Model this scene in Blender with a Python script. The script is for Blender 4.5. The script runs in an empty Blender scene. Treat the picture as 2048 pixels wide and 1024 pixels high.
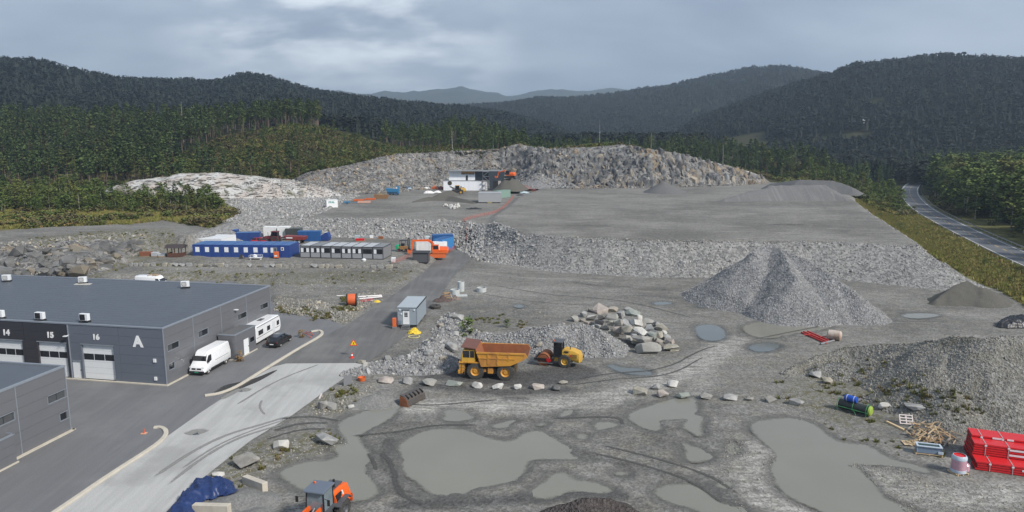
import bpy, bmesh, math, random
import numpy as np
from mathutils import Vector, Matrix, Euler

C = bpy.context.scene.collection
SC = bpy.context.scene
R = math.radians
random.seed(7)
RNG = np.random.default_rng(11)

# ------------------------------------------------------------------ camera, sky, sun, exposure
F, YH, CAM_H = 1450.0, 270.0, 28.3
TH = math.atan((512 - YH) / F)
cam = bpy.data.objects.new('camera', bpy.data.cameras.new('camera'))
C.objects.link(cam)
cam.location = (0, 0, CAM_H)
cam.rotation_euler = (math.pi / 2 - TH, 0, 0)
cam.data.sensor_width = 36
cam.data.lens = 36 * F / 2048
cam.data.clip_start = 0.5
cam.data.clip_end = 12000
SC.camera = cam
SC.render.resolution_x, SC.render.resolution_y = 1024, 512
SC.view_settings.view_transform = 'Standard'
SC.view_settings.look = 'None'
SC.view_settings.exposure = 0.58
SC.view_settings.gamma = 1.0
SC.view_settings.use_curve_mapping = False
SC.cycles.use_denoising = True
SC.cycles.max_bounces = 6
SC.cycles.diffuse_bounces = 3
SC.cycles.glossy_bounces = 3
SC.cycles.transmission_bounces = 3
SC.cycles.volume_bounces = 0
SC.cycles.transparent_max_bounces = 6

HAZE_D, SKY_S = .00019, .89
SUN_EL, SUN_AZ = R(40), R(128)      # azimuth clockwise from +Y
world = bpy.data.worlds.new('World')
SC.world = world
world.use_nodes = True
sun = bpy.data.objects.new('sun', bpy.data.lights.new('sun', 'SUN'))
C.objects.link(sun)
sun.data.energy = 3.2
sun.data.angle = R(8)
sun.data.color = (1.0, 0.94, 0.86)
sd = Vector((math.sin(SUN_AZ) * math.cos(SUN_EL), math.cos(SUN_AZ) * math.cos(SUN_EL), math.sin(SUN_EL)))
sun.rotation_euler = sd.to_track_quat('Z', 'Y').to_euler()
sun.location = (60, 0, 90)


class G:
    """tiny node-graph helper"""
    def __init__(s, tree):
        s.t = tree; s.n = tree.nodes; s.l = tree.links

    def node(s, typ, ins=None, **props):
        nd = s.n.new(typ)
        for k, v in props.items(): setattr(nd, k, v)
        for k, v in (ins or {}).items(): s.put(nd.inputs[k], v)
        return nd

    def put(s, sock, v):
        if isinstance(v, bpy.types.NodeSocket): s.l.new(v, sock)
        else:
            if sock.type == 'RGBA' and len(v) == 3: v = (*v, 1)
            sock.default_value = v

    def math(s, op, a, b=0.0, clamp=False):
        nd = s.n.new('ShaderNodeMath'); nd.operation = op; nd.use_clamp = clamp
        s.put(nd.inputs[0], a); s.put(nd.inputs[1], b); return nd.outputs[0]

    def mix(s, fac, a, b, blend='MIX'):
        nd = s.n.new('ShaderNodeMix'); nd.data_type = 'RGBA'; nd.blend_type = blend
        s.put(nd.inputs[0], fac); s.put(nd.inputs[6], a); s.put(nd.inputs[7], b); return nd.outputs[2]

    def noise(s, scale, detail=4, vec=None, rough=.55, out=0, dist=0):
        nd = s.n.new('ShaderNodeTexNoise')
        nd.inputs['Scale'].default_value = scale; nd.inputs['Detail'].default_value = detail
        nd.inputs['Roughness'].default_value = rough; nd.inputs['Distortion'].default_value = dist
        if vec is not None: s.l.new(vec, nd.inputs['Vector'])
        return nd.outputs[out]

    def voro(s, scale, vec=None, feature='F1', out=0, rand=1.0):
        nd = s.n.new('ShaderNodeTexVoronoi'); nd.feature = feature
        nd.inputs['Scale'].default_value = scale; nd.inputs['Randomness'].default_value = rand
        if vec is not None: s.l.new(vec, nd.inputs['Vector'])
        return nd.outputs[out]

    def step(s, v, lo, hi):
        nd = s.n.new('ShaderNodeMapRange'); nd.interpolation_type = 'SMOOTHSTEP'
        s.put(nd.inputs[0], v); nd.inputs[1].default_value = lo; nd.inputs[2].default_value = hi
        return nd.outputs[0]

    def rng(s, v, a, b, lo, hi):
        nd = s.n.new('ShaderNodeMapRange'); s.put(nd.inputs[0], v)
        nd.inputs[1].default_value = a; nd.inputs[2].default_value = b
        nd.inputs[3].default_value = lo; nd.inputs[4].default_value = hi
        return nd.outputs[0]

    def mapping(s, vec, scale=(1, 1, 1), rot=(0, 0, 0)):
        nd = s.n.new('ShaderNodeMapping'); s.l.new(vec, nd.inputs[0])
        nd.inputs['Scale'].default_value = scale; nd.inputs['Rotation'].default_value = rot
        return nd.outputs[0]

    def bump(s, h, strength=.3, dist=.1, normal=None):
        nd = s.n.new('ShaderNodeBump'); s.put(nd.inputs['Height'], h)
        nd.inputs['Strength'].default_value = strength; nd.inputs['Distance'].default_value = dist
        if normal is not None: s.l.new(normal, nd.inputs['Normal'])
        return nd.outputs[0]


def build_world():
    g = G(world.node_tree); g.n.clear()
    sky = g.node('ShaderNodeTexSky', sky_type='NISHITA', sun_disc=False, sun_elevation=SUN_EL, sun_rotation=SUN_AZ)
    b1 = g.node('ShaderNodeBackground', {'Color': sky.outputs[0], 'Strength': 0.07})
    tc = g.node('ShaderNodeTexCoord').outputs['Generated']
    sep = g.node('ShaderNodeSeparateXYZ', {0: tc})
    # project the direction on a cloud deck so that clouds shrink towards the horizon
    zz = g.math('ADD', g.math('MAXIMUM', sep.outputs[2], 0.0), 0.34)
    cx = g.math('DIVIDE', sep.outputs[0], zz); cy = g.math('DIVIDE', sep.outputs[1], zz)
    v = g.mapping(g.node('ShaderNodeCombineXYZ', {0: cx, 1: cy}).outputs[0], (.9, 1.3, 1))
    n1 = g.noise(1.3, 6, v, .5, dist=.3)
    n2 = g.noise(3.4, 6, v, .55, dist=.2)
    n3 = g.noise(3.0, 6, g.node('ShaderNodeVectorMath', {0: v, 1: (13.1, 4.2, 0)}).outputs[0], .5)
    base = g.mix(g.step(n1, .3, .72), (.225, .28, .375), (.45, .515, .605))
    base = g.mix(g.math('MULTIPLY', g.step(n2, .4, .75), .45), base, (.29, .34, .425))
    # brighter thin spots in the deck, in the valley direction
    d = g.node('ShaderNodeVectorMath', {0: tc, 1: Vector((-0.215, 0.97, 0.115)).normalized()}, operation='DOT_PRODUCT').outputs['Value']
    gap = g.math('MULTIPLY', g.step(d, .968, .997), g.step(g.math('ADD', n3, g.math('MULTIPLY', n2, .8)), .74, 1.08))
    base = g.mix(g.math('MULTIPLY', gap, .9), base, (.80, .86, .91))
    # dull mist near the horizon
    base = g.mix(g.math('MULTIPLY', g.step(sep.outputs[2], .13, .0), .35), base, (.41, .46, .54))
    # below the horizon: dark land
    b2 = g.node('ShaderNodeBackground', {'Color': base, 'Strength': SKY_S})
    mx = g.node('ShaderNodeMixShader', {0: .92, 1: b1.outputs[0], 2: b2.outputs[0]})
    g.node('ShaderNodeOutputWorld', {0: mx.outputs[0]})
build_world()


# ------------------------------------------------------------------ photograph geometry -> metres
def U(px, py, z=0.0):
    c, s = math.cos(TH), math.sin(TH)
    dx = (px - 1024) / F; dz = (512 - py) / F
    d = (dx, c + dz * s, -s + dz * c)
    t = (z - CAM_H) / d[2]
    return (t * d[0], t * d[1])

def poly(pts, z=0.0):
    return np.array([U(p[0], p[1], p[2] if len(p) > 2 else z) for p in pts])


# ------------------------------------------------------------------ numeric noise and distances
def _hash(ix, iy, seed):
    h = (ix.astype(np.int64) * 374761393 + iy.astype(np.int64) * 668265263 + seed * 974711) & 0x7fffffff
    h = ((h ^ (h >> 13)) * 1274126177) & 0x7fffffff
    return ((h ^ (h >> 16)) & 0xffff) / 65535.0

def vnoise(x, y, seed=0):
    ix = np.floor(x); iy = np.floor(y); fx = x - ix; fy = y - iy
    fx = fx * fx * (3 - 2 * fx); fy = fy * fy * (3 - 2 * fy)
    a = _hash(ix, iy, seed); b = _hash(ix + 1, iy, seed); c = _hash(ix, iy + 1, seed); d = _hash(ix + 1, iy + 1, seed)
    return (a * (1 - fx) + b * fx) * (1 - fy) + (c * (1 - fx) + d * fx) * fy

def fbm(x, y, s, o=4, seed=0):
    x = np.asarray(x, float) / s; y = np.asarray(y, float) / s
    r = np.zeros_like(x); a = .5; t = 0
    for i in range(o):
        r += a * vnoise(x, y, seed + i * 17); t += a; a *= .5; x = x * 2.03 + 5.1; y = y * 2.03 + 1.7
    return r / t * 2 - 1

def seg_d(X, Y, a, b):
    ex, ey = b[0] - a[0], b[1] - a[1]
    t = np.clip(((X - a[0]) * ex + (Y - a[1]) * ey) / (ex * ex + ey * ey + 1e-9), 0, 1)
    return np.hypot(X - a[0] - t * ex, Y - a[1] - t * ey), t

def line_d(X, Y, P):
    d = np.full(np.shape(X), 1e9)
    for a, b in zip(P[:-1], P[1:]): d = np.minimum(d, seg_d(X, Y, a, b)[0])
    return d

def sdf(X, Y, P):
    """signed distance, positive inside"""
    X = np.asarray(X, float); Y = np.asarray(Y, float)
    d = np.full(X.shape, 1e9); ins = np.zeros(X.shape, bool)
    n = len(P)
    for i in range(n):
        a, b = P[i], P[(i + 1) % n]
        d = np.minimum(d, seg_d(X, Y, a, b)[0])
        cond = ((a[1] > Y) != (b[1] > Y))
        with np.errstate(divide='ignore', invalid='ignore'):
            xi = (b[0] - a[0]) * (Y - a[1]) / (b[1] - a[1] + 1e-12) + a[0]
        ins ^= cond & (X < xi)
    return np.where(ins, d, -d)

def sst(v, lo, hi):
    t = np.clip((v - lo) / (hi - lo), 0, 1); return t * t * (3 - 2 * t)

def smooth_poly(P, it=2):
    P = np.asarray(P, float)
    for _ in range(it):
        Q = np.roll(P, -1, 0)
        P = np.stack([P * .75 + Q * .25, P * .25 + Q * .75], 1).reshape(-1, 2)
    return P

# ------------------------------------------------------------------ outlines of the site (photo pixels with the height they lie at)
ZT, ZP = 5.4, 6.5                     # upper terrace, gravel plateau
UPPER = np.vstack([poly([(-600, 505), (0, 487), (100, 480), (200, 467), (300, 465), (375, 473), (425, 456), (470, 440), (600, 437), (800, 439),
                         (925, 443), (985, 452)], ZT),
                   poly([(1040, 464), (1150, 474), (1300, 480), (1500, 481), (1700, 484), (1840, 490), (1800, 462), (1740, 425), (1706, 398), (1712, 380)], ZP),
                   [(172, 420), (150, 480), (160, 900), (-900, 900)]])
PLATEAU = poly([(985, 452), (1040, 464), (1150, 474), (1300, 480), (1500, 481), (1700, 484), (1840, 490), (1800, 462), (1740, 425),
                (1706, 398), (1690, 372), (1500, 362), (1100, 370), (1040, 392), (1020, 410), (990, 430)], ZP)
FIELD = poly([(548, 556), (548, 596), (600, 612), (690, 630), (735, 597), (800, 562), (852, 532), (875, 500), (860, 482), (300, 482), (100, 560)], .5)
TERR = poly([(230, 524), (420, 525), (620, 527), (795, 531), (826, 527), (900, 505), (925, 486), (880, 470), (420, 472), (330, 478), (260, 505)], 1.2)
FACE_BASE = poly([(560, 392), (620, 388), (700, 386), (800, 379), (870, 373), (960, 371), (1010, 372), (1060, 375), (1150, 379), (1300, 377), (1400, 374), (1500, 371), (1545, 366)], 6.0)
FACE_TOP = [(520, 366), (560, 362), (620, 346), (700, 332), (760, 316), (800, 309), (900, 304), (1000, 300), (1020, 292), (1038, 287), (1065, 296),
            (1100, 299), (1180, 295), (1240, 290), (1300, 299), (1350, 307), (1400, 319), (1450, 331), (1500, 345), (1540, 358), (1580, 372)]
HW_L = poly([(2400, 680), (2200, 598), (2048, 533), (1954, 492), (1894, 462), (1833, 426), (1812, 404), (1803, 389), (1803, 377), (1815, 365), (1845, 357.5), (1880, 353)], 0)
HW_R = poly([(2400, 640), (2200, 567), (2048, 507), (1984, 474), (1924, 447), (1863, 417), (1843, 402), (1836, 391), (1835, 381), (1842, 369), (1862, 361.5), (1890, 356.5)], 0)
HW_C = (HW_L + HW_R) / 2
HWS = HW_C[np.argsort(HW_C[:, 1])]

PUD = {
 'a': [(793, 890), (841, 862), (872, 857), (904, 856), (938, 860), (972, 873), (997, 881), (1026, 882), (1047, 865), (1072, 860), (1094, 865), (1119, 884), (1150, 895),
       (1141, 905), (1152, 914), (1193, 921), (1150, 919), (1100, 918), (1058, 920), (1052, 937), (1035, 963), (988, 969), (944, 984), (900, 994), (888, 997), (847, 980), (837, 963), (809, 950), (803, 929), (803, 908)],
 'b': [(676, 846), (694, 835), (719, 826), (735, 818), (779, 809), (797, 796), (806, 782), (822, 780), (818, 800), (800, 815), (788, 832), (760, 849), (716, 871), (724, 884), (735, 900), (747, 915), (730, 940),
       (744, 955), (760, 980), (751, 991), (727, 1004), (640, 995), (597, 977), (556, 950), (563, 939), (608, 922), (659, 921), (680, 909), (664, 898), (666, 888), (693, 888), (690, 876), (676, 862)],
 'c': [(885, 821), (904, 818), (935, 820), (936, 827), (951, 834), (935, 841), (901, 843), (883, 840), (890, 829)],
 'd': [(980, 852), (997, 843), (1029, 838), (1035, 843), (1019, 854), (997, 857)],
 'e': [(1072, 848), (1082, 845), (1091, 848), (1080, 853)],
 'f': [(1116, 831), (1129, 820), (1149, 817), (1146, 827), (1129, 834)],
 'g': [(1254, 829), (1274, 819), (1305, 809), (1343, 796), (1360, 797), (1391, 795), (1394, 810), (1395, 826), (1411, 838), (1399, 852), (1407, 870), (1395, 873), (1383, 864), (1360, 853), (1375, 840), (1351, 838),
       (1323, 840), (1325, 852), (1316, 864), (1290, 857), (1260, 843)],
 'h': [(1494, 848), (1530, 838), (1589, 834), (1633, 848), (1666, 879), (1700, 887), (1736, 887), (1777, 917), (1844, 931), (1869, 948), (1835, 944), (1791, 931), (1725, 930), (1711, 930), (1730, 948), (1755, 970), (1766, 995),
       (1805, 1009), (1833, 1024), (1840, 1060), (1690, 1060), (1652, 1024), (1591, 1001), (1555, 976), (1536, 934), (1553, 906), (1519, 879)],
 'i': [(1301, 984), (1325, 969), (1369, 966), (1398, 972), (1427, 990), (1445, 1005), (1500, 1013), (1520, 1060), (1440, 1060), (1398, 1019), (1340, 1007)],
 'j': [(1090, 961), (1105, 946), (1131, 944), (1152, 961), (1181, 961), (1216, 972), (1225, 980), (1211, 987), (1158, 985), (1140, 981), (1117, 993), (1076, 999), (1052, 984), (1076, 969)],
 'k': [(1385, 654), (1406, 648), (1437, 649), (1457, 662), (1452, 677), (1425, 683), (1400, 678)],
 'l': [(1480, 655), (1500, 645), (1540, 640), (1620, 644), (1668, 650), (1650, 659), (1590, 668), (1540, 678), (1500, 672)],
 'm': [(1490, 692), (1530, 684), (1566, 690), (1548, 702), (1510, 704)],
 'n': [(1208, 730), (1229, 728), (1244, 735), (1279, 735), (1310, 746), (1302, 752), (1267, 749), (1241, 745)],
 'o': [(1150, 870), (1163, 866), (1176, 871), (1172, 878), (1155, 877)],
 'p': [(1186, 848), (1200, 842), (1232, 845), (1238, 852), (1214, 857), (1196, 862), (1190, 856)],
 'q': [(1226, 946), (1243, 941), (1256, 947), (1240, 952)],
 'r': [(1362, 882), (1380, 890), (1400, 896), (1425, 905), (1440, 915), (1415, 921), (1385, 925), (1368, 916), (1372, 900)],
 's': [(1448, 888), (1470, 884), (1482, 900), (1470, 912), (1450, 905)],
 't': [(1428, 968), (1445, 958), (1464, 962), (1468, 974), (1448, 979)],
 'u': [(1022, 612), (1036, 607), (1052, 611), (1040, 617)],
 'v': [(1390, 613), (1405, 610), (1418, 613), (1404, 616)],
 'x': [(1800, 629), (1835, 625), (1890, 629), (1850, 637), (1812, 636)],
 'y': [(1298, 606), (1330, 602), (1352, 606), (1322, 611)],
}
PUDW = {k: smooth_poly(poly(v, 0), 2) for k, v in PUD.items()}

BASE_H = {}
def ridge(u, r, D, r0, tab, tree=11, cosf=1.0):
    t = np.array(tab, float)
    y = np.interp(u, t[:, 0], t[:, 1])
    ztop = CAM_H + (270 - y) * D * cosf / F * .99 - tree
    s = sst(r, r0, D)
    s = s * (1 - .45 * sst(r, D, D * 1.5))
    return np.maximum(ztop, 0) * s
RIDGES = [(1100, 430, [(-900, 110), (-200, 132), (0, 134), (60, 138), (110, 142), (150, 156), (250, 167), (350, 169), (430, 171), (500, 160), (560, 170), (620, 185), (700, 191), (800, 203), (900, 213), (1000, 225), (1100, 250), (1200, 290)], 11),
          (1150, 600, [(1180, 320), (1300, 275), (1350, 262), (1400, 236), (1500, 203), (1600, 174), (1660, 153), (1700, 133), (1800, 124), (1900, 117), (2048, 118), (2500, 95), (3200, 90)], 11),
          (1900, 1000, [(500, 260), (800, 225), (930, 213), (1000, 208), (1080, 198), (1150, 195), (1250, 188), (1350, 173), (1450, 157), (1550, 140), (1620, 146), (1660, 153), (1800, 190), (2100, 230)], 11),
          (5200, 2900, [(-800, 200), (400, 196), (620, 184), (750, 193), (850, 188), (930, 181), (1000, 192), (1016, 197), (1060, 189), (1110, 186), (1200, 186), (1300, 184), (1500, 180), (2300, 180)], 0)]

def ucol(X, Y): return 1024 + F * X / np.maximum(Y * .99, 5)

CL_BASE = poly([(-700, 575), (-200, 562), (0, 557), (150, 556), (210, 545), (258, 524), (300, 505), (372, 500), (425, 472)], .8)
CLIFF = np.vstack([UPPER[:7], CL_BASE[::-1]])
def slope_w(X): return 9.0 - 2.0 * sst(X, -12, 2) + 6.0 * sst(X, 60, 84)
def cliff_t(X, Y, up):
    """0 at the foot of the rock cut, 1 at its top"""
    ins = sdf(X, Y, CLIFF) > 0
    db = line_d(X, Y, CL_BASE); dt = line_d(X, Y, UPPER[:7])
    return np.where(up > 0, 1.0, np.where(ins, db / (db + dt + 1e-6), 0.0))

def hgt(X, Y, detail=True):
    X = np.asarray(X, float); Y = np.asarray(Y, float)
    r = np.hypot(X, Y); u = ucol(X, Y)
    # --- lower level: yard, road, field, cabin terrace
    h = .35 * sst(Y, 95, 150) * sst(-X, -8, 6)
    w = fbm(X, Y, 9, 3, 3) * .8
    f = sdf(X, Y, FIELD) + w * .5
    h = h + .6 * sst(f, -1.4, 1.0)
    t = sdf(X, Y, TERR)
    h = h + .65 * sst(t, -.3, .3) * (X < 0)
    # --- upper level
    up = sdf(X, Y, UPPER)
    steep = sst(-X, 60, 75) * sst(-Y, -172, -160)              # cliff on the left
    wid = slope_w(X)
    up2 = up + w * 1.1 + fbm(X, Y, 3.2, 2, 14) * .35
    k = np.clip(1 + (up2 + fbm(X, Y, 5, 3, 15) * .5) / wid, 0, 1)
    k = .75 * k + .25 * sst(k, 0, 1)
    ct = cliff_t(X, Y, up)
    kc = np.interp(ct + fbm(X, Y, 6, 4, 9) * .16 * (ct > 0) * (ct < 1), [0, .08, .22, .30, .42, .52, .75, 1], [0, .30, .42, .66, .72, .88, .94, 1.0])
    k = k * (1 - steep) + kc * steep
    lev = ZT + (ZP - ZT) * sst(sdf(X, Y, PLATEAU), -2.5, 1.0)
    h = h * (1 - k) + lev * k
    # --- land beyond the site
    d1 = np.maximum(up - 60, 0)
    land = 26 * sst(Y, 300, 470) * sst(-X, 40, 130) + 20 * sst(r, 330, 620) * sst(X + 25, -10, 60) * .6
    land += 10.5 * np.exp(-(np.abs(X + 86) / 84) ** 3 - ((Y - 385) / 62) ** 2) * (1 + .22 * fbm(X, Y, 26, 3, 66))
    land += 20 * np.exp(-((X + 32) / 36) ** 2 - ((Y - 480) / 60) ** 2)
    land += 9 * sst(u, 1500, 1650) * sst(r, 420, 640)
    # right of the highway
    hr = line_d(X, Y, HW_C)
    front = np.interp(u, ucol(FACE_BASE[:, 0], FACE_BASE[:, 1]), FACE_BASE[:, 1])
    land = land * np.where((u > 500) & (u < 1600), sst(Y - front, 10, 62) * sst(u, 500, 560) + 1 - sst(u, 500, 560), 1)
    h = h + k * land
    h = h + (1 - sst(up, -60, -20)) * np.clip((hr - 9) * .07, 0, 10) * (X > 60) * sst(X - np.interp(Y, HWS[:, 1], HWS[:, 0]), 0, 6)
    # --- bare pale rock dome
    qx = (X + 116) / np.where(X + 116 > 0, 52, 42); qy = (Y - 276) / 14.0
    q = qx * qx + qy * qy
    dome = np.maximum(1 - q, 0) ** .75 * 8.0
    h = h + dome * (1 + .12 * fbm(X, Y, 6, 3, 21)) + (dome > .3) * (.7 * np.floor(2 * fbm(X, Y * 1.6, 8, 3, 5)) * .3)
    # --- quarry face behind the plateau
    m = (u > 510) & (u < 1590) & (Y > 230)
    if m.any():
        xs, ys, us = X[m], Y[m], u[m]
        yb = np.interp(us, ucol(FACE_BASE[:, 0], FACE_BASE[:, 1]), FACE_BASE[:, 1])
        scoop = 4 * np.exp(-((us - 1040) / 30) ** 2) + 8 * np.exp(-((us - 1175) / 55) ** 2)
        d = ys - yb - scoop + fbm(xs, ys, 11, 4, 31) * 3.0
        tt = np.array(FACE_TOP, float)
        yt = np.interp(us, tt[:, 0], tt[:, 1])
        wdt = np.interp(us, [560, 900, 1250, 1300, 1480], [26, 24, 22, 11, 9])
        zt = CAM_H - (yt - 270) / F * (yb + wdt) * .99
        st = d / wdt
        prof = np.clip(st, 0, 1)
        ben = prof + .10 * np.sin(prof * 9 + fbm(xs, ys, 8, 3, 8) * 5) * (prof > .02) * (prof < .98)
        prof = np.clip(.5 * prof + .5 * ben, 0, 1) ** np.interp(us, [1000, 1300], [1.0, .75])
        z = (zt - lev[m]) * prof + .5 * fbm(xs, ys, 3, 3, 77) * (prof > .05)
        back = np.interp(us, [500, 800, 1050, 1300, 1560], [.25, .2, .55, .75, 1.0])
        z = z * (1 - back * sst(d, wdt + 8, wdt + 60))
        edge = sst(us, 510, 620) * (1 - sst(us, 1520, 1585))
        h[m] = np.maximum(h[m], lev[m] + z * edge)
    # --- far hills
    rel = np.zeros_like(X)
    for D, r0, tab, tr in RIDGES:
        rel = np.maximum(rel, ridge(u, r, D, r0, tab, tr, np.clip(Y / np.maximum(r, 1), .3, 1)))
    rough = fbm(X, Y, 170, 5, 41)
    rel = rel * (1 + .10 * rough) + sst(rel, 5, 60) * rough * 4
    near = h * (1 - .6 * sst(r, 600, 1200))
    h = np.where(r > 420, np.maximum(near, rel), h)
    # --- flatten under the highway
    kk = 1 - sst(hr, 5.2, 12)
    h = h * (1 - kk * (X > 60))
    if detail:
        amp = .05 + .10 * sst(up, -9, -1) * (1 - sst(up, 0, 3))
        h = h + fbm(X, Y, 2.4, 4, 51) * amp * (1 - .8 * kk) + fbm(X, Y, 14, 3, 61) * .10 * sst(up, 0, 6)
        rocky = steep * (ct > 0) * (ct < .9)
        h = h + rocky * ((1 - np.abs(fbm(X, Y, 3.0, 4, 71))) ** 2 - .5) * 1.3
    return h

def h1(x, y): return float(hgt(np.array([x]), np.array([y]))[0])

# ------------------------------------------------------------------ mesh building
class MB:
    def __init__(s): s.v = []; s.f = []
    def add(s, vs, fs):
        n = len(s.v); s.v += [tuple(v) for v in vs]; s.f += [tuple(i + n for i in f) for f in fs]; return s
    def bx(s, x0, x1, y0, y1, z0, z1):
        return s.add([(x0, y0, z0), (x1, y0, z0), (x1, y1, z0), (x0, y1, z0), (x0, y0, z1), (x1, y0, z1), (x1, y1, z1), (x0, y1, z1)],
                     [(0, 3, 2, 1), (4, 5, 6, 7), (0, 1, 5, 4), (1, 2, 6, 5), (2, 3, 7, 6), (3, 0, 4, 7)])
    def cb(s, cx, cy, cz, sx, sy, sz): return s.bx(cx - sx / 2, cx + sx / 2, cy - sy / 2, cy + sy / 2, cz - sz / 2, cz + sz / 2)
    def ob(s, c, size, rot=(0, 0, 0)):
        m = Euler(rot).to_matrix(); c = Vector(c); n = len(s.v)
        s.cb(0, 0, 0, *size)
        for i in range(n, len(s.v)): s.v[i] = tuple(m @ Vector(s.v[i]) + c)
        return s
    def prism(s, pts, ax, lo, hi):
        """polygon of 2-D points pushed along axis ax: 'y' takes (x,z), 'x' takes (y,z), 'z' takes (x,y)"""
        n = len(pts)
        mk = {'y': lambda a, b, t: (a, t, b), 'x': lambda a, b, t: (t, a, b), 'z': lambda a, b, t: (a, b, t)}[ax]
        vs = [mk(a, b, lo) for a, b in pts] + [mk(a, b, hi) for a, b in pts]
        fs = [tuple(range(n)), tuple(range(2 * n - 1, n - 1, -1))] + [(i, i + n, (i + 1) % n + n, (i + 1) % n) for i in range(n)]
        return s.add(vs, fs)
    def cyl(s, p0, p1, r0, r1=None, n=14, cap=True):
        r1 = r0 if r1 is None else r1
        p0, p1 = Vector(p0), Vector(p1); q = (p1 - p0).to_track_quat('Z', 'Y').to_matrix()
        vs = [p0 + q @ Vector((r0 * math.cos(a), r0 * math.sin(a), 0)) for a in [2 * math.pi * i / n for i in range(n)]]
        vs += [p1 + q @ Vector((r1 * math.cos(a), r1 * math.sin(a), 0)) for a in [2 * math.pi * i / n for i in range(n)]]
        fs = [(i, (i + 1) % n, (i + 1) % n + n, i + n) for i in range(n)]
        if cap: fs += [tuple(range(n - 1, -1, -1)), tuple(range(n, 2 * n))]
        return s.add(vs, fs)
    def tube(s, pts, r, n=6):
        for a, b in zip(pts[:-1], pts[1:]): s.cyl(a, b, r, r, n)
        return s
    def lathe(s, prof, c, axis, n=20):
        """profile of (radius, distance along axis) round c"""
        q = Vector(axis).to_track_quat('Z', 'Y').to_matrix(); c = Vector(c); k = len(prof); vs = []
        for i in range(n):
            a = 2 * math.pi * i / n
            for r, t in prof: vs.append(c + q @ Vector((r * math.cos(a), r * math.sin(a), t)))
        fs = [(i * k + j, ((i + 1) % n) * k + j, ((i + 1) % n) * k + j + 1, i * k + j + 1) for i in range(n) for j in range(k - 1)]
        return s.add(vs, fs)
    def mesh(s, name, smooth=False):
        me = bpy.data.meshes.new(name); me.from_pydata(s.v, [], s.f); me.update()
        b = bmesh.new(); b.from_mesh(me); bmesh.ops.recalc_face_normals(b, faces=b.faces); b.to_mesh(me); b.free()
        if smooth:
            me.polygons.foreach_set('use_smooth', [True] * len(me.polygons))
            try: me.set_sharp_from_angle(angle=R(35))
            except Exception: pass
        return me
    def build(s, name, m, parent=None, smooth=False, bevel=0):
        o = bpy.data.objects.new(name, s.mesh(name, smooth)); C.objects.link(o)
        o.data.materials.append(m)
        if parent is not None: o.parent = parent
        if bevel:
            bv = o.modifiers.new('bevel', 'BEVEL'); bv.width = bevel; bv.segments = 2; bv.limit_method = 'ANGLE'; bv.angle_limit = R(40)
        return o

def tag(o, label=None, cat=None, group=None, kind=None):
    for k, v in (('label', label), ('category', cat), ('group', group), ('kind', kind)):
        if v: o[k] = v
    return o

def thing(name, label, cat, loc, rz=0, group=None):
    o = bpy.data.objects.new(name, None); C.objects.link(o)
    o.empty_display_size = .3
    o.location = loc; o.rotation_euler = (0, 0, rz)
    return tag(o, label, cat, group)

def copy_thing(o, loc, rz=0, label=None, scale=None, rot=None):
    def cp(a, par):
        c = a.copy(); C.objects.link(c)
        if par is not None: c.parent = par
        for ch in KIDS.get(a.name, ()): cp(ch, c)
        return c
    KIDS = {}
    for ch in o.children_recursive: KIDS.setdefault(ch.parent.name, []).append(ch)
    c = cp(o, None); c.location = loc; c.rotation_euler = rot or (0, 0, rz)
    if label: c['label'] = label
    if scale is not None: c.scale = scale if isinstance(scale, tuple) else (scale,) * 3
    return c

def at(px, py, z=None):
    """ground point under a pixel (marched on the terrain)"""
    zz = 0.0 if z is None else z
    if z is None:
        for _ in range(14):
            p = U(px, py, zz); zz = .5 * zz + .5 * h1(*p)
    p = U(px, py, zz)
    return Vector((p[0], p[1], h1(*p) if z is None else z))

# ------------------------------------------------------------------ materials
_MATS = {}
def new_mat(name):
    m = bpy.data.materials.new(name); m.use_nodes = True
    g = G(m.node_tree); b = g.n['Principled BSDF']
    return m, g, b

def mat(name, col, rough=.6, metal=0.0, var=.18, scale=2.5, dirt=0.0, dirtcol=(.12, .09, .06), rand=0.0, bump=0.0, spec=.5, coat=0.0, stretch=(1, 1, 1)):
    if name in _MATS: return _MATS[name]
    m, g, b = new_mat(name)
    tc = g.node('ShaderNodeTexCoord').outputs['Object']
    v = g.mapping(tc, stretch)
    n = g.noise(scale, 5, v, .6)
    c = g.mix(n, tuple(x * (1 - var) for x in col), tuple(min(1, x * (1 + var)) for x in col))
    if rand:
        r = g.node('ShaderNodeObjectInfo').outputs['Random']
        c = g.mix(1.0, c, g.node('ShaderNodeCombineColor', {0: g.rng(r, 0, 1, 1 - rand, 1 + rand), 1: g.rng(r, 0, 1, 1 - rand, 1 + rand), 2: g.rng(r, 0, 1, 1 - rand * .8, 1 + rand * .8)}).outputs[0], 'MULTIPLY')
    if dirt:
        n2 = g.noise(scale * .8, 7, g.mapping(tc, (1, 1, .55)), .7)
        c = g.mix(g.math('MULTIPLY', g.step(n2, .42, .72), dirt), c, dirtcol)
    g.put(b.inputs['Base Color'], c)
    g.put(b.inputs['Roughness'], g.rng(n, 0, 1, rough * .85, min(1, rough * 1.15)))
    b.inputs['Metallic'].default_value = metal
    b.inputs['Specular IOR Level'].default_value = spec
    b.inputs['Coat Weight'].default_value = coat
    if bump: g.put(b.inputs['Normal'], g.bump(g.noise(scale * 4, 5, v), bump, .05))
    _MATS[name] = m
    return m

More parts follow.
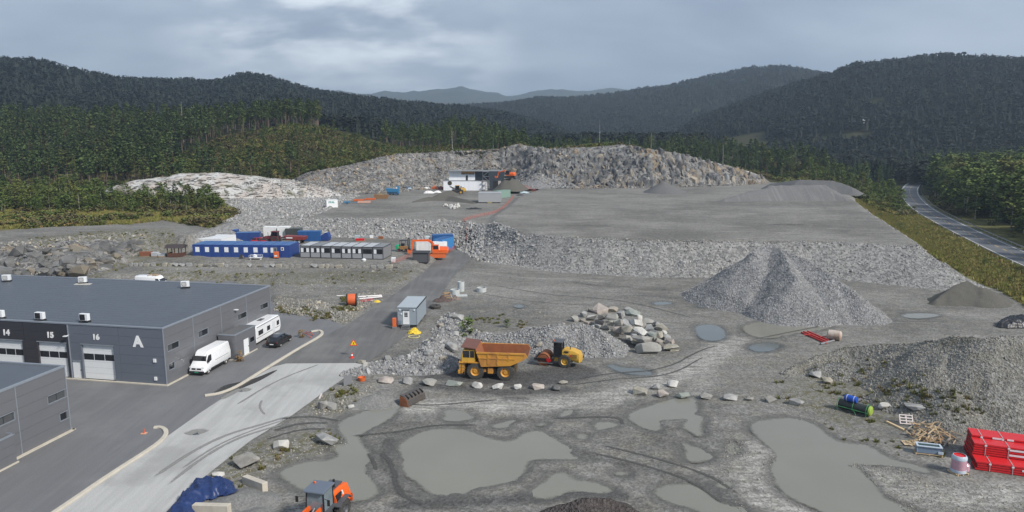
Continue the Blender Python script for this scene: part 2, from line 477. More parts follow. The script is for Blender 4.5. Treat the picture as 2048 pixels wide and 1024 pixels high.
def rock_mat(name, c1, c2, c3, rand=.3, scale=1.5, stain=False):
    if name in _MATS: return _MATS[name]
    m, g, b = new_mat(name)
    tc = g.node('ShaderNodeTexCoord').outputs['Object']
    n1 = g.noise(scale, 6, tc, .6); n2 = g.noise(scale * 5, 5, tc, .65)
    r = g.node('ShaderNodeObjectInfo').outputs['Random']
    c = g.mix(g.step(n1, .35, .65), c1, c2)
    c = g.mix(g.math('MULTIPLY', g.step(r, .72, .95), .8), c, c3)
    c = g.mix(g.math('MULTIPLY', g.step(n2, .5, .75), .35), c, (.09, .09, .085))
    k = g.rng(g.math('FRACT', g.math('MULTIPLY', r, 7.31)), 0, 1, 1 - rand, 1 + rand)
    c = g.mix(1.0, c, g.node('ShaderNodeCombineColor', {0: k, 1: k, 2: k}).outputs[0], 'MULTIPLY')
    if stain:
        pos = g.node('ShaderNodeNewGeometry').outputs['Position']
        c = g.mix(g.math('MULTIPLY', g.step(g.noise(.09, 5, g.mapping(pos, (1, 1, .35)), .6), .53, .66), .75), c, (.27, .195, .115))
        c = g.mix(g.math('MULTIPLY', g.step(g.noise(.11, 6, g.mapping(g.node('ShaderNodeVectorMath', {0: pos, 1: (40, 9, 2)}).outputs[0], (1, 1, .3)), .65), .5, .62), .72), c, (.05, .052, .056))
        c = g.mix(g.math('MULTIPLY', g.step(g.noise(.16, 5, g.node('ShaderNodeVectorMath', {0: pos, 1: (7, 70, 2)}).outputs[0], .6), .60, .70), .6), c, (.42, .41, .38))
    g.put(b.inputs['Base Color'], c); b.inputs['Roughness'].default_value = .85
    g.put(b.inputs['Normal'], g.bump(n2, .5, .06))
    _MATS[name] = m
    return m

def leaf_mat(name, c1, c2, c3, scale=.6, vr=.4):
    if name in _MATS: return _MATS[name]
    m, g, b = new_mat(name)
    geo = g.node('ShaderNodeTexCoord').outputs['Object']
    r = g.node('ShaderNodeObjectInfo').outputs['Random']
    n = g.noise(scale, 4, geo, .6); n2 = g.noise(scale * 6, 2, geo)
    c = g.mix(g.step(n, .35, .65), c1, c2)
    c = g.mix(g.math('MULTIPLY', g.step(r, .55, 1.0), .75), c, c3)
    k = g.math('MULTIPLY', g.rng(n2, .25, .75, 1 - vr, 1 + vr), g.rng(g.math('FRACT', g.math('MULTIPLY', r, 9.7)), 0, 1, 1 - vr * .6, 1 + vr * .6))
    c = g.mix(1.0, c, g.node('ShaderNodeCombineColor', {0: k, 1: k, 2: k}).outputs[0], 'MULTIPLY')
    g.put(b.inputs['Base Color'], c); b.inputs['Roughness'].default_value = .75
    b.inputs['Specular IOR Level'].default_value = .2
    _MATS[name] = m
    return m

def ground_mat():
    m, g, b = new_mat('site_ground')
    pos = g.node('ShaderNodeNewGeometry').outputs['Position']
    A = g.node('ShaderNodeAttribute', attribute_name='ma'); B = g.node('ShaderNodeAttribute', attribute_name='mb')
    sa = g.node('ShaderNodeSeparateColor', {0: A.outputs['Color']}); sb = g.node('ShaderNodeSeparateColor', {0: B.outputs['Color']})
    grass, wet, pale, dark = sa.outputs[0], sa.outputs[1], sa.outputs[2], A.outputs['Alpha']
    white, cliff, moss, slope = sb.outputs[0], sb.outputs[1], sb.outputs[2], B.outputs['Alpha']
    nl = g.noise(.05, 5, pos, .6); nm = g.noise(.45, 6, pos, .65); nf = g.noise(3.5, 4, pos, .7)
    nst = g.noise(.5, 6, g.mapping(pos, (.45, 1.3, 1), (0, 0, R(-16))), .65, dist=.6)
    nst2 = g.noise(1.1, 5, g.mapping(pos, (.30, 1.5, 1), (0, 0, R(10))), .65, dist=.5)
    vo = g.node('ShaderNodeTexVoronoi', {'Vector': pos, 'Scale': 5.0}); cell = g.node('ShaderNodeSeparateColor', {0: vo.outputs['Color']}).outputs[0]
    vo2 = g.node('ShaderNodeTexVoronoi', {'Vector': pos, 'Scale': 2.2}); cell2 = g.node('ShaderNodeSeparateColor', {0: vo2.outputs['Color']}).outputs[0]
    c = g.mix(g.step(nl, .35, .65), (.118, .117, .110), (.205, .202, .190))
    c = g.mix(g.math('MULTIPLY', g.step(nm, .38, .68), .6), c, (.19, .175, .145))
    c = g.mix(g.math('MULTIPLY', g.step(g.noise(.16, 6, g.mapping(pos, (.35, 1.3, 1), (0, 0, R(-6))), .65, dist=.8), .5, .66), .45), c, (.27, .26, .24))
    c = g.mix(g.math('MULTIPLY', g.step(nst, .45, .7), .5), c, (.095, .092, .084))
    c = g.mix(g.math('MULTIPLY', g.step(nst2, .58, .82), .30), c, (.30, .29, .27))
    # attribute edges are broken up by noise
    def edge(a, lo, hi, w=.5, n=nm):
        return g.step(g.math('ADD', a, g.math('MULTIPLY', g.math('SUBTRACT', n, .5), w)), lo, hi)
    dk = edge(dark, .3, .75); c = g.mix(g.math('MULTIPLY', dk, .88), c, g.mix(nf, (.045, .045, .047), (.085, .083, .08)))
    pl = g.math('MULTIPLY', edge(pale, .2, 1.0, .9, nst), g.rng(nst2, .35, .65, .1, 1.0)); c = g.mix(pl, c, (.36, .35, .325))
    # grains of gravel
    k = g.rng(cell, 0, 1, .70, 1.30); k2 = g.rng(cell2, 0, 1, .88, 1.12)
    c = g.mix(1.0, c, g.node('ShaderNodeCombineColor', {0: k, 1: k, 2: k}).outputs[0], 'MULTIPLY')
    c = g.mix(1.0, c, g.node('ShaderNodeCombineColor', {0: k2, 1: k2, 2: k2}).outputs[0], 'MULTIPLY')
    # stony slopes
    sl = edge(slope, .3, .6, .4); vs = g.node('ShaderNodeTexVoronoi', {'Vector': pos, 'Scale': 2.6})
    ks = g.node('ShaderNodeSeparateColor', {0: vs.outputs['Color']}).outputs[1]
    c = g.mix(g.math('MULTIPLY', sl, .85), c, g.mix(ks, (.10, .10, .10), (.34, .335, .325)))
    # moss and weeds
    ms = g.math('MULTIPLY', edge(moss, .35, .8, .9), g.step(g.noise(1.3, 5, pos, .7), .42, .62))
    c = g.mix(g.math('MULTIPLY', ms, .8), c, g.mix(nf, (.07, .075, .02), (.12, .10, .045)))
    # bedrock
    rv = g.mapping(pos, (1, 1, 1.9), (R(12), R(22), R(14)))
    rid = g.math('ABSOLUTE', g.math('SUBTRACT', g.noise(.33, 7, rv, .62, dist=.9), .5)); rid2 = g.math('ABSOLUTE', g.math('SUBTRACT', g.noise(.9, 6, g.mapping(pos, (1, 1, .5), (0, 0, .5)), .65, dist=.7), .5))
    crk = g.math('MINIMUM', rid, g.math('ADD', rid2, .015)); nc = g.noise(.35, 6, pos, .65)
    rc = g.mix(g.step(nc, .35, .65), (.13, .13, .128), (.31, .30, .285)); rc = g.mix(g.math('MULTIPLY', g.step(g.noise(.12, 4, g.mapping(pos, (1, 1, .5))), .54, .68), .75), rc, (.29, .215, .13))
    rc = g.mix(g.math('MULTIPLY', g.step(crk, .045, .004), .85), rc, (.035, .035, .035)); rc = g.mix(g.math('MULTIPLY', g.step(nf, .5, .8), .5), rc, (.09, .09, .09))
    c = g.mix(edge(cliff, .3, .65, .3), c, rc)
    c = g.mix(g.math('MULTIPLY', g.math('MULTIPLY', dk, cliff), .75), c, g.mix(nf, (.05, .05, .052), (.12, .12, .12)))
    wn = g.noise(.55, 7, g.mapping(pos, (.5, 1.0, 1.8), (0, 0, R(-12))), .7, dist=1.2); wn2 = g.noise(.16, 4, pos, .5)
    wc = g.mix(g.step(wn2, .42, .6), (.49, .485, .47), (.44, .395, .36)); wc = g.mix(g.step(wn, .50, .57), wc, (.075, .07, .06)); wc = g.mix(g.math('MULTIPLY', g.step(g.noise(1.4, 5, pos, .6), .56, .66), .6), wc, (.13, .12, .11))
    wc = g.mix(g.math('MULTIPLY', g.step(g.noise(.1, 4, g.node('ShaderNodeVectorMath', {0: pos, 1: (31, 7, 3)}).outputs[0]), .56, .66), .7), wc, (.09, .085, .03))
    c = g.mix(edge(white, .3, .6, .4), c, wc)
    # grass and heather
    gc = g.mix(g.step(g.noise(.22, 5, pos, .6), .36, .62), (.085, .10, .026), (.17, .15, .05)); gc = g.mix(g.math('MULTIPLY', g.step(g.noise(.5, 5, g.mapping(pos, (1, 1, 1), (0, 0, 1))), .5, .7), .7), gc, (.13, .085, .045)); gc = g.mix(g.step(nf, .42, .75), gc, (.045, .05, .018))
    c = g.mix(edge(grass, .3, .7, .6), c, gc)
    we = edge(wet, .25, 1.1, .9); c = g.mix(g.math('MULTIPLY', we, .62), c, g.mix(nm, (.06, .058, .052), (.10, .098, .088)))
    g.put(b.inputs['Base Color'], c)
    g.put(b.inputs['Roughness'], g.rng(g.math('MULTIPLY', we, nm), 0, .6, .93, .45))
    b.inputs['Specular IOR Level'].default_value = .3
    hsum = g.math('ADD', g.math('MULTIPLY', vo.outputs['Distance'], .5), g.math('ADD', nf, g.math('MULTIPLY', g.math('MULTIPLY', crk, cliff), 4.0)))
    g.put(b.inputs['Normal'], g.bump(hsum, .55, .12))
    return m

def gravel_mat(name, lo, hi, scale=4.5, tint=(.2, .19, .17), spot=.3, bump=.8):
    m, g, b = new_mat(name)
    pos = g.node('ShaderNodeNewGeometry').outputs['Position']
    vo = g.node('ShaderNodeTexVoronoi', {'Vector': pos, 'Scale': scale}); cell = g.node('ShaderNodeSeparateColor', {0: vo.outputs['Color']}).outputs[0]
    vo2 = g.node('ShaderNodeTexVoronoi', {'Vector': pos, 'Scale': scale * 2.3}); cell2 = g.node('ShaderNodeSeparateColor', {0: vo2.outputs['Color']}).outputs[0]
    n = g.noise(.35, 5, pos, .6)
    c = g.mix(g.math('ADD', g.math('MULTIPLY', cell, .6), g.math('MULTIPLY', cell2, .4)), lo, hi)
    c = g.mix(g.math('MULTIPLY', g.step(n, .42, .68), spot), c, tint)
    g.put(b.inputs['Base Color'], c); b.inputs['Roughness'].default_value = .95; b.inputs['Specular IOR Level'].default_value = .2
    g.put(b.inputs['Normal'], g.bump(g.math('ADD', vo.outputs['Distance'], g.math('MULTIPLY', vo2.outputs['Distance'], .5)), bump, .18))
    return m

# ------------------------------------------------------------------ ground sheet
def axis_pts(lo, hi, fine, a, b, mid):
    out = list(np.arange(a, b, fine))
    for sgn, start, end in ((1, b, hi), (-1, a, lo)):
        p, st, side = start, fine, []
        while (p - end) * sgn < 0:
            st = min(st * 1.12, mid); p += sgn * st; side.append(p)
        out = (out + side) if sgn > 0 else (side[::-1] + out)
    return np.array(out)

def grid_mesh(name, xs, ys, H, keep=None):
    ny, nx = len(ys), len(xs)
    X, Y = np.meshgrid(xs, ys)
    co = np.stack([X.ravel(), Y.ravel(), H.ravel()], 1).astype(np.float32)
    i = np.arange(ny * nx).reshape(ny, nx)
    q = np.stack([i[:-1, :-1], i[:-1, 1:], i[1:, 1:], i[1:, :-1]], -1).reshape(-1, 4)
    if keep is not None:
        kf = keep.ravel()[q].any(1); q = q[kf]
    return co, q

def np_mesh(name, co, q, smooth=True):
    used = np.unique(q); remap = np.full(len(co), -1, np.int64); remap[used] = np.arange(len(used))
    co = co[used]; q = remap[q]; k = q.shape[1]
    me = bpy.data.meshes.new(name)
    me.vertices.add(len(co)); me.vertices.foreach_set('co', co.ravel())
    me.loops.add(q.size); me.loops.foreach_set('vertex_index', q.ravel().astype(np.int32))
    me.polygons.add(len(q)); me.polygons.foreach_set('loop_start', np.arange(0, q.size, k, dtype=np.int32))
    me.polygons.foreach_set('loop_total', np.full(len(q), k, np.int32))
    me.polygons.foreach_set('use_smooth', np.full(len(q), smooth))
    me.update(calc_edges=True); me.validate()
    return me, used

WATER = -.03
PALES = [(poly([(745, 815), (900, 812), (1000, 815), (1130, 808), (1230, 790), (1300, 770), (1380, 740), (1440, 700), (1470, 680)]), 2.6, 1.0),
         (poly([(1000, 800), (1200, 815), (1260, 790)]), 1.2, .8), (poly([(960, 590), (1100, 575), (1250, 585), (1330, 600)]), 3.5, .45),
         (poly([(1540, 880), (1500, 920), (1490, 960), (1530, 1000), (1600, 1020)]), 2.0, .95), (poly([(1690, 925), (1760, 960), (1850, 990), (1960, 1000), (2048, 985)]), 2.4, 1.0),
         (poly([(1400, 930), (1470, 950), (1500, 980)]), 1.5, .6), (poly([(940, 548), (1050, 556), (1200, 562)]), 1.5, .6),
         (poly([(690, 800), (760, 770), (800, 765)]), 1.0, .35), (poly([(1430, 690), (1420, 740), (1390, 790)]), 2.2, .55)]
DARKS = [(poly([(880, 745), (960, 750), (1050, 760), (1150, 745)]), 3.6, 1.0), (poly([(840, 770), (900, 775), (1000, 785), (1130, 780)]), 2.0, .7),
         (poly([(800, 1010), (900, 1005), (1020, 1000), (1180, 985), (1240, 990)]), 1.6, .7), (poly([(1010, 798), (1050, 800)]), .8, 1.0),
         (poly([(700, 870), (800, 850), (960, 850), (1080, 835), (1250, 830)]), 2.2, .45), (poly([(1150, 900), (1250, 930), (1400, 960), (1480, 1010)]), 1.6, .55),
         (poly([(780, 880), (770, 930), (800, 980), (860, 1010)]), 1.5, .6), (poly([(1150, 565), (1200, 572), (1260, 574)]), 1.4, .6), (poly([(1280, 590), (1340, 596), (1420, 600)]), 1.8, .6),
         (poly([(1770, 840), (1850, 850), (1900, 880)]), 1.8, .6)]

def build_ground():
    xs = axis_pts(-230, 240, .34, -46, 60, .95)
    ys = axis_pts(18, 345, .34, 45, 120, .95)
    X, Y = np.meshgrid(xs, ys)
    H = hgt(X, Y)
    up = sdf(X, Y, UPPER); u = ucol(X, Y); r = np.hypot(X, Y)
    wet = np.zeros_like(X); dip = np.zeros_like(X)
    sel = (Y < 135) & (Y > 40) & (X > -50) & (X < 95)
    wob = fbm(X[sel], Y[sel], 2.6, 4, 91) * .8 + fbm(X[sel], Y[sel], .9, 2, 92) * .35
    dmin = np.full(sel.sum(), -99.)
    for k, P in PUDW.items():
        lo, hi = P.min(0) - 4, P.max(0) + 4
        xx, yy = X[sel], Y[sel]
        ok = (xx > lo[0]) & (xx < hi[0]) & (yy > lo[1]) & (yy < hi[1])
        dmin[ok] = np.maximum(dmin[ok], sdf(xx[ok], yy[ok], P))
    d = dmin + .18 + wob * sst(dmin, -2, 0)
    wet[sel] = sst(d, -1.5, .05)
    h = H[sel]; t = sst(d, -1.6, -.1)
    h = h * (1 - t) + (WATER + .035) * t - sst(d, -.12, .5) * .12 - np.clip(d, 0, 2) * .05
    # keep the rest of the yard above the water level
    low = (h < WATER + .02) & (d < -.1) & (np.abs(H[sel]) < .5)
    h[low] = WATER + .02
    H[sel] = h
    # roads and asphalt lie on a flattened, slightly lower bed
    for P, z in BEDS:
        s = sdf(X, Y, P); k = sst(s, -.6, .3)
        H = H * (1 - k) + (np.minimum(z(X, Y), 99) - .06) * k
    pale = np.zeros_like(X); dark = np.zeros_like(X)
    for L, w, a in PALES: pale = np.maximum(pale, a * np.exp(-(line_d(X, Y, L) / w) ** 2))
    for L, w, a in DARKS: dark = np.maximum(dark, a * np.exp(-(line_d(X, Y, L) / w) ** 2))
    pl = sdf(X, Y, PLATEAU)
    pale = np.maximum(pale, .45 * sst(pl, 2, 12) * sst(fbm(X, Y * 2, 22, 3, 5), -.2, .5))
    steep = sst(-X, 60, 75) * sst(-Y, -172, -160)
    sw = slope_w(X); slope = sst(up, -sw - 2, -sw + .5) * (X < np.interp(Y, RE[:, 1], RE[:, 0]) + .5) * (1 - sst(up, -.6, .8)) * (1 - steep) * (X > -75) * (Y < 230)
    lr = sdf(X, Y, np.array(LEFTRUB)); slope = np.maximum(slope, sst(lr, -3, 3))
    ct = cliff_t(X, Y, up); cliff = steep * (ct > .0) * (1 - sst(ct, .62, .9))
    grass = np.zeros_like(X)
    # wild land on the upper left, beyond the rubble
    lw = sdf(X, Y, np.array(WILD_L)); grass = np.maximum(grass, sst(lw, -2, 3))
    lx = sdf(X, Y, np.array(WILD_R)); grass = np.maximum(grass, sst(lx, -2, 3))
    hr = line_d(X, Y, HW_C)
    gr = (1 - sst(up, -1.2, .6)) * (X > 55) * sst(hr, 4.2, 5.4) * sst(X - np.interp(Y, RE[:, 1], RE[:, 0]), -1, 1.5) * sst(Y, 60, 70)
    grass = np.maximum(grass, gr)
    # quarry face
    q = (u > 540) & (u < 1570) & (Y > 250)
    yb = np.interp(u, ucol(FACE_BASE[:, 0], FACE_BASE[:, 1]), FACE_BASE[:, 1])
    dq = Y - yb
    wq = np.interp(u, [560, 900, 1250, 1300, 1480], [40, 34, 30, 26, 20])
    qc = np.where(q, sst(dq, -2, 2) * (1 - sst(dq, wq, wq + 8)), 0) * sst(u, 545, 620) * (1 - sst(u, 1540, 1575))
    cliff = np.maximum(cliff, qc); 
    grass = np.where(q, np.maximum(grass * (1 - sst(wq + 6 - dq, 0, 6)), sst(dq, wq + 4, wq + 10) * .9), grass)
    qx = (X + 116) / np.where(X + 116 > 0, 56, 46); qy = (Y - 274) / 17.0
    white = sst(1.05 - qx * qx - qy * qy + fbm(X, Y, 7, 3, 33) * .2, -.05, .2)
    top = np.where(q, sst(dq, wq - 9, wq - 5) * (1 - sst(dq, wq + 1, wq + 5)) * sst(u, 1220, 1300), 0); white = np.maximum(white, top * .9)
    grass = grass * (1 - white); cliff = cliff * (1 - sst(white, .3, .6))
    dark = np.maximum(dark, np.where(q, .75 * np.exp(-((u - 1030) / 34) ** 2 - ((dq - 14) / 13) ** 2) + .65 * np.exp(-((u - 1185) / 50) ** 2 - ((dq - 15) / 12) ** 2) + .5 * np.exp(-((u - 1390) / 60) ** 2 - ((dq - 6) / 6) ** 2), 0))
    mossy = np.zeros_like(X)
    for P, a in MOSS: mossy = np.maximum(mossy, a * sst(sdf(X, Y, P), -2.0, 1.5))
    co, quad = grid_mesh('ground', xs, ys, H)
    me, used = np_mesh('ground', co, quad)
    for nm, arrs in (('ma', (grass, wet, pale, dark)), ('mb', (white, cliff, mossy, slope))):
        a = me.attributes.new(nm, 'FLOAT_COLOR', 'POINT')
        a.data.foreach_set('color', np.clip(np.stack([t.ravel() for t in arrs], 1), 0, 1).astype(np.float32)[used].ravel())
    o = bpy.data.objects.new('ground', me); C.objects.link(o)
    me.materials.append(ground_mat()); tag(o, kind='structure')
    return o

def build_far():
    """the land all around, out to the mountains"""
    ang = np.concatenate([np.linspace(-100, -46, 28)[:-1], np.linspace(-46, 46, 300), np.linspace(46, 100, 28)[1:]])
    rr = [12.]
    while rr[-1] < 7500: rr.append(rr[-1] + max(6, min(rr[-1] * .02, 60)))
    rr = np.array(rr); a = np.radians(ang)
    A, RR = np.meshgrid(a, rr)
    X, Y = RR * np.sin(A), RR * np.cos(A)
    H = hgt(X, Y, False)
    inside = (X > -229) & (X < 239) & (Y > 19) & (Y < 344)
    edge = np.minimum.reduce([X + 229, 239 - X, Y - 19, 344 - Y])
    H = np.where(inside, H - np.clip(.25 + edge * .08, 0, 3.5), H - .03)
    ny, nx = X.shape
    i = np.arange(ny * nx).reshape(ny, nx)
    q = np.stack([i[:-1, :-1], i[:-1, 1:], i[1:, 1:], i[1:, :-1]], -1).reshape(-1, 4)
    me, used = np_mesh('hills', np.stack([X.ravel(), Y.ravel(), H.ravel()], 1).astype(np.float32), q)
    o = bpy.data.objects.new('hills', me); C.objects.link(o)
    m, g, b = new_mat('wild_land')
    pos = g.node('ShaderNodeNewGeometry').outputs['Position']
    c = g.mix(g.step(g.noise(.02, 6, pos, .6), .4, .62), (.022, .030, .012), (.045, .045, .02))
    c = g.mix(g.math('MULTIPLY', g.step(g.noise(.09, 6, pos, .65), .5, .7), .6), c, (.055, .042, .026))
    g.put(b.inputs['Base Color'], c); b.inputs['Roughness'].default_value = .95; b.inputs['Specular IOR Level'].default_value = .1
    me.materials.append(m); tag(o, kind='structure')

RE = np.array(sorted([tuple(p) for p in poly([(2110, 650, 0), (1990, 578, 0), (1925, 538, 3), (1842, 490, 6.4), (1802, 462, 6.4), (1742, 425, 6.4), (1708, 398, 6.4), (1716, 380, 6.4)])] + [(78., 60.), (150., 420.), (150., 500.)], key=lambda p: p[1]))
LEFTRUB = [tuple(p) for p in poly([(440, 440), (480, 400), (560, 392), (620, 385), (700, 392), (650, 412), (600, 432), (520, 437), (470, 441)], ZT)]
WILD_L = [(-460, 185)] + [tuple(p) for p in poly([(-600, 470), (0, 462), (120, 452), (260, 448), (330, 440), (420, 455), (470, 428), (440, 405), (480, 396), (540, 386), (580, 372)], ZT)] + [(-84, 318), (-30, 345), (-30, 420), (-500, 420)]
WILD_R = [tuple(p) for p in poly([(1500, 352), (1560, 360), (1640, 366), (1700, 372), (1720, 392), (1716, 402)], ZT)] + [(150, 330), (170, 420), (120, 420)]
MOSS = [(poly([(300, 545), (540, 545), (830, 540), (800, 565), (600, 570), (400, 560), (330, 562)], .9), .75), (poly([(600, 800), (690, 770), (720, 800), (690, 830), (600, 825)]), .7),
        (poly([(380, 980), (480, 890), (640, 860), (700, 880), (640, 910), (540, 940), (430, 990)]), .8), (poly([(1560, 760), (1700, 740), (1850, 790), (1900, 820), (1700, 860), (1560, 800)]), .7),
        (poly([(1530, 860), (1640, 820), (1860, 850), (1900, 960), (1760, 900)]), .45), (poly([(640, 640), (700, 640), (730, 610), (690, 600)], .3), .8), (poly([(560, 625), (700, 648), (690, 632), (560, 608)], .3), .9),
        (poly([(930, 680), (1060, 650), (1000, 630), (920, 650)]), .4), (poly([(1880, 860), (2048, 850), (2048, 820), (1800, 800)]), .5), (poly([(300, 515), (420, 520), (420, 545), (280, 545)], .9), .5), (poly([(60, 500), (200, 480), (340, 475), (360, 495), (250, 515), (150, 545), (20, 550)], 3), .8)]

APRON = poly([(-900, 1000), (-500, 1500), (60, 1050), (120, 1024), (235, 950), (345, 872), (430, 818), (520, 760), (600, 710), (660, 678), (690, 652), (640, 632), (560, 622), (540, 600), (470, 560), (-900, 560)])
PALE_ROAD = poly([(30, 1090), (118, 1022), (228, 948), (338, 870), (400, 826), (458, 788), (505, 757), (545, 734), (572, 727), (735, 726), (690, 755), (640, 790), (585, 830), (500, 882), (420, 945), (320, 1035), (250, 1100)])
rz = lambda X, Y: .35 * sst(Y, 95, 150) * sst(-X, -8, 6)
DARK_ROAD = poly([(545, 734), (600, 697), (648, 672), (690, 652), (740, 620, .1), (800, 580, .2), (845, 547, .3), (878, 515, .35), (893, 497, .35), (890, 488, .35), (935, 487, .35), (955, 495, .3), (940, 520, .3), (905, 556, .2), (870, 610, .1), (800, 680), (735, 726), (572, 727)])
zero = lambda X, Y: np.zeros_like(X)
BEDS = [(APRON, zero), (PALE_ROAD, zero), (DARK_ROAD, rz)]

def sheet(name, P, m, z, zf=None, step=2.0):
    """flat sheet over an outline, cut into a grid so that it can follow a gentle rise"""
    me = bpy.data.meshes.new(name); b = bmesh.new()
    b.faces.new([b.verts.new((p[0], p[1], 0)) for p in P])
    lo, hi = np.min(P, 0), np.max(P, 0)
    if zf is not None:
        for k in np.arange(lo[1] + step, hi[1], step):
            bmesh.ops.bisect_plane(b, geom=b.verts[:] + b.edges[:] + b.faces[:], plane_co=(0, k, 0), plane_no=(0, 1, 0))
    bmesh.ops.triangulate(b, faces=b.faces)
    for v in b.verts: v.co.z = z + (float(zf(np.array([v.co.x]), np.array([v.co.y]))[0]) if zf is not None else 0)
    bmesh.ops.recalc_face_normals(b, faces=b.faces)
    if sum(f.normal.z for f in b.faces) < 0: bmesh.ops.reverse_faces(b, faces=b.faces)
    b.to_mesh(me); b.free()
    o = bpy.data.objects.new(name, me); C.objects.link(o); me.materials.append(m)
    return tag(o, kind='structure')

def road_mat(name, c1, c2, c3, rot, patch=.5, dark=(.07, .07, .072), rough=.85):
    m, g, b = new_mat(name)
    pos = g.node('ShaderNodeNewGeometry').outputs['Position']
    st = g.noise(.35, 7, g.mapping(pos, (3.0, .22, 1), (0, 0, rot)), .68, dist=.4)
    st2 = g.noise(.8, 6, g.mapping(pos, (2.2, .15, 1), (0, 0, rot + .06)), .65, dist=.3)
    n = g.noise(.14, 6, pos, .6); nf = g.noise(9, 3, pos, .7)
    c = g.mix(g.step(st, .25, .8), c1, c2); c = g.mix(g.math('MULTIPLY', g.step(n, .45, .68), patch), c, c3)
    c = g.mix(g.math('MULTIPLY', g.step(st2, .58, .8), .38), c, dark)
    k = g.rng(nf, .2, .8, .82, 1.18); c = g.mix(1.0, c, g.node('ShaderNodeCombineColor', {0: k, 1: k, 2: k}).outputs[0], 'MULTIPLY')
    g.put(b.inputs['Base Color'], c); g.put(b.inputs['Roughness'], g.rng(n, .3, .7, rough, rough * .75)); b.inputs['Specular IOR Level'].default_value = .35
    g.put(b.inputs['Normal'], g.bump(nf, .25, .02))
    return m

def water_mat(name, mud, rough=.12, shore=False):
    m, g, b = new_mat(name)
    pos = g.node('ShaderNodeNewGeometry').outputs['Position']
    n = g.noise(.12, 4, pos, .5); n2 = g.noise(1.2, 4, g.mapping(pos, (1, 2.5, 1)), .5)
    g.put(b.inputs['Base Color'], g.mix(n, tuple(x * .85 for x in mud), tuple(x * 1.12 for x in mud)))
    b.inputs['Roughness'].default_value = rough; b.inputs['IOR'].default_value = 1.33
    g.put(b.inputs['Normal'], g.bump(n2, .06, .02))
    if shore:
        s_ = g.node('ShaderNodeAttribute', attribute_name='shore').outputs['Fac']
        f = g.step(g.math('ADD', s_, g.math('MULTIPLY', g.math('SUBTRACT', g.noise(1.6, 5, pos, .65), .5), .8)), -.42, .30)
        tr = g.n.new('ShaderNodeBsdfTransparent'); mx = g.node('ShaderNodeMixShader', {0: f, 1: tr.outputs[0], 2: b.outputs[0]}); g.l.new(mx.outputs[0], g.n['Material Output'].inputs[0])
    return m

def water(name, P, m, z, step=.3):
    """still water over an outline: clear at the shore, muddy where it is deeper"""
    lo, hi = P.min(0) - .6, P.max(0) + .6; xs, ys = np.arange(lo[0], hi[0], step), np.arange(lo[1], hi[1], step); X, Y = np.meshgrid(xs, ys); s = sdf(X, Y, P)
    co, q = grid_mesh(name, xs, ys, np.full(X.shape, z), s > -.4); me, used = np_mesh(name, co, q); a = me.attributes.new('shore', 'FLOAT', 'POINT'); a.data.foreach_set('value', s.ravel().astype(np.float32)[used])
    o = bpy.data.objects.new(name, me); C.objects.link(o); me.materials.append(m); return tag(o, kind='structure')

# ------------------------------------------------------------------ heaps and scattered stones
def rock_mesh(name, seed, n=14, flat=.75):
    rg = np.random.default_rng(seed)
    p = rg.normal(size=(n, 3)); p /= np.linalg.norm(p, axis=1)[:, None]
    p *= rg.uniform(.72, 1.05, (n, 1)); p *= np.array([rg.uniform(.85, 1.15), rg.uniform(.65, .95), flat * rg.uniform(.8, 1.1)]) * .5
    b = bmesh.new()
    for v in p: b.verts.new(v)
    r = bmesh.ops.convex_hull(b, input=b.verts[:])
    bmesh.ops.delete(b, geom=[e for e in r['geom_interior'] if isinstance(e, bmesh.types.BMVert)], context='VERTS')
    bmesh.ops.recalc_face_normals(b, faces=b.faces)
    me = bpy.data.meshes.new(name); b.to_mesh(me); b.free()
    return me

def protos(prefix, meshes, m):
    out = []
    for me in meshes:
        if m is not None and not me.materials: me.materials.append(m)
        out.append(bpy.data.objects.new(prefix, me))
    return out

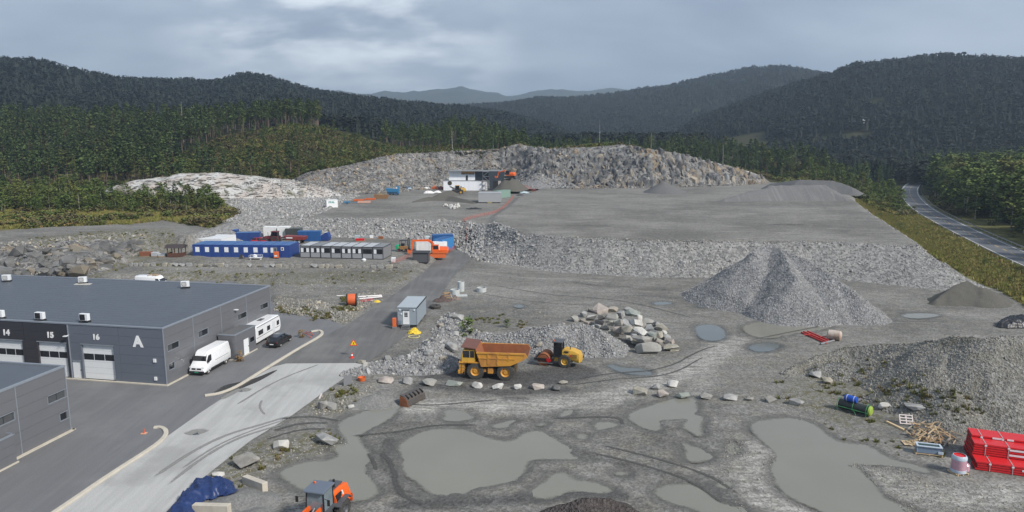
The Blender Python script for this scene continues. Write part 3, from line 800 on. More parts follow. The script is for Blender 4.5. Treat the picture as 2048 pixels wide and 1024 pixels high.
def scatter(name, pts, scl, rot, idx, prot):
    """one object of kind stuff: copies of the meshes in prot on the given points"""
    n = len(pts)
    me = bpy.data.meshes.new(name); me.vertices.add(n); me.vertices.foreach_set('co', np.asarray(pts, np.float32).ravel())
    a = me.attributes.new('scl', 'FLOAT_VECTOR', 'POINT'); scl = np.asarray(scl, np.float32)
    if scl.ndim == 1: scl = np.repeat(scl[:, None], 3, 1)
    a.data.foreach_set('vector', scl.ravel())
    a = me.attributes.new('rot', 'FLOAT_VECTOR', 'POINT'); a.data.foreach_set('vector', np.asarray(rot, np.float32).ravel())
    a = me.attributes.new('idx', 'INT', 'POINT'); a.data.foreach_set('value', np.asarray(idx, np.int32))
    o = bpy.data.objects.new(name, me); C.objects.link(o)
    t = bpy.data.node_groups.new(name, 'GeometryNodeTree')
    t.interface.new_socket('Geometry', in_out='INPUT', socket_type='NodeSocketGeometry'); t.interface.new_socket('Geometry', in_out='OUTPUT', socket_type='NodeSocketGeometry')
    g = G(t); gi = g.n.new('NodeGroupInput'); go = g.n.new('NodeGroupOutput')
    iop = g.n.new('GeometryNodeInstanceOnPoints'); g.l.new(gi.outputs[0], iop.inputs['Points'])
    gti = g.n.new('GeometryNodeGeometryToInstance')
    for p in prot[::-1]:
        oi = g.n.new('GeometryNodeObjectInfo'); oi.inputs['Object'].default_value = p; g.l.new(oi.outputs['Geometry'], gti.inputs[0])
    g.l.new(gti.outputs[0], iop.inputs['Instance']); iop.inputs['Pick Instance'].default_value = True
    def at_(nm, typ):
        x = g.n.new('GeometryNodeInputNamedAttribute'); x.data_type = typ; x.inputs['Name'].default_value = nm; return x.outputs[0]
    g.l.new(at_('idx', 'INT'), iop.inputs['Instance Index']); g.l.new(at_('rot', 'FLOAT_VECTOR'), iop.inputs['Rotation']); g.l.new(at_('scl', 'FLOAT_VECTOR'), iop.inputs['Scale'])
    g.l.new(iop.outputs[0], go.inputs[0])
    md = o.modifiers.new('scatter', 'NODES'); md.node_group = t
    return tag(o, kind='stuff')

def rand_rot(n, full=True):
    r = RNG.uniform(0, 2 * math.pi, (n, 3))
    if not full: r[:, :2] = RNG.normal(0, .06, (n, 2))
    return r

def stones(name, P, sizes, prot):
    n = len(P)
    return scatter(name, P, sizes, rand_rot(n), RNG.integers(0, len(prot), n), prot)

def heap_h(X, Y, crest, slope):
    z = np.full(np.shape(X), -9.)
    c = [(*U(a, b, h), h) for a, b, h in crest]
    if len(c) == 1: c = c * 2
    for a, b in zip(c[:-1], c[1:]):
        d, t = seg_d(X, Y, a, b); z = np.maximum(z, a[2] + (b[2] - a[2]) * t - slope * d)
    return z

HEAPS = []
def heap(name, label, crests, m, slope=.68, res=.3, base=0.0, rough=.35, cat='gravel pile', seed=1, group=None):
    """loose material tipped along crest lines: it falls away from them at its angle of repose"""
    al = [(*U(a, b, h), h) for cr in crests for a, b, h in cr]
    lo = [min(p[0] - (p[2] / slope + 2) for p in al), min(p[1] - (p[2] / slope + 2) for p in al)]
    hi = [max(p[0] + (p[2] / slope + 2) for p in al), max(p[1] + (p[2] / slope + 2) for p in al)]
    def zf(X, Y):
        w = fbm(X, Y, 4.5, 4, seed) * .8; w2 = fbm(X + 50, Y, 4.5, 4, seed + 5) * .8
        z = np.maximum.reduce([heap_h(X + w, Y + w2, cr, slope) for cr in crests])
        return z + fbm(X, Y, 2.0, 4, seed + 9) * rough * sst(z, -.2, 1.2)
    xs, ys = np.arange(lo[0], hi[0], res), np.arange(lo[1], hi[1], res)
    X, Y = np.meshgrid(xs, ys); Z = zf(X, Y)
    co, q = grid_mesh(name, xs, ys, base + np.maximum(Z, -.25), Z > -.1)
    me, _ = np_mesh(name, co, q); o = bpy.data.objects.new(name, me); C.objects.link(o); me.materials.append(m)
    tag(o, label, cat, group)
    HEAPS.append((zf, lo, hi, base))
    return zf, lo, hi, base

def heap_pts(hp, n, zmin=.05, zmax=99, where=None):
    zf, lo, hi, base = hp
    X = RNG.uniform(lo[0], hi[0], n); Y = RNG.uniform(lo[1], hi[1], n); Z = zf(X, Y)
    k = (Z > zmin) & (Z < zmax)
    if where is not None: k &= where(X, Y)
    return np.stack([X[k], Y[k], Z[k] + base], 1)

def top(x, y):
    """height of whatever loose ground lies at x, y"""
    z = h1(x, y)
    for zf, lo, hi, base in HEAPS:
        if lo[0] < x < hi[0] and lo[1] < y < hi[1]: z = max(z, float(zf(np.array([x]), np.array([y]))[0]) + base)
    return z
def gtop(X, Y):
    Z = hgt(X, Y)
    for zf, lo, hi, base in HEAPS: 
        m = (X > lo[0]) & (X < hi[0]) & (Y > lo[1]) & (Y < hi[1])
        if m.any(): Z[m] = np.maximum(Z[m], zf(X[m], Y[m]) + base)
    return Z
def att(px, py):
    zz = 0.0
    for _ in range(16):
        p = U(px, py, zz); zz = .5 * zz + .5 * top(*p)
    p = U(px, py, zz); return Vector((p[0], p[1], top(*p)))

# ------------------------------------------------------------------ the setting
M_GR = gravel_mat('crushed_grey_stone', (.09, .09, .092), (.36, .36, .365), 3.6, (.17, .165, .155), .25)
M_GRB = gravel_mat('weathered_grey_stone', (.075, .073, .065), (.30, .295, .275), 3.4, (.135, .125, .09), .55)
M_DUST = gravel_mat('dark_stone_dust', (.085, .082, .072), (.125, .12, .105), 7, (.10, .095, .085), .4, .25)
M_FINE = gravel_mat('fine_grey_gravel', (.13, .13, .125), (.23, .23, .22), 6, (.2, .195, .185), .3, .3)
M_DGRV = gravel_mat('dark_fine_gravel', (.10, .10, .102), (.165, .165, .165), 6, (.14, .138, .13), .3, .3)
M_STRK = gravel_mat('streaked_gravel', (.115, .115, .117), (.18, .18, .18), 6, (.15, .148, .14), .3, .3)
g_ = G(M_STRK.node_tree); b_ = g_.n['Principled BSDF']; c_ = b_.inputs['Base Color'].links[0].from_socket
st_ = g_.noise(1.1, 4, g_.mapping(g_.node('ShaderNodeNewGeometry').outputs['Position'], (1.0, .05, .05), (0, 0, R(14))), .5); g_.l.new(g_.mix(g_.math('MULTIPLY', g_.step(st_, .5, .75), .5), c_, (.24, .24, .235)), b_.inputs['Base Color'])
M_SOIL = gravel_mat('dark_crushed_asphalt', (.035, .03, .028), (.115, .10, .095), 5, (.06, .052, .048), .4, .8)
M_ASPH = road_mat('worn_asphalt', (.135, .136, .142), (.165, .166, .17), (.20, .20, .20), R(-60), .45, (.06, .061, .065))
M_PALE = road_mat('dusty_concrete', (.35, .35, .34), (.46, .46, .445), (.245, .243, .232), R(-40), .6, (.14, .14, .135))
M_ROAD = road_mat('muddy_asphalt', (.10, .10, .10), (.155, .153, .147), (.20, .197, .187), R(-40), .5, (.33, .33, .32))
M_HWY = road_mat('highway_asphalt', (.10, .107, .118), (.145, .15, .16), (.17, .175, .18), R(-20), .3, (.075, .078, .085))
M_CONC = mat('pale_concrete', (.50, .46, .385), .85, var=.15, scale=1.2, dirt=.35, dirtcol=(.28, .26, .22))
M_MUD = water_mat('muddy_water', (.205, .202, .172), .05, True)
M_MUD2 = water_mat('grey_water', (.13, .145, .145), .06, True)
M_MUD3 = water_mat('dark_rain_water', (.045, .045, .043), .06)

build_ground()
build_far()
sheet('asphalt_yard', APRON, M_ASPH, 0.0)
sheet('concrete_road', PALE_ROAD, M_PALE, .006)
sheet('asphalt_road', DARK_ROAD, M_ROAD, .012, rz)
for k, P in PUDW.items(): water('puddle_water', P, M_MUD2 if k in 'kmuvyn' else M_MUD, WATER - .0005 * (ord(k) % 7), .3 if len(P) > 60 else .2)
sheet('rain_puddle', smooth_poly(poly([(422, 784), (445, 771), (480, 764), (510, 757), (545, 742), (560, 738), (520, 762), (490, 774), (470, 783), (440, 788)]), 2), M_MUD3, .008)

def kerb(label, pts, w=.42, h=.16, close=False):
    P = poly(pts)
    for _ in range(2):
        Q = [P[0]]
        for a, b in zip(P[:-1], P[1:]): Q += [a * .75 + b * .25, a * .25 + b * .75]
        P = np.array(Q + [P[-1]])
    T = np.gradient(P, axis=0); T /= np.linalg.norm(T, axis=1)[:, None]; N = np.stack([-T[:, 1], T[:, 0]], 1)
    m = MB(); vs = []
    for p, n in zip(P, N):
        for s, z in ((-1, -.05), (-1, h - .03), (-.8, h), (.8, h), (1, h - .03), (1, -.05)): vs.append((p[0] + n[0] * s * w / 2, p[1] + n[1] * s * w / 2, z))
    k = 6; fs = [(i * k + j, i * k + j + 1, (i + 1) * k + j + 1, (i + 1) * k + j) for i in range(len(P) - 1) for j in range(k - 1)]
    fs += [tuple(range(k)), tuple(range(len(vs) - 1, len(vs) - k - 1, -1))]
    m.add(vs, fs); o = m.build('kerb', M_CONC); tag(o, label, 'kerb', 'concrete kerbs along the asphalt yard'); return o
kerb('long pale concrete kerb with hooked end at lower left beside orange base', [(308, 856), (322, 855), (333, 862), (331, 874), (310, 893), (220, 950), (110, 1026), (-20, 1110)])
kerb('pale concrete kerb curving past the white van to the dry shrub', [(410, 792), (440, 788), (475, 774), (520, 745), (600, 696), (638, 675), (646, 667), (640, 661), (622, 664)])

# wheel tracks of mud over the concrete and the yard
def track_mat(name='mud_track', c1=(.20, .197, .185), c2=(.29, .285, .27)):
    m, g, b = new_mat(name); pos = g.node('ShaderNodeNewGeometry').outputs['Position']
    n = g.noise(.7, 6, pos, .65); n2 = g.noise(3.5, 4, pos, .65)
    g.put(b.inputs['Base Color'], g.mix(n2, c1, c2)); b.inputs['Roughness'].default_value = .8
    tr = g.n.new('ShaderNodeBsdfTransparent'); mx = g.node('ShaderNodeMixShader', {0: g.math('MULTIPLY', g.step(g.math('MULTIPLY', g.node('ShaderNodeAttribute', attribute_name='core').outputs['Fac'], g.math('ADD', n, n2)), .28, .95), .85), 1: tr.outputs[0], 2: b.outputs[0]})
    g.l.new(mx.outputs[0], g.n['Material Output'].inputs[0]); return m
M_TRK = track_mat(); M_TRKG = track_mat('wet_track', (.05, .05, .047), (.095, .093, .087))
def ribbon(pts, w, z, ground=False):
    P = poly(pts)
    for _ in range(3):
        Q = [P[0]]
        for a, b in zip(P[:-1], P[1:]): Q += [a * .75 + b * .25, a * .25 + b * .75]
        P = np.array(Q + [P[-1]])
    T = np.gradient(P, axis=0); T /= np.linalg.norm(T, axis=1)[:, None]; N = np.stack([-T[:, 1], T[:, 0]], 1); n = len(P); mb = MB()
    e1, e2 = P + N * w / 2, P - N * w / 2
    if ground: z1, z2 = hgt(e1[:, 0], e1[:, 1]) + z, hgt(e2[:, 0], e2[:, 1]) + z
    else: z1 = z2 = np.full(n, z)
    mb.add([(p[0], p[1], a) for p, a in zip(e1, z1)] + [(p[0], p[1], (a + b) / 2 + .003) for p, a, b in zip(P, z1, z2)] + [(p[0], p[1], a) for p, a in zip(e2, z2)], [(i + k, i + n + k, i + n + 1 + k, i + 1 + k) for k in (0, n) for i in range(n - 1)])
    o = mb.build('tyre_track', M_TRKG if ground else M_TRK); e = np.zeros(3 * n, np.float32); t_ = np.linspace(0, 1, n); e[n:2 * n] = np.minimum(1, np.minimum(t_, 1 - t_) * 6)
    o.data.attributes.new('core', 'FLOAT', 'POINT').data.foreach_set('value', e)
    return tag(o, kind='structure')
for i, (pts, w) in enumerate([([(300, 960), (380, 905), (450, 870), (520, 850), (586, 830)], .55), ([(330, 975), (400, 918), (470, 878), (540, 856), (575, 846)], .5), ([(360, 940), (430, 892), (500, 862), (575, 838)], .35), ([(372, 870), (396, 860), (410, 866)], 1.3), ([(440, 800), (480, 776), (500, 782)], 1.2), ([(524, 800), (518, 815), (530, 830)], .3), ([(470, 812), (550, 762), (640, 728)], .4)]): ribbon(pts, w * 1.6, .012 + .002 * i)

for i, (pts, w) in enumerate([([(560, 838), (620, 832), (680, 842)], .5), ([(545, 862), (600, 846), (660, 846)], .5), ([(530, 880), (600, 858), (655, 858)], .4), ([(700, 872), (790, 866), (860, 850), (960, 850)], .5), ([(770, 800), (840, 812), (900, 808), (1000, 800)], .4),
                              ([(735, 905), (752, 930), (748, 960)], .4), ([(760, 905), (790, 935), (790, 985), (850, 1012)], .6), ([(1180, 905), (1290, 930), (1390, 965), (1450, 1010)], .4), ([(1200, 890), (1310, 916), (1420, 950), (1480, 990)], .4), ([(1100, 838), (1240, 832), (1245, 850)], .5),
                              ([(1150, 760), (1230, 745), (1330, 740), (1400, 700), (1440, 690)], .35), ([(1130, 772), (1240, 757), (1340, 752), (1410, 712)], .35), ([(980, 572), (1100, 590), (1250, 600), (1400, 640)], .4), ([(960, 590), (1080, 606), (1200, 612)], .35), ([(1500, 680), (1700, 640), (1900, 645)], .35)]): ribbon(pts, w * 1.8, .02, True)
def tracks_up(pts, w):
    P_ = [(x, y, ZP) for x, y in pts]; return ribbon(P_, w, .05, True)
for pts in ([(1130, 452), (1180, 452), (1225, 453)], [(1545, 449), (1580, 450), (1610, 449)]): tracks_up(pts, 1.6)

# highway with its markings and rail
def strip(name, Lp, Rp, z, m, parent=None):
    n = len(Lp); mb = MB()
    mb.add([(p[0], p[1], z) for p in Lp] + [(p[0], p[1], z) for p in Rp], [(i, i + n, i + n + 1, i + 1) for i in range(n - 1)])
    return mb.build(name, m, parent)
def dens(P, n=8):
    P = np.asarray(P)
    for _ in range(2):
        Q = [P[0]]
        for a, b in zip(P[:-1], P[1:]): Q += [a * .75 + b * .25, a * .25 + b * .75]
        P = np.array(Q + [P[-1]])
    return P
HC = dens(HW_C)
Tn = np.gradient(HC, axis=0); Tn /= np.linalg.norm(Tn, axis=1)[:, None]; Nn = np.stack([-Tn[:, 1], Tn[:, 0]], 1)
hw = strip('highway', HC + Nn * 4.0, HC - Nn * 4.0, .17, M_HWY); tag(hw, kind='structure')
M_LINE = mat('worn_white_paint', (.62, .62, .60), .7, var=.2, scale=1.5); M_YEL = mat('worn_yellow_paint', (.50, .33, .10), .7, var=.25, scale=1.5)
for s in (-1, 1): strip('edge_line', HC + Nn * (3.45 * s + .11), HC + Nn * (3.45 * s - .11), .176, M_LINE, hw)
S = np.concatenate([[0], np.cumsum(np.linalg.norm(np.diff(HC, axis=0), axis=1))])
def along(s, off=0): 
    i = min(np.searchsorted(S, s, side='right') - 1, len(S) - 2); t = (s - S[i]) / (S[i + 1] - S[i])
    p = HC[i] * (1 - t) + HC[i + 1] * t; n = Nn[i] * (1 - t) + Nn[i + 1] * t; return p + n / np.linalg.norm(n) * off, n
s = 5.0
while s < S[-1] - 8:
    a, n = along(s); b, n2 = along(s + 3.2)
    strip('lane_marking', np.array([a + n * .13, b + n2 * .13]), np.array([a - n * .13, b - n2 * .13]), .176, M_YEL, hw); s += 6.4
for s in (55, 80, 105, 132, 160, 190):
    p, n = along(s, 5.0); o = MB().bx(-.06, .06, -.03, .03, -.1, .85).bx(-.064, .064, -.034, -.030, .6, .78).build('marker_post', mat('white_plastic', (.75, .75, .74), .5)); o.location = (p[0], p[1], h1(*p)); tag(o, 'slim white marker post on the grass verge of the highway', 'marker post', 'marker posts along the highway verge')
M_GALV = mat('galvanised_steel', (.42, .43, .44), .45, .85, var=.15)
gr = thing('guard_rail', 'galvanised steel guard rail along the wooded side of the highway', 'guard rail', (0, 0, 0))
mb = MB(); ss = np.arange(2, S[-1] - 10, 4.0)
for a, b in zip(ss[:-1], ss[1:]):
    p, n = along(a, -5.0); q, n2 = along(b, -5.0)
    mb.add([(p[0], p[1], .5), (q[0], q[1], .5), (q[0], q[1], .84), (p[0], p[1], .84), (p[0] - n[0] * .05, p[1] - n[1] * .05, .67), (q[0] - n2[0] * .05, q[1] - n2[1] * .05, .67)], [(0, 1, 5, 4), (4, 5, 2, 3)])
mb.build('rail_beam', M_GALV, gr)
pm = MB().bx(-.05, .05, -.05, .05, -.5, .8).mesh('rail_post'); pm.materials.append(M_GALV)
for a in ss:
    p, n = along(a, -5.12); o = bpy.data.objects.new('rail_post', pm); C.objects.link(o); o.location = (p[0], p[1], .1); o.parent = gr

# ---- heaps of crushed stone
BIG = heap('gravel_pile', 'huge pale grey cone of crushed stone tipped against the plateau slope', [[(1543, 489, 9.3), (1595, 512, 8.2), (1655, 547, 6.2), (1722, 597, 3.2)], [(1543, 489, 9.3), (1512, 503, 8.4), (1480, 540, 5.5)], [(1565, 503, 8.6), (1590, 560, 5.6)]], M_GR, .70, seed=3)
DRK = heap('gravel_pile', 'dark dust heap below the grassy bank on the right', [[(1868, 598, .8), (1900, 578, 2.2), (1938, 562, 3.4), (1965, 575, 2.6), (2010, 592, 1.0)], [(1938, 562, 3.4), (1950, 585, 1.5)]], M_DUST, .62, seed=8, rough=.25)
RGT = heap('gravel_pile', 'broad weathered gravel heap behind the red pipe bundles', [[(1575, 740, .5), (1640, 712, 1.1), (1700, 695, 2.0), (1790, 686, 3.2), (1850, 682, 4.6), (1893, 672, 6.0), (1960, 676, 6.6), (2040, 672, 6.9), (2140, 672, 7)],
                                                                             [(1655, 722, 1.5), (1740, 720, 2.2), (1790, 745, 1.6)], [(1780, 775, 1.6), (1830, 770, 2.4), (1900, 775, 3.0)], [(1893, 672, 6.0), (1880, 730, 4)], [(1990, 676, 6.7), (1985, 760, 3.6)]], M_GRB, .62, seed=14)
MID = heap('gravel_pile', 'grey rubble heap behind the yellow road roller', [[(985, 668, .8), (1050, 657, 1.9), (1110, 650, 2.8), (1160, 645, 3.0), (1200, 660, 2.4), (1225, 690, 1.2)], [(1160, 645, 3.0), (1170, 685, 1.4)]], M_GR, .55, seed=21)
LFT = heap('gravel_pile', 'low bank of broken rock between the grey office cabin and the dump truck', [[(700, 740, .5), (750, 722, 1.0), (800, 712, 1.4), (850, 705, 1.7), (890, 708, 1.5), (915, 720, .8)], [(850, 705, 1.5), (880, 672, 1.4), (930, 660, 1.2), (985, 668, .8)], [(895, 650, 1.2), (900, 625, .9), (930, 655, 1.2)]], M_GR, .5, seed=27)
SML = heap('gravel_pile', 'small smooth mound of fine gravel beside the loose loader bucket', [[(715, 800, .55), (745, 790, 1.0), (770, 792, .8)]], M_FINE, .5, seed=33, rough=.08)
BTM = heap('gravel_pile', 'dark heap of crushed asphalt at the bottom edge', [[(1075, 1035, .5), (1130, 1012, 1.3), (1170, 1003, 1.7), (1225, 1000, 1.5), (1290, 1030, .9)]], M_SOIL, .6, seed=38)
SND = heap('gravel_pile', 'grey sand spread beside the blue tarpaulin', [[(440, 1000, .5), (480, 985, .7), (530, 990, .5)], [(450, 1040, .6), (520, 1020, .5)]], M_FINE, .33, seed=41, rough=.06)
def heap_at(label, pts, m, slope, seed, base, rough=.15, res=.45):
    """as heap, on the plateau: heights count from base"""
    cr = [[(a, b, h) for a, b, h in c] for c in pts]
    al = [(*U(a, b, h + base), h) for c in cr for a, b, h in c]
    lo = [min(p[0] - (p[2] / slope + 2) for p in al), min(p[1] - (p[2] / slope + 2) for p in al)]; hi = [max(p[0] + (p[2] / slope + 2) for p in al), max(p[1] + (p[2] / slope + 2) for p in al)]
    W = [[(*U(a, b, h + base), h) for a, b, h in c] for c in cr]
    def zf(X, Y):
        w = fbm(X, Y, 5, 3, seed) * .7; z = np.full(np.shape(X), -9.)
        for c in W:
            c = c * 2 if len(c) == 1 else c
            for a, b in zip(c[:-1], c[1:]):
                d, t = seg_d(X + w, Y, a, b); z = np.maximum(z, a[2] + (b[2] - a[2]) * t - slope * d)
        return z + fbm(X, Y, 2.2, 3, seed + 9) * rough * sst(z, -.2, 1)
    xs, ys = np.arange(lo[0], hi[0], res), np.arange(lo[1], hi[1], res); X, Y = np.meshgrid(xs, ys); Z = zf(X, Y)
    co, q = grid_mesh('gravel_pile', xs, ys, base + np.maximum(Z, -.3), Z > -.15); me, _ = np_mesh('gravel_pile', co, q)
    o = bpy.data.objects.new('gravel_pile', me); C.objects.link(o); me.materials.append(m); tag(o, label, 'gravel pile')
    HEAPS.append((zf, lo, hi, base)); return zf, lo, hi, base
CON = heap_at('small grey cone of fine gravel standing alone on the plateau', [[(1328, 362, 4.4)], [(1312, 370, 2.6), (1345, 368, 3.2)]], M_DGRV, .55, 44, ZP)
TER = heap_at('long flat topped stockpile of fine gravel at the back of the plateau', [[(1450, 398, .8), (1492, 384, 2.8), (1540, 375, 4.0), (1600, 372, 4.4), (1645, 375, 4.0), (1690, 394, 1.2)], [(1540, 371, 4.0), (1650, 369, 4.2)]], M_STRK, .6, 47, ZP)
TR2 = heap_at('dark ridge of gravel behind the flat topped stockpile', [[(1545, 366, 2.4), (1600, 359, 4.6), (1665, 361, 4.6), (1705, 374, 2.6)]], M_DGRV, .55, 52, ZP)
ERB = heap_at('greenish spoil heap in front of the unfinished white building', [[(825, 402, .5), (855, 394, 1.2), (900, 391, 1.6), (930, 398, 1.1), (950, 404, .5)], [(875, 388, 1.0), (900, 380, 2.2), (912, 384, 1.2)]], M_DUST, .5, 58, ZT)
FIL = heap_at('dark fill mound right of the unfinished building', [[(1010, 357, 4.6), (1022, 356, 4.8), (1036, 360, 3.6)]], M_DUST, .9, 61, ZP)
TAL = heap_at('grey talus cone of blasted rock right of the unfinished building', [[(1040, 345, 5), (1080, 340, 7), (1110, 350, 5), (1140, 365, 2)], [(1080, 340, 7), (1075, 362, 2.5)]], M_GR, .6, 63, ZP)

# ---- scattered stone: stuff
M_RK = rock_mat('grey_blasted_rock', (.20, .20, .20), (.33, .33, .325), (.42, .40, .36))
M_RKW = rock_mat('weathered_rock', (.19, .185, .165), (.31, .30, .27), (.36, .31, .23))
ROCKS = protos('loose_rock', [rock_mesh('loose_rock', 100 + i, 13, .8) for i in range(7)], M_RK)
ROCKQ = protos('quarry_rock', [rock_mesh('quarry_rock', 120 + i, 13, .85) for i in range(7)], rock_mat('quarry_rock', (.10, .10, .10), (.235, .23, .22), (.34, .265, .18), .45, 1.5, True))
ROCKW = protos('weathered_rock', [rock_mesh('weathered_rock', 140 + i, 13, .8) for i in range(5)], M_RKW)

def region_pts(P, n, pad=0):
    lo, hi = P.min(0) - pad, P.max(0) + pad
    X = RNG.uniform(lo[0], hi[0], n); Y = RNG.uniform(lo[1], hi[1], n); return X, Y
def lay(X, Y, sink=0.0):
    return np.stack([X, Y, gtop(X, Y) + sink], 1)

# plateau slope and the slope behind the cabins
X = RNG.uniform(-60, 112, 230000); Y = RNG.uniform(112, 215, 230000)
upv = sdf(X, Y, UPPER) + fbm(X, Y, 9, 3, 3) * .5
k = (X < np.interp(Y, RE[:, 1], RE[:, 0]) + .4) & (upv > -slope_w(X) * 1.12) & (upv < .25 + .5 * RNG.uniform(size=len(X)) ** 3)
X, Y, upv = X[k], Y[k], upv[k]
back = X < -7
k = np.where(back, RNG.uniform(size=len(X)) < .45, RNG.uniform(size=len(X)) < .8)
X, Y, back, upv = X[k], Y[k], back[k], upv[k]
sz = np.where(back, RNG.lognormal(-.62, .38, len(X)), RNG.lognormal(-1.52, .42, len(X)))
corner = np.exp(-(((X - U(1000, 470, 4)[0]) / 6) ** 2)); sz *= (1 + .9 * corner) * (1 + .35 * fbm(X, Y, 7, 3, 18)) * np.where(RNG.uniform(size=len(X)) < .03, 1.8, 1)
stones('rubble_slope_stones', lay(X, Y), np.clip(sz, .15, 1.7), ROCKS)
# heaps: a coat of stones
P = heap_pts(BIG, 42000); stones('crushed_stone', P, RNG.lognormal(-1.75, .3, len(P)), ROCKS)
P = heap_pts(RGT, 52000); P2 = P[RNG.uniform(size=len(P)) < .8]; stones('crushed_stone', P2, RNG.lognormal(-1.75, .33, len(P2)), ROCKW)
P = heap_pts(MID, 16000); stones('crushed_stone', P, RNG.lognormal(-1.5, .4, len(P)), ROCKS)
P = heap_pts(LFT, 13000); stones('broken_rock', P, np.clip(RNG.lognormal(-1.3, .55, len(P)), .1, 1.3), ROCKS)
P = heap_pts(TAL, 3500); stones('broken_rock', P, RNG.lognormal(-.7, .45, len(P)), ROCKS)
# rubble left of the upper terrace
LR = np.array(LEFTRUB); X, Y = region_pts(LR, 14000, 6); k = sdf(X, Y, LR) > -4; X, Y = X[k], Y[k]
stones('rubble_bank_stones', lay(X, Y), np.clip(RNG.lognormal(-.75, .5, len(X)), .15, 2.0), ROCKS)
# quarry face: talus at the foot, blocks on the ledges
uu = RNG.uniform(590, 1540, 15000); YB = np.interp(uu, ucol(FACE_BASE[:, 0], FACE_BASE[:, 1]), FACE_BASE[:, 1])
dd = RNG.uniform(-5, 30, len(uu)); Y = YB + dd; X = (uu - 1024) / F * Y * .99
keep = RNG.uniform(size=len(uu)) < np.where(dd < np.where(uu > 1270, 1, 4), .8, np.where(uu < 1010, .8, np.where((uu > 1065) & (uu < 1140), .7, np.where(uu < 1270, .16, .04))))
X, Y = X[keep], Y[keep]; stones('quarry_rubble', lay(X, Y), np.clip(RNG.lognormal(-.35, .5, len(X)), .25, 2.8), ROCKQ)
# cliff on the left: blocks along its top and foot
X = RNG.uniform(-160, -62, 9000); Y = RNG.uniform(128, 185, 9000); s_ = cliff_t(X, Y, sdf(X, Y, UPPER)); k = ((s_ > .5) & (s_ < 1.0)) | ((s_ > .0) & (s_ < .06) & (RNG.uniform(size=len(X)) < .3))
X, Y, s_ = X[k], Y[k], s_[k]; stones('cliff_top_rubble', lay(X, Y), np.clip(RNG.lognormal(-.7, .5, len(X)), .15, 1.6), ROCKW)
# big ledges and blocks that make up the cliff
LEDGE = protos('ledge_block', [rock_mesh('ledge_block', 170 + i, 17, .7) for i in range(6)], rock_mat('cliff_rock', (.085, .085, .085), (.20, .198, .188), (.23, .195, .14), .3, .5))
X = RNG.uniform(-160, -62, 5200); Y = RNG.uniform(128, 185, 5200); s_ = cliff_t(X, Y, sdf(X, Y, UPPER)); k = (s_ > .03) & (s_ < .58) & (RNG.uniform(size=len(X)) < .8); X, Y = X[k], Y[k]
n_ = len(X); sc_ = np.clip(RNG.lognormal(.85, .4, n_), 1.0, 4.8); r_ = RNG.normal(0, .35, (n_, 3)); r_[:, 2] = RNG.uniform(0, 6.28, n_)
scatter('cliff_ledges', lay(X, Y, -.75), np.stack([sc_ * 1.25, sc_, sc_ * 1.1], 1), r_, RNG.integers(0, 6, n_), LEDGE)
# blocky ledges of the quarry face
uu = np.concatenate([RNG.uniform(1000, 1270, 1100), RNG.uniform(1270, 1530, 1500)]); YB = np.interp(uu, ucol(FACE_BASE[:, 0], FACE_BASE[:, 1]), FACE_BASE[:, 1]); Y = YB + RNG.uniform(1, 24, len(uu)); X = (uu - 1024) / F * Y * .99
k = (Y - YB < np.interp(uu, [1250, 1300, 1530], [24, 13, 9])); X, Y = X[k], Y[k]
n_ = len(X); sc_ = np.clip(RNG.lognormal(1.0, .35, n_), 1.4, 5); r_ = RNG.normal(0, .12, (n_, 3)); r_[:, 2] = RNG.uniform(0, 6.28, n_)
FACEB = protos('face_block', [rock_mesh('face_block', 180 + i, 15, .9) for i in range(6)], rock_mat('face_rock', (.085, .088, .092), (.27, .272, .272), (.29, .25, .19), .28, .45, True))
scatter('quarry_ledges', lay(X, Y, -1.5), np.stack([sc_ * .9, sc_ * .8, sc_ * 1.7], 1), r_, RNG.integers(0, 6, n_), FACEB)
# gravel strewn over the field, the verges and the yard
def strew(name, pts, z, n, mu, sg, prot, frac=1.0):
    Pp = poly(pts, z); X, Y = region_pts(Pp, n); k = (sdf(X, Y, Pp) > fbm(X, Y, 5, 3, 3)) ; X, Y = X[k], Y[k]
    if frac < 1: k = RNG.uniform(size=len(X)) < frac * (.4 + 1.2 * sst(fbm(X, Y, 6, 3, 12), -.3, .4)); X, Y = X[k], Y[k]
    if len(X): stones(name, lay(X, Y), np.clip(RNG.lognormal(mu, sg, len(X)), .05, 1.2), prot)
strew('field_stones', [(548, 560), (548, 600), (610, 616), (690, 634), (740, 600), (800, 566), (850, 533), (700, 536), (420, 536), (240, 545)], .7, 9000, -1.75, .45, ROCKW, .8)
strew('field_edge_stones', [(548, 596), (548, 616), (600, 626), (690, 640), (740, 606), (760, 588), (720, 592), (690, 612), (620, 603)], .5, 3500, -1.15, .42, ROCKW)
strew('verge_stones', [(600, 830), (640, 790), (700, 755), (720, 770), (760, 770), (720, 800), (690, 828)], 0, 1500, -1.9, .5, ROCKW)
strew('verge_stones', [(330, 1040), (420, 950), (500, 888), (640, 868), (700, 880), (660, 905), (560, 940), (470, 975)], 0, 2200, -2.1, .5, ROCKW)
strew('yard_stones', [(1690, 925), (1730, 945), (1765, 985), (1840, 1040), (2060, 1040), (2060, 960), (1880, 960), (1800, 935)], 0, 6000, -2.25, .4, ROCKW, .9)
strew('yard_stones', [(1440, 720), (1600, 700), (1640, 760), (1760, 800), (1680, 860), (1560, 830), (1480, 780)], 0, 6000, -2.1, .4, ROCKW, .9)
strew('yard_stones', [(1480, 860), (1520, 880), (1550, 920), (1530, 950), (1560, 990), (1640, 1030), (1500, 1040), (1430, 960), (1440, 900)], 0, 3500, -2.3, .4, ROCKW, .8)
strew('yard_stones', [(880, 640), (1100, 600), (1150, 625), (1060, 650), (960, 655), (930, 640)], 0, 1500, -1.9, .5, ROCKW, .6)

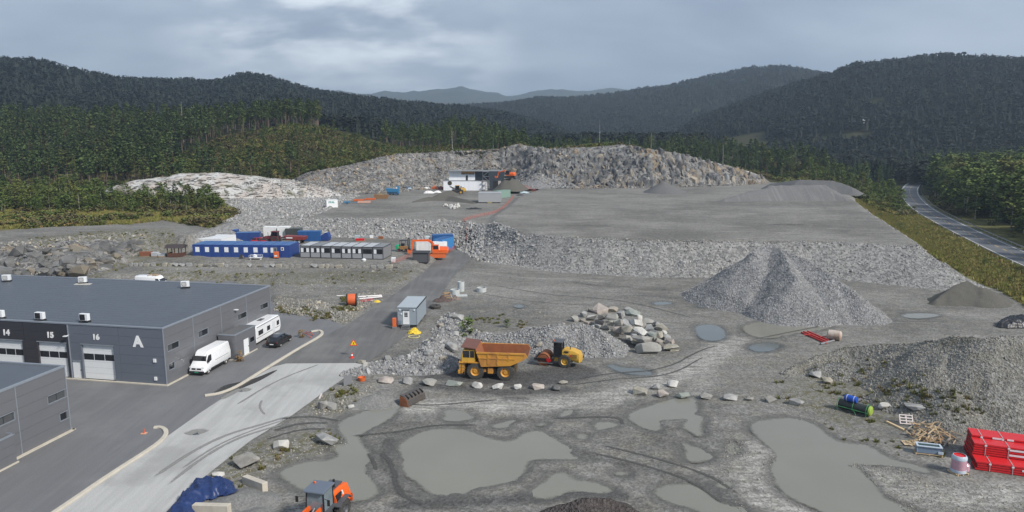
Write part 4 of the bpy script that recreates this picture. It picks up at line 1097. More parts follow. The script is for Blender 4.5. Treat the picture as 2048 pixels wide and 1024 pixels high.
# ------------------------------------------------------------------ vegetation
M_PINE = leaf_mat('pine_needles', (0.06, 0.1, 0.036), (0.092, 0.13, 0.042), (0.125, 0.138, 0.042))
M_SPR = leaf_mat('spruce_needles', (0.03, 0.058, 0.026), (0.05, 0.082, 0.032), (0.066, 0.092, 0.034))
M_DEC = leaf_mat('broad_leaves', (0.075, 0.12, 0.03), (0.115, 0.15, 0.036), (0.15, 0.145, 0.04))
M_SHR = leaf_mat('shrub_leaves', (0.075, 0.11, 0.028), (0.105, 0.135, 0.036), (0.145, 0.135, 0.042))
M_HEA = leaf_mat('heather', (0.105, 0.08, 0.045), (0.115, 0.115, 0.042), (0.155, 0.125, 0.05))
M_BARK = mat('pine_bark', (.15, .11, .085), .9, var=.35, scale=2, rand=.15)
M_BIRCH = mat('birch_bark', (.36, .34, .31), .85, var=.4, scale=3)
M_DEADW = mat('bleached_dead_wood', (.40, .38, .35), .9, var=.2)
M_HILL = leaf_mat('hillside_conifers', (0.014, 0.021, 0.016), (0.02, 0.028, 0.019), (0.026, 0.033, 0.02), .3, .15)

def clump(rg, c, rx, rz, n, size, vs, fs):
    """a spray of small leaf faces in a flattened ball"""
    for _ in range(n):
        p = rg.normal(size=3); p /= np.linalg.norm(p) + 1e-9; p *= rg.uniform(.45, 1) 
        p = np.array([c[0] + p[0] * rx, c[1] + p[1] * rx, c[2] + p[2] * rz])
        a = rg.uniform(0, 6.28); t = rg.normal(0, .55); s = size * rg.uniform(.6, 1.25)
        e1 = np.array([math.cos(a), math.sin(a), t * .5]) * s; e2 = np.array([-math.sin(a), math.cos(a), rg.normal(0, .55)]) * s * .62
        i = len(vs); vs += [p - e1, p + e2 * .9, p + e1, p - e2 * .9]; fs.append((i, i + 1, i + 2, i + 3))

def mk_mesh(name, vs, fs, m, extra=None):
    me = bpy.data.meshes.new(name); me.from_pydata([tuple(map(float, v)) for v in vs], [], fs); me.update(); me.materials.append(m)
    if extra: pass
    return me

def trunk_mesh(name, h, r, m, seed, bare=.5, n=6, branches=6, spread=1.6):
    rg = np.random.default_rng(seed); mb = MB(); pts = []; k = 6
    ox = rg.normal(0, .02 * h, 2)
    for i in range(k):
        t = i / (k - 1); pts.append((ox[0] * t * t, ox[1] * t * t, h * t - .3 * (1 - t)))
    for i in range(k - 1): mb.cyl(pts[i], pts[i + 1], r * (1 - .85 * i / (k - 1)), r * (1 - .85 * (i + 1) / (k - 1)), n, False)
    for j in range(branches):
        z = rg.uniform(bare, .92); a = rg.uniform(0, 6.28); L = spread * (1.15 - z)
        mb.cyl((ox[0] * z * z, ox[1] * z * z, h * z), (ox[0] * z * z + math.cos(a) * L, ox[1] * z * z + math.sin(a) * L, h * z + L * rg.uniform(-.1, .4)), r * .25, r * .08, 4, False)
    me = mb.mesh(name); me.materials.append(m); return me

def pine_crown(seed, h, w, bare=.42, nb=30, leaf=.52, per=15):
    rg = np.random.default_rng(seed); vs, fs = [], []
    for i in range(nb):
        t = bare + (1 - bare) * ((i + rg.uniform()) / nb); a = i * 2.4 + rg.normal(0, .5)
        q = (t - bare) / (1 - bare)
        R_ = w * (.42 + .75 * math.sin(min(1, q * 1.15 + .18) * math.pi * .9)) * rg.uniform(.45, 1.08)
        if q > .9: R_ *= .5
        c = (math.cos(a) * R_ * .72, math.sin(a) * R_ * .72, h * t + rg.normal(0, .15))
        clump(rg, c, max(.45, R_ * .48), .26 + .1 * rg.uniform(), per, leaf, vs, fs)
    clump(rg, (0, 0, h * .985), .5, .5, 14, leaf * .8, vs, fs)
    return mk_mesh('crown', vs, fs, M_PINE)

def spruce_crown(seed, h, w, bare=.08, nt=22, leaf=.34):
    rg = np.random.default_rng(seed); vs, fs = [], []
    for i in range(nt):
        t = bare + (1 - bare) * i / nt; R_ = w * (1 - t) ** .85 * rg.uniform(.82, 1.12) + .10
        nbr = max(4, int(11 * (1 - t) + 4)); a0 = rg.uniform(0, 6)
        for j in range(nbr):
            a = a0 + 6.283 * j / nbr + rg.normal(0, .18); L = R_ * rg.uniform(.72, 1.1); z = h * t
            for s in (.35, .68, 1.0):
                p = np.array([math.cos(a) * L * s, math.sin(a) * L * s, z - L * s * .28 + rg.normal(0, .06)]); wd = leaf * (1.25 - .55 * s) * rg.uniform(.8, 1.25); le = L * .26 + .1
                e1 = np.array([math.cos(a), math.sin(a), -.3]) * le; e2 = np.array([-math.sin(a), math.cos(a), rg.normal(0, .3)]) * wd
                k = len(vs); vs += [p - e1, p + e2, p + e1, p - e2]; fs.append((k, k + 1, k + 2, k + 3))
    return mk_mesh('crown', vs, fs, M_SPR)

def leafy_crown(seed, h, w, bare=.2, nc=34, leaf=.38, per=20, m=None, top=1.0):
    rg = np.random.default_rng(seed); vs, fs = [], []
    for i in range(nc):
        t = rg.uniform(0, 1) ** .9; z = h * (bare + (1 - bare) * t)
        prof = math.sin((.16 + .80 * t) * math.pi) ** .75
        a = rg.uniform(0, 6.283); R_ = w * prof * math.sqrt(rg.uniform(.15, 1))
        clump(rg, (math.cos(a) * R_, math.sin(a) * R_, z), .26 * w + .25, (.22 * w + .2) * top, per, leaf, vs, fs)
    return mk_mesh('crown', vs, fs, m or M_DEC)

def far_conifer(seed, h=1.0, w=.2):
    """small spiky tree for the distant hillsides"""
    rg = np.random.default_rng(seed); vs, fs = [], []
    for i in range(5):
        z0 = .12 + .17 * i; R_ = w * (1 - i / 5.6) * rg.uniform(.85, 1.15); n = 5; a0 = rg.uniform(0, 6); k = len(vs)
        for j in range(n):
            a = a0 + 6.283 * j / n; rr = R_ * rg.uniform(.65, 1.25); vs.append((math.cos(a) * rr, math.sin(a) * rr, z0 + rg.normal(0, .03)))
        vs.append((rg.normal(0, .01), rg.normal(0, .01), min(z0 + .36, 1.0))); fs += [(k + j, k + (j + 1) % n, k + n) for j in range(n)]
    return mk_mesh('far_conifer', vs, fs, M_HILL)

def far_round(seed, w=.34):
    rg = np.random.default_rng(seed); vs, fs = [], []
    for i in range(9):
        t = rg.uniform(.3, .92); a = rg.uniform(0, 6.28); R_ = w * math.sin(t * 3.0) * rg.uniform(.2, .8)
        clump(rg, (math.cos(a) * R_, math.sin(a) * R_, t), .14, .08, 7, .10, vs, fs)
    return mk_mesh('far_pine', vs, fs, M_HILL)

def free_pts(n, X0, X1, Y0, Y1, ok, mind):
    """points at least mind apart for which ok() holds"""
    X = RNG.uniform(X0, X1, n); Y = RNG.uniform(Y0, Y1, n); k = ok(X, Y); X, Y = X[k], Y[k]
    cell = {}; out = []
    for x, y in zip(X, Y):
        ci, cj = int(x // mind), int(y // mind); good = True
        for i in (-1, 0, 1):
            for j in (-1, 0, 1):
                for (p, q) in cell.get((ci + i, cj + j), ()):
                    if (p - x) ** 2 + (q - y) ** 2 < mind * mind: good = False
        if good: cell.setdefault((ci, cj), []).append((x, y)); out.append((x, y))
    return np.array(out)

def pix(X, Y, Z):
    c, s = math.cos(TH), math.sin(TH); z = Z - CAM_H
    d = Y * c - z * s; v = Y * s + z * c
    return 1024 + F * X / d, 512 - F * v / d
WL = np.array(WILD_L); WR = np.array(WILD_R)

def sightline(a, b):
    """false where a tree would stand between the drone and the far houses"""
    return ~((((a > 1690) & (a < 1772)) | ((a > 1950) & (a < 1970))) & (b < 259))

class Kind:
    def __init__(s, name, meshes, group, stuff): s.name, s.meshes, s.group, s.stuff = name, meshes, group, stuff; s.pts = []
    def add(s, P, lo, hi, labels=None):
        for x, y in P: s.pts.append((x, y, RNG.uniform(lo, hi)))
    def plant(s, limit, label, cat='tree'):
        def zone(x, y):
            u_ = float(uofr(x, y))
            if right_of(x, y): return 'in the wood beyond the highway'
            if u_ > 1380: return 'between the plateau and the highway'
            if u_ > 880 or y > 440: return 'in the woods behind the quarry'
            if hillock(x, y): return 'on the heathery rise left of the quarry'
            return 'in the dense wood on the left' if y > 292 else 'in the scrub before the left wood'
        P = np.array(s.pts); Z = hgt(P[:, 0], P[:, 1]); a_, b_ = pix(P[:, 0], P[:, 1], Z + P[:, 2]); k_ = (sightline(a_, b_) | (P[:, 1] < 300)); P, Z = P[k_], Z[k_]; big = P[:, 2] / np.hypot(P[:, 0], P[:, 1]); px, py = pix(P[:, 0], P[:, 1], Z + P[:, 2])
        vis = (px > -40) & (px < 2090)
        order = np.argsort(-(big + 10 * vis)); near, far = order[:limit], order[limit:]
        heads = []
        for trunk, crown, h in s.meshes:
            heads.append((trunk, crown, h))
        for i in near:
            tr, cr, h = heads[int(RNG.integers(len(heads)))]; x, y, H = P[i]
            zn = zone(x, y); o = thing(s.name, label + ' ' + zn, cat, (x, y, Z[i] - .1), RNG.uniform(0, 6.28), s.name.replace('_', ' ') + 's ' + zn); k = H / h; o.scale = (k * RNG.uniform(.85, 1.15), k * RNG.uniform(.85, 1.15), k)
            for nm, me in (('trunk', tr), ('crown', cr)):
                if me is None: continue
                c = bpy.data.objects.new(nm, me); C.objects.link(c); c.parent = o
        if len(far):
            joined = []
            for tr, cr, h in heads:
                b = bmesh.new(); b.from_mesh(cr)
                if tr: 
                    n0 = len(b.faces); b.from_mesh(tr)
                    b.faces.ensure_lookup_table()
                    for f in b.faces[n0:]: f.material_index = 1
                me = bpy.data.meshes.new(s.stuff); b.to_mesh(me); b.free(); me.materials.append(cr.materials[0])
                if tr: me.materials.append(tr.materials[0])
                joined.append(bpy.data.objects.new(s.stuff, me))
            idx = RNG.integers(0, len(heads), len(far)); hh = np.array([h for _, _, h in heads])[idx]; k = P[far, 2] / hh
            kk = np.stack([k * RNG.uniform(.85, 1.15, len(far)), k * RNG.uniform(.85, 1.15, len(far)), k], 1)
            rot = np.zeros((len(far), 3)); rot[:, 2] = RNG.uniform(0, 6.28, len(far))
            scatter(s.stuff, np.stack([P[far, 0], P[far, 1], Z[far] - .1], 1), kk, rot, idx, joined)

PINE = Kind('pine_tree', [(trunk_mesh('trunk', 14.5, .24, M_BARK, 300 + i, .35), pine_crown(310 + i, 15, 2.3, .40 + .05 * (i % 3)), 15) for i in range(6)], 'pines of the wood on the left and behind the quarry', 'pine_forest')
SPRU = Kind('spruce_tree', [(trunk_mesh('trunk', 13, .18, M_BARK, 330 + i, .2, branches=0), spruce_crown(340 + i, 14, 2.3), 14) for i in range(4)], 'spruces among the woods', 'spruce_forest')
DECI = Kind('leafy_tree', [(trunk_mesh('trunk', 9, .14, M_BIRCH, 360 + i, .3), leafy_crown(370 + i, 10, 2.7, .16, 40), 10) for i in range(5)], 'leafy trees along the highway', 'leafy_woodland')
SHRU = Kind('shrub', [(trunk_mesh('stem', 1.5, .05, M_BIRCH, 390 + i, .2, branches=5, spread=.8), leafy_crown(395 + i, 2.6, 1.25, .05, 17, .22, 16, M_SHR), 2.6) for i in range(5)], 'wild shrubs round the quarry', 'scrub')
for k_ in SHRU.meshes: k_[1].name = 'foliage'

def uofr(X, Y): return ucol(X, Y)
pit = lambda X, Y: (uofr(X, Y) > 535) & (uofr(X, Y) < 1570) & (Y < np.interp(uofr(X, Y), ucol(FACE_BASE[:, 0], FACE_BASE[:, 1]), FACE_BASE[:, 1]) + np.interp(uofr(X, Y), [590, 1050, 1250, 1560], [44, 42, 36, 24]))
nodome = lambda X, Y: ((X + 112) / 56) ** 2 + ((Y - 275) / 24) ** 2 > 1
hillock = lambda X, Y: ((X + 92) / 72) ** 2 + ((Y - 356) / 66) ** 2 < 1
hw_far = lambda X, Y, d: line_d(X, Y, HW_C) > d
right_of = lambda X, Y: X - np.interp(Y, HWS[:, 1], HWS[:, 0]) > 0
# pine wood on the left
PINE.add(free_pts(9000, -330, -45, 296, 470, lambda X, Y: nodome(X, Y) & ~hillock(X, Y) & (uofr(X, Y) < 640) & (Y > 306 - .02 * X + 6 * fbm(X, Y, 14, 2, 3)) & (Y - 300 > (uofr(X, Y) - 470) * .55), 4.1), 10, 17)
PINE.add(free_pts(600, -240, -70, 286, 330, lambda X, Y: nodome(X, Y) & (uofr(X, Y) < 600) & (fbm(X, Y, 18, 2, 8) > .1), 6), 9, 15)
SPRU.add(free_pts(500, -330, -120, 330, 470, lambda X, Y: uofr(X, Y) < 420, 12), 12, 18)
# knoll and the woods behind the quarry
PINE.add(free_pts(3500, -85, 25, 395, 520, lambda X, Y: (((X + 32) / 50) ** 2 + ((Y - 470) / 70) ** 2 < 1) & ~pit(X, Y), 5.0), 10, 16)
PINE.add(free_pts(3000, -20, 190, 350, 520, lambda X, Y: ~pit(X, Y) & (Y > 372 + 10 * fbm(X, Y, 20, 2, 5)) & (fbm(X, Y, 40, 2, 44) > -.15) & hw_far(X, Y, 12), 5.4), 9, 15)
SPRU.add(free_pts(3000, -20, 230, 360, 540, lambda X, Y: ~pit(X, Y) & (Y > 376) & (fbm(X, Y, 40, 2, 44) < .1) & hw_far(X, Y, 12), 5.4), 8, 15)
# hillock: scattered birch and small pines
PINE.add(free_pts(2600, -170, -20, 295, 430, lambda X, Y: hillock(X, Y) & (fbm(X, Y, 16, 2, 6) > -.1) & ~pit(X, Y), 5.5), 3, 8)
SHRU.add(free_pts(6000, -180, -12, 268, 430, lambda X, Y: hillock(X, Y) & nodome(X, Y) & (fbm(X, Y, 13, 3, 16) > .02) & ~pit(X, Y), 3.2), 1.2, 3.4)
SHRU.add(free_pts(2500, -120, 20, 290, 400, lambda X, Y: ~pit(X, Y) & nodome(X, Y) & (uofr(X, Y) > 560) & (fbm(X, Y, 10, 3, 26) > .0) & (Y < 345), 3.0), 1.2, 3.2)
# scrub and young trees below the pine wood
SHRU.add(free_pts(6000, -230, -58, 188, 300, lambda X, Y: (sdf(X, Y, WL) > 1.5) & nodome(X, Y) & (Y > 218 + 8 * fbm(X, Y, 16, 2, 7)), 2.4), 1.8, 4.6)
SHRU.add(free_pts(600, -230, -58, 180, 240, lambda X, Y: (sdf(X, Y, WL) > 1) & (fbm(X, Y, 9, 2, 27) > .1), 3), .7, 1.7)
DECI.add(free_pts(900, -230, -66, 212, 285, lambda X, Y: (sdf(X, Y, WL) > 3) & nodome(X, Y) & (uofr(X, Y) < 420), 6.0), 5, 8)
PINE.add(free_pts(300, -230, -75, 215, 290, lambda X, Y: (sdf(X, Y, WL) > 3) & nodome(X, Y) & (uofr(X, Y) < 400), 11), 5, 9)
# right: bushes between the plateau and the wood, trees along the highway
SHRU.add(free_pts(4000, 78, 175, 245, 400, lambda X, Y: (sdf(X, Y, UPPER) < 60) & ~pit(X, Y) & (sdf(X, Y, PLATEAU) < -4) & hw_far(X, Y, 6) & ~right_of(X, Y) & (Y > 258) & ((sdf(X, Y, WR) > 0) | (X - np.interp(Y, RE[:, 1], RE[:, 0]) > 2)), 2.5), 1.5, 4.2)
DECI.add(free_pts(400, 105, 175, 270, 400, lambda X, Y: ~pit(X, Y) & (sdf(X, Y, PLATEAU) < -8) & hw_far(X, Y, 6.5) & ~right_of(X, Y) & (uofr(X, Y) > 1610), 5.5), 5, 10)
SHRU.add(free_pts(160, 70, 130, 120, 240, lambda X, Y: (X - np.interp(Y, RE[:, 1], RE[:, 0]) > 3) & hw_far(X, Y, 7.5) & ~right_of(X, Y) & (fbm(X, Y, 12, 2, 19) > .15), 3.2), .8, 1.9)
wood = lambda X, Y: right_of(X, Y) & (Y > 60)
DECI.add(free_pts(6000, 95, 330, 110, 420, lambda X, Y: wood(X, Y) & hw_far(X, Y, 10) & (uofr(X, Y) < 2350) & (Y > .62 * X + 10), 5.4), 11, 18)
SPRU.add(free_pts(700, 120, 330, 130, 430, lambda X, Y: wood(X, Y) & hw_far(X, Y, 14) & (uofr(X, Y) < 2350), 11), 13, 21)
PINE.add(free_pts(2600, 150, 380, 330, 560, lambda X, Y: wood(X, Y) & hw_far(X, Y, 14), 6.5), 11, 16)
SHRU.add(free_pts(500, 100, 240, 110, 380, lambda X, Y: wood(X, Y) & hw_far(X, Y, 7) & ~hw_far(X, Y, 12), 3), 1.5, 3.5)
PINE.plant(280, 'tall pine with bare lower trunk')
SPRU.plant(120, 'dark pointed spruce')
DECI.plant(200, 'leafy green tree with rounded crown')
SHRU.plant(260, 'low leafy green bush', 'bush')

# hillside forests
def hillside(name, n, ok, lo, hi, r0, r1, a0, a1):
    r = np.sqrt(RNG.uniform(r0 ** 2, r1 ** 2, n)); a = np.radians(RNG.uniform(a0, a1, n)); X, Y = r * np.sin(a), r * np.cos(a)
    k = ok(X, Y); X, Y = X[k], Y[k]; Z = hgt(X, Y, False); a_, b_ = pix(X, Y, Z + hi); k = sightline(a_, b_) | (np.hypot(X, Y) > 760); X, Y, Z = X[k], Y[k], Z[k]; h = RNG.uniform(lo, hi, len(X)) * (1 - .25 * RNG.uniform(size=len(X)) ** 4); rot = np.zeros((len(X), 3)); rot[:, 2] = RNG.uniform(0, 6.28, len(X))
    w = h * RNG.uniform(.85, 1.3, len(X)); scatter(name, np.stack([X, Y, Z - .5], 1), np.stack([w, w, h], 1), rot, RNG.integers(0, len(HP), len(X)), HP)
HP = [bpy.data.objects.new('far_tree', far_conifer(500 + i)) for i in range(4)] + [bpy.data.objects.new('far_tree', far_round(510 + i)) for i in range(4)]
hclear = lambda X, Y: (fbm(X, Y, 90, 3, 83) > -.62) | (np.hypot(X, Y) > 1250)
clear2 = lambda X, Y: ~((uofr(X, Y) > 1370) & (uofr(X, Y) < 1530) & (np.hypot(X, Y) > 700) & (np.hypot(X, Y) < 860)) & ~((uofr(X, Y) > 1590) & (uofr(X, Y) < 1740) & (np.hypot(X, Y) > 750) & (np.hypot(X, Y) < 790))
hillside('hillside_forest', 52000, lambda X, Y: hclear(X, Y) & clear2(X, Y) & ((np.hypot(X, Y) > 560) | (X > 230) | (X < -330) | (Y > 530)), 9, 15, 470, 1320, -42, 42)
hillside('hillside_forest', 38000, lambda X, Y: fbm(X, Y, 120, 3, 87) > -.55, 11, 17, 1250, 2150, -41, 41)

# grass and weeds
def tuft(seed, n, h, w, m):
    rg = np.random.default_rng(seed); vs, fs = [], []
    for _ in range(n):
        a = rg.uniform(0, 6.28); r = w * math.sqrt(rg.uniform()); b = np.array([math.cos(a) * r, math.sin(a) * r, 0]); L = h * rg.uniform(.5, 1.15); d = np.array([math.cos(a), math.sin(a), 0]) * L * rg.uniform(.1, .6)
        s = np.array([-math.sin(a), math.cos(a), 0]) * .035 * (1 + h); k = len(vs); vs += [b - s, b + s, b + d + np.array([0, 0, L])]; fs.append((k, k + 1, k + 2))
    return mk_mesh('grass_tuft', vs, fs, m)
M_GRS = leaf_mat('wild_grass', (0.17, 0.185, 0.045), (0.27, 0.235, 0.08), (0.31, 0.21, 0.1), .3)
M_WEED = leaf_mat('yard_weeds', (0.098, 0.111, 0.026), (0.150, 0.137, 0.042), (0.195, 0.137, 0.060), .8)
TUF = [bpy.data.objects.new('grass_tuft', tuft(600 + i, 26, .6, .4, M_GRS)) for i in range(4)]
WED = [bpy.data.objects.new('weed_tuft', tuft(620 + i, 30, .38, .24, M_WEED)) for i in range(4)]
HTH = [bpy.data.objects.new('heather_tuft', leafy_crown(640 + i, .9, .75, 0, 7, .2, 10, [M_HEA, M_SHR, M_GRS, M_SHR][i])) for i in range(4)]
X = RNG.uniform(62, 170, 60000); Y = RNG.uniform(75, 330, 60000); k = (sdf(X, Y, UPPER) < -.8) & (X - np.interp(Y, RE[:, 1], RE[:, 0]) > .3) & (line_d(X, Y, HW_C) > 4.6) & ~right_of(X, Y); X, Y = X[k], Y[k]
scatter('verge_grass', np.stack([X, Y, hgt(X, Y) - .03], 1), RNG.uniform(.6, 1.5, len(X)), rand_rot(len(X), False), RNG.integers(0, 4, len(X)), TUF)
X = RNG.uniform(-240, -55, 60000); Y = RNG.uniform(178, 300, 60000); k = (sdf(X, Y, WL) > -.5) & nodome(X, Y); X, Y = X[k], Y[k]
scatter('rough_grass', np.stack([X, Y, hgt(X, Y) - .03], 1), RNG.uniform(.6, 1.5, len(X)), rand_rot(len(X), False), RNG.integers(0, 4, len(X)), TUF)
k = (fbm(X, Y, 9, 3, 77) > -.05) & (RNG.uniform(size=len(X)) < .45); X, Y = X[k], Y[k]; scatter('rough_scrub', np.stack([X, Y, hgt(X, Y) - .05], 1), RNG.uniform(.6, 1.7, len(X)), rand_rot(len(X), False), np.clip((fbm(X, Y, 11, 3, 38) * 3.2 + 1.6 + RNG.normal(0, .7, len(X))).astype(int), 0, 3), HTH)
X = RNG.uniform(-180, 190, 60000); Y = RNG.uniform(255, 440, 60000); k = ((hillock(X, Y) & nodome(X, Y)) | (X > 95) & (sdf(X, Y, PLATEAU) < -5) | (uofr(X, Y) > 560)) & ~pit(X, Y) & (sdf(X, Y, PLATEAU) < -5) & hw_far(X, Y, 7); X, Y = X[k], Y[k]
scatter('heather', np.stack([X, Y, hgt(X, Y) - .05], 1), RNG.uniform(.7, 1.9, len(X)), rand_rot(len(X), False), np.clip((fbm(X, Y, 14, 3, 37) * 3.2 + 1.8 + RNG.normal(0, .7, len(X))).astype(int), 0, 3), HTH)
X = RNG.uniform(-150, -20, 1500); Y = RNG.uniform(315, 400, 1500); k = hillock(X, Y) & (fbm(X, Y, 11, 3, 57) > .22) & ~pit(X, Y); X, Y = X[k], Y[k]
stones('outcrop_stones', lay(X, Y, -.1), np.clip(RNG.lognormal(.2, .4, len(X)), .5, 3), protos('pale_rock', [rock_mesh('pale_rock', 160 + i, 13, .6) for i in range(3)], rock_mat('outcrop_rock', (.33, .31, .29), (.45, .43, .41), (.3, .28, .24))))
for P_, a_ in MOSS:
    X, Y = region_pts(P_, 1800); k = (sdf(X, Y, P_) > -.5) & (sum((sdf(X, Y, W_) > -.5) for W_ in PUDW.values()) == 0) & (fbm(X, Y, 3.0, 4, 29) > .12) & (RNG.uniform(size=len(X)) < a_ * .35); X, Y = X[k], Y[k]
    if len(X): scatter('weeds', np.stack([X, Y, gtop(X, Y) - .02], 1), RNG.uniform(.3, 1.1, len(X)), rand_rot(len(X), False), RNG.integers(0, 4, len(X)), WED)

# bare dead trunks
for px_, y0, y1, r_ in ((1199, 292, 240, 385), (1302, 300, 266, 372), (1447, 322, 288, 362), (369, 215, 205, 400), (1258, 300, 278, 372), (905, 300, 262, 372), (986, 298, 266, 378)):
    x = (px_ - 1024) / F * r_ * .99; z0 = h1(x, r_); z1 = CAM_H + (270 - y1) / F * r_ * .99; L = max(6, z1 - z0)
    rg = np.random.default_rng(int(px_)); mb = MB(); mb.cyl((0, 0, -.3), (rg.normal(0, .2), rg.normal(0, .2), L), .17, .05, 6)
    for j in range(5):
        z = rg.uniform(.45, .95) * L; a = rg.uniform(0, 6.28); mb.cyl((0, 0, z), (math.cos(a) * .9, math.sin(a) * .9, z + .25), .04, .015, 4)
    o = mb.build('dead_tree', M_DEADW); o.location = (x, r_, z0); tag(o, 'bare pale dead tree trunk rising behind the quarry rim', 'dead tree', 'bare dead trunks behind the quarry')

# ------------------------------------------------------------------ haze
m = bpy.data.materials.new('haze'); m.use_nodes = True; g = G(m.node_tree); g.n.clear()
pv = g.node('ShaderNodeVolumePrincipled', {'Color': (.64, .81, 1.0), 'Density': HAZE_D, 'Anisotropy': .25})
out = g.n.new('ShaderNodeOutputMaterial'); g.l.new(pv.outputs[0], out.inputs['Volume'])
hz = MB().bx(-8200, 8200, -8200, 8200, -2.2, 420).build('haze', m); tag(hz, kind='stuff')

# ------------------------------------------------------------------ buildings
def ray(px, py):
    c, s = math.cos(TH), math.sin(TH); dx = (px - 1024) / F; dz = (512 - py) / F
    return Vector((dx, c + dz * s, -s + dz * c))
def zat(px, py, p):
    """height at which the sight line passes over ground point p"""
    d = ray(px, py); return CAM_H + d.z * p[1] / d.y
def on_wall(px, py, O, d):
    """(distance along d from O, height) where the sight line meets the upright plane through O along d"""
    r = ray(px, py); n = Vector((-d[1], d[0])); t = (n.x * O[0] + n.y * O[1]) / (n.x * r.x + n.y * r.y)
    return ((t * r.x - O[0]) * d[0] + (t * r.y - O[1]) * d[1], CAM_H + t * r.z)
def ppm(p): return F / (p[1] * math.cos(TH) - (p[2] - CAM_H) * math.sin(TH) if len(p) > 2 else p[1])

M_CLAD = mat('blue_grey_wall_panel', (.125, .142, .172), .42, .0, var=.06, scale=.7, spec=.5)
M_CLADS = mat('grey_wall_panel', (.132, .136, .148), .36, .0, var=.07, scale=.7, spec=.55)
M_CLADD = mat('anthracite_wall_panel', (.042, .042, .050), .45, .0, var=.07, scale=.7)
M_CORE = mat('dark_joint', (.03, .032, .036), .8)
M_TRIM = mat('light_steel_trim', (.27, .30, .34), .45, .3, var=.08)
M_ROOFB = mat('roofing_felt', (.080, .092, .110), .45, var=.14, scale=.35, dirt=.25, dirtcol=(.055, .062, .073))
M_WHITE = mat('white_painted_steel', (.72, .74, .75), .4, var=.04)
M_GLASSD = mat('dark_window_glass', (.012, .014, .018), .06, var=.1, spec=.8)
M_GLASSG = mat('grey_window_glass', (.07, .075, .08), .08, var=.2, spec=.8)
M_TXT = mat('white_lettering', (.80, .80, .80), .5, var=.02)
M_BLACK = mat('black_plastic', (.018, .018, .019), .5)
M_DSTEEL = mat('dark_steel', (.05, .05, .052), .5, .5, dirt=.3)

def rect_minus(rs, o):
    out = []
    for a0, a1, b0, b1 in rs:
        x0, x1, y0, y1 = max(a0, o[0]), min(a1, o[1]), max(b0, o[2]), min(b1, o[3])
        if x0 >= x1 or y0 >= y1: out.append((a0, a1, b0, b1)); continue
        for r in ((a0, x0, b0, b1), (x1, a1, b0, b1), (x0, x1, b0, y0), (x0, x1, y1, b1)):
            if r[1] - r[0] > .02 and r[3] - r[2] > .02: out.append(r)
    return out

def clad(par, m, wall, s0, s1, z0, z1, cols, rows, openings, depth=.28, gap=.014):
    """wall panels between the joints, cut round the openings; wall = 'front' (s runs to -x) or 'side' (s runs to +y)"""
    zs = np.linspace(z0, z1, rows + 1)
    for a, b in zip(cols[:-1], cols[1:]):
        for c, d in zip(zs[:-1], zs[1:]):
            rs = [(a + gap, b - gap, c + gap * .6, d - gap * .6)]
            for o in openings: rs = rect_minus(rs, o)
            if not rs: continue
            mb = MB()
            for r in rs:
                if wall == 'front': mb.bx(-r[1], -r[0], 0, depth, r[2], r[3])
                else: mb.bx(-depth, 0, r[0], r[1], r[2], r[3])
            mb.build('wall_panel', m, par)

def text(par, body, size, loc, rot, m, name='lettering', bold=.035, ex=.012):
    cu = bpy.data.curves.new(name, 'FONT'); cu.body = body; cu.size = size; cu.extrude = ex; cu.offset = bold * size; cu.align_x = 'CENTER'; cu.align_y = 'CENTER'; cu.space_character = 1.08
    o = bpy.data.objects.new(name, cu); C.objects.link(o); cu.materials.append(m); o.parent = par; o.location = loc; o.rotation_euler = rot; return o

# --- the hall with bays 14 to 16
O = Vector(U(334, 771)); ZR = zat(325, 656, O); FARP = Vector(U(539, 571, ZR))
dY = (FARP - O).normalized(); DEPTH = (FARP - O).length; ANG = math.atan2(dY.y, dY.x) - math.pi / 2
dX = Vector((dY.y, -dY.x)); dL = -dX
hall = thing('industrial_hall', 'long grey industrial hall with white roller doors 14 15 16 and letter A', 'industrial hall', (O.x, O.y, 0), ANG)
WL_ = 62.0
fw = lambda px, py: on_wall(px, py, O, dL); sw = lambda px, py: on_wall(px, py, O, dY)
MB().bx(-WL_, -.30, .30, DEPTH, -.1, ZR - .25).build('core', M_CORE, hall)
rf = MB().bx(-WL_, -.18, .18, DEPTH - .1, ZR - .3, ZR - .12).build('roof', M_ROOFB, hall)
sm = MB()
for k in range(1, 22): sm.bx(-WL_ + 1, -.3, k * 1.05, k * 1.05 + .05, ZR - .121, ZR - .112)
sm.build('roof_seam', mat('roof_seam', (.068, .078, .094), .5), rf)
tr = MB().bx(-WL_, .06, -.06, .2, ZR - .16, ZR).bx(-.2, .06, .2, DEPTH, ZR - .16, ZR).bx(-WL_, .06, DEPTH - .02, DEPTH + .2, ZR - .16, ZR); tr.build('parapet_trim', M_TRIM, hall)
MB().bx(-WL_, .25, -.25, .02, -.1, .12).bx(.02, .25, .02, DEPTH, -.1, .12).build('plinth', M_CONC, hall)
def frect(x0, y0, x1, y1):
    a = fw(x1, (y0 + y1) / 2)[0]; b = fw(x0, (y0 + y1) / 2)[0]; xm = (x0 + x1) / 2
    return (a, b, fw(xm, y1)[1], fw(xm, y0)[1])
def srect(x0, y0, x1, y1):
    a = sw(x0, (y0 + y1) / 2)[0]; b = sw(x1, (y0 + y1) / 2)[0]; xm = (x0 + x1) / 2
    return (a, b, sw(xm, y1)[1], sw(xm, y0)[1])
D16 = frect(166, 691, 229, 763); hD = D16[3]
w16 = D16[1] - D16[0]
s15 = fw(134, 700)[0] + .05; sdark = fw(137, 690)[0]; s15b = fw(76, 700)[0]; s14 = fw(46, 700)[0]
D16 = (D16[0], D16[1], .12, hD)
D15 = (s15, s15b, .12, hD); D14 = (s14, s14 + (s15b - s15), .12, hD)
wd = s15b - s15; pitch = s14 - s15
DOORS = [D16, D15, D14] + [(s14 + pitch * k, s14 + pitch * k + wd, .12, hD) for k in (1, 2)]
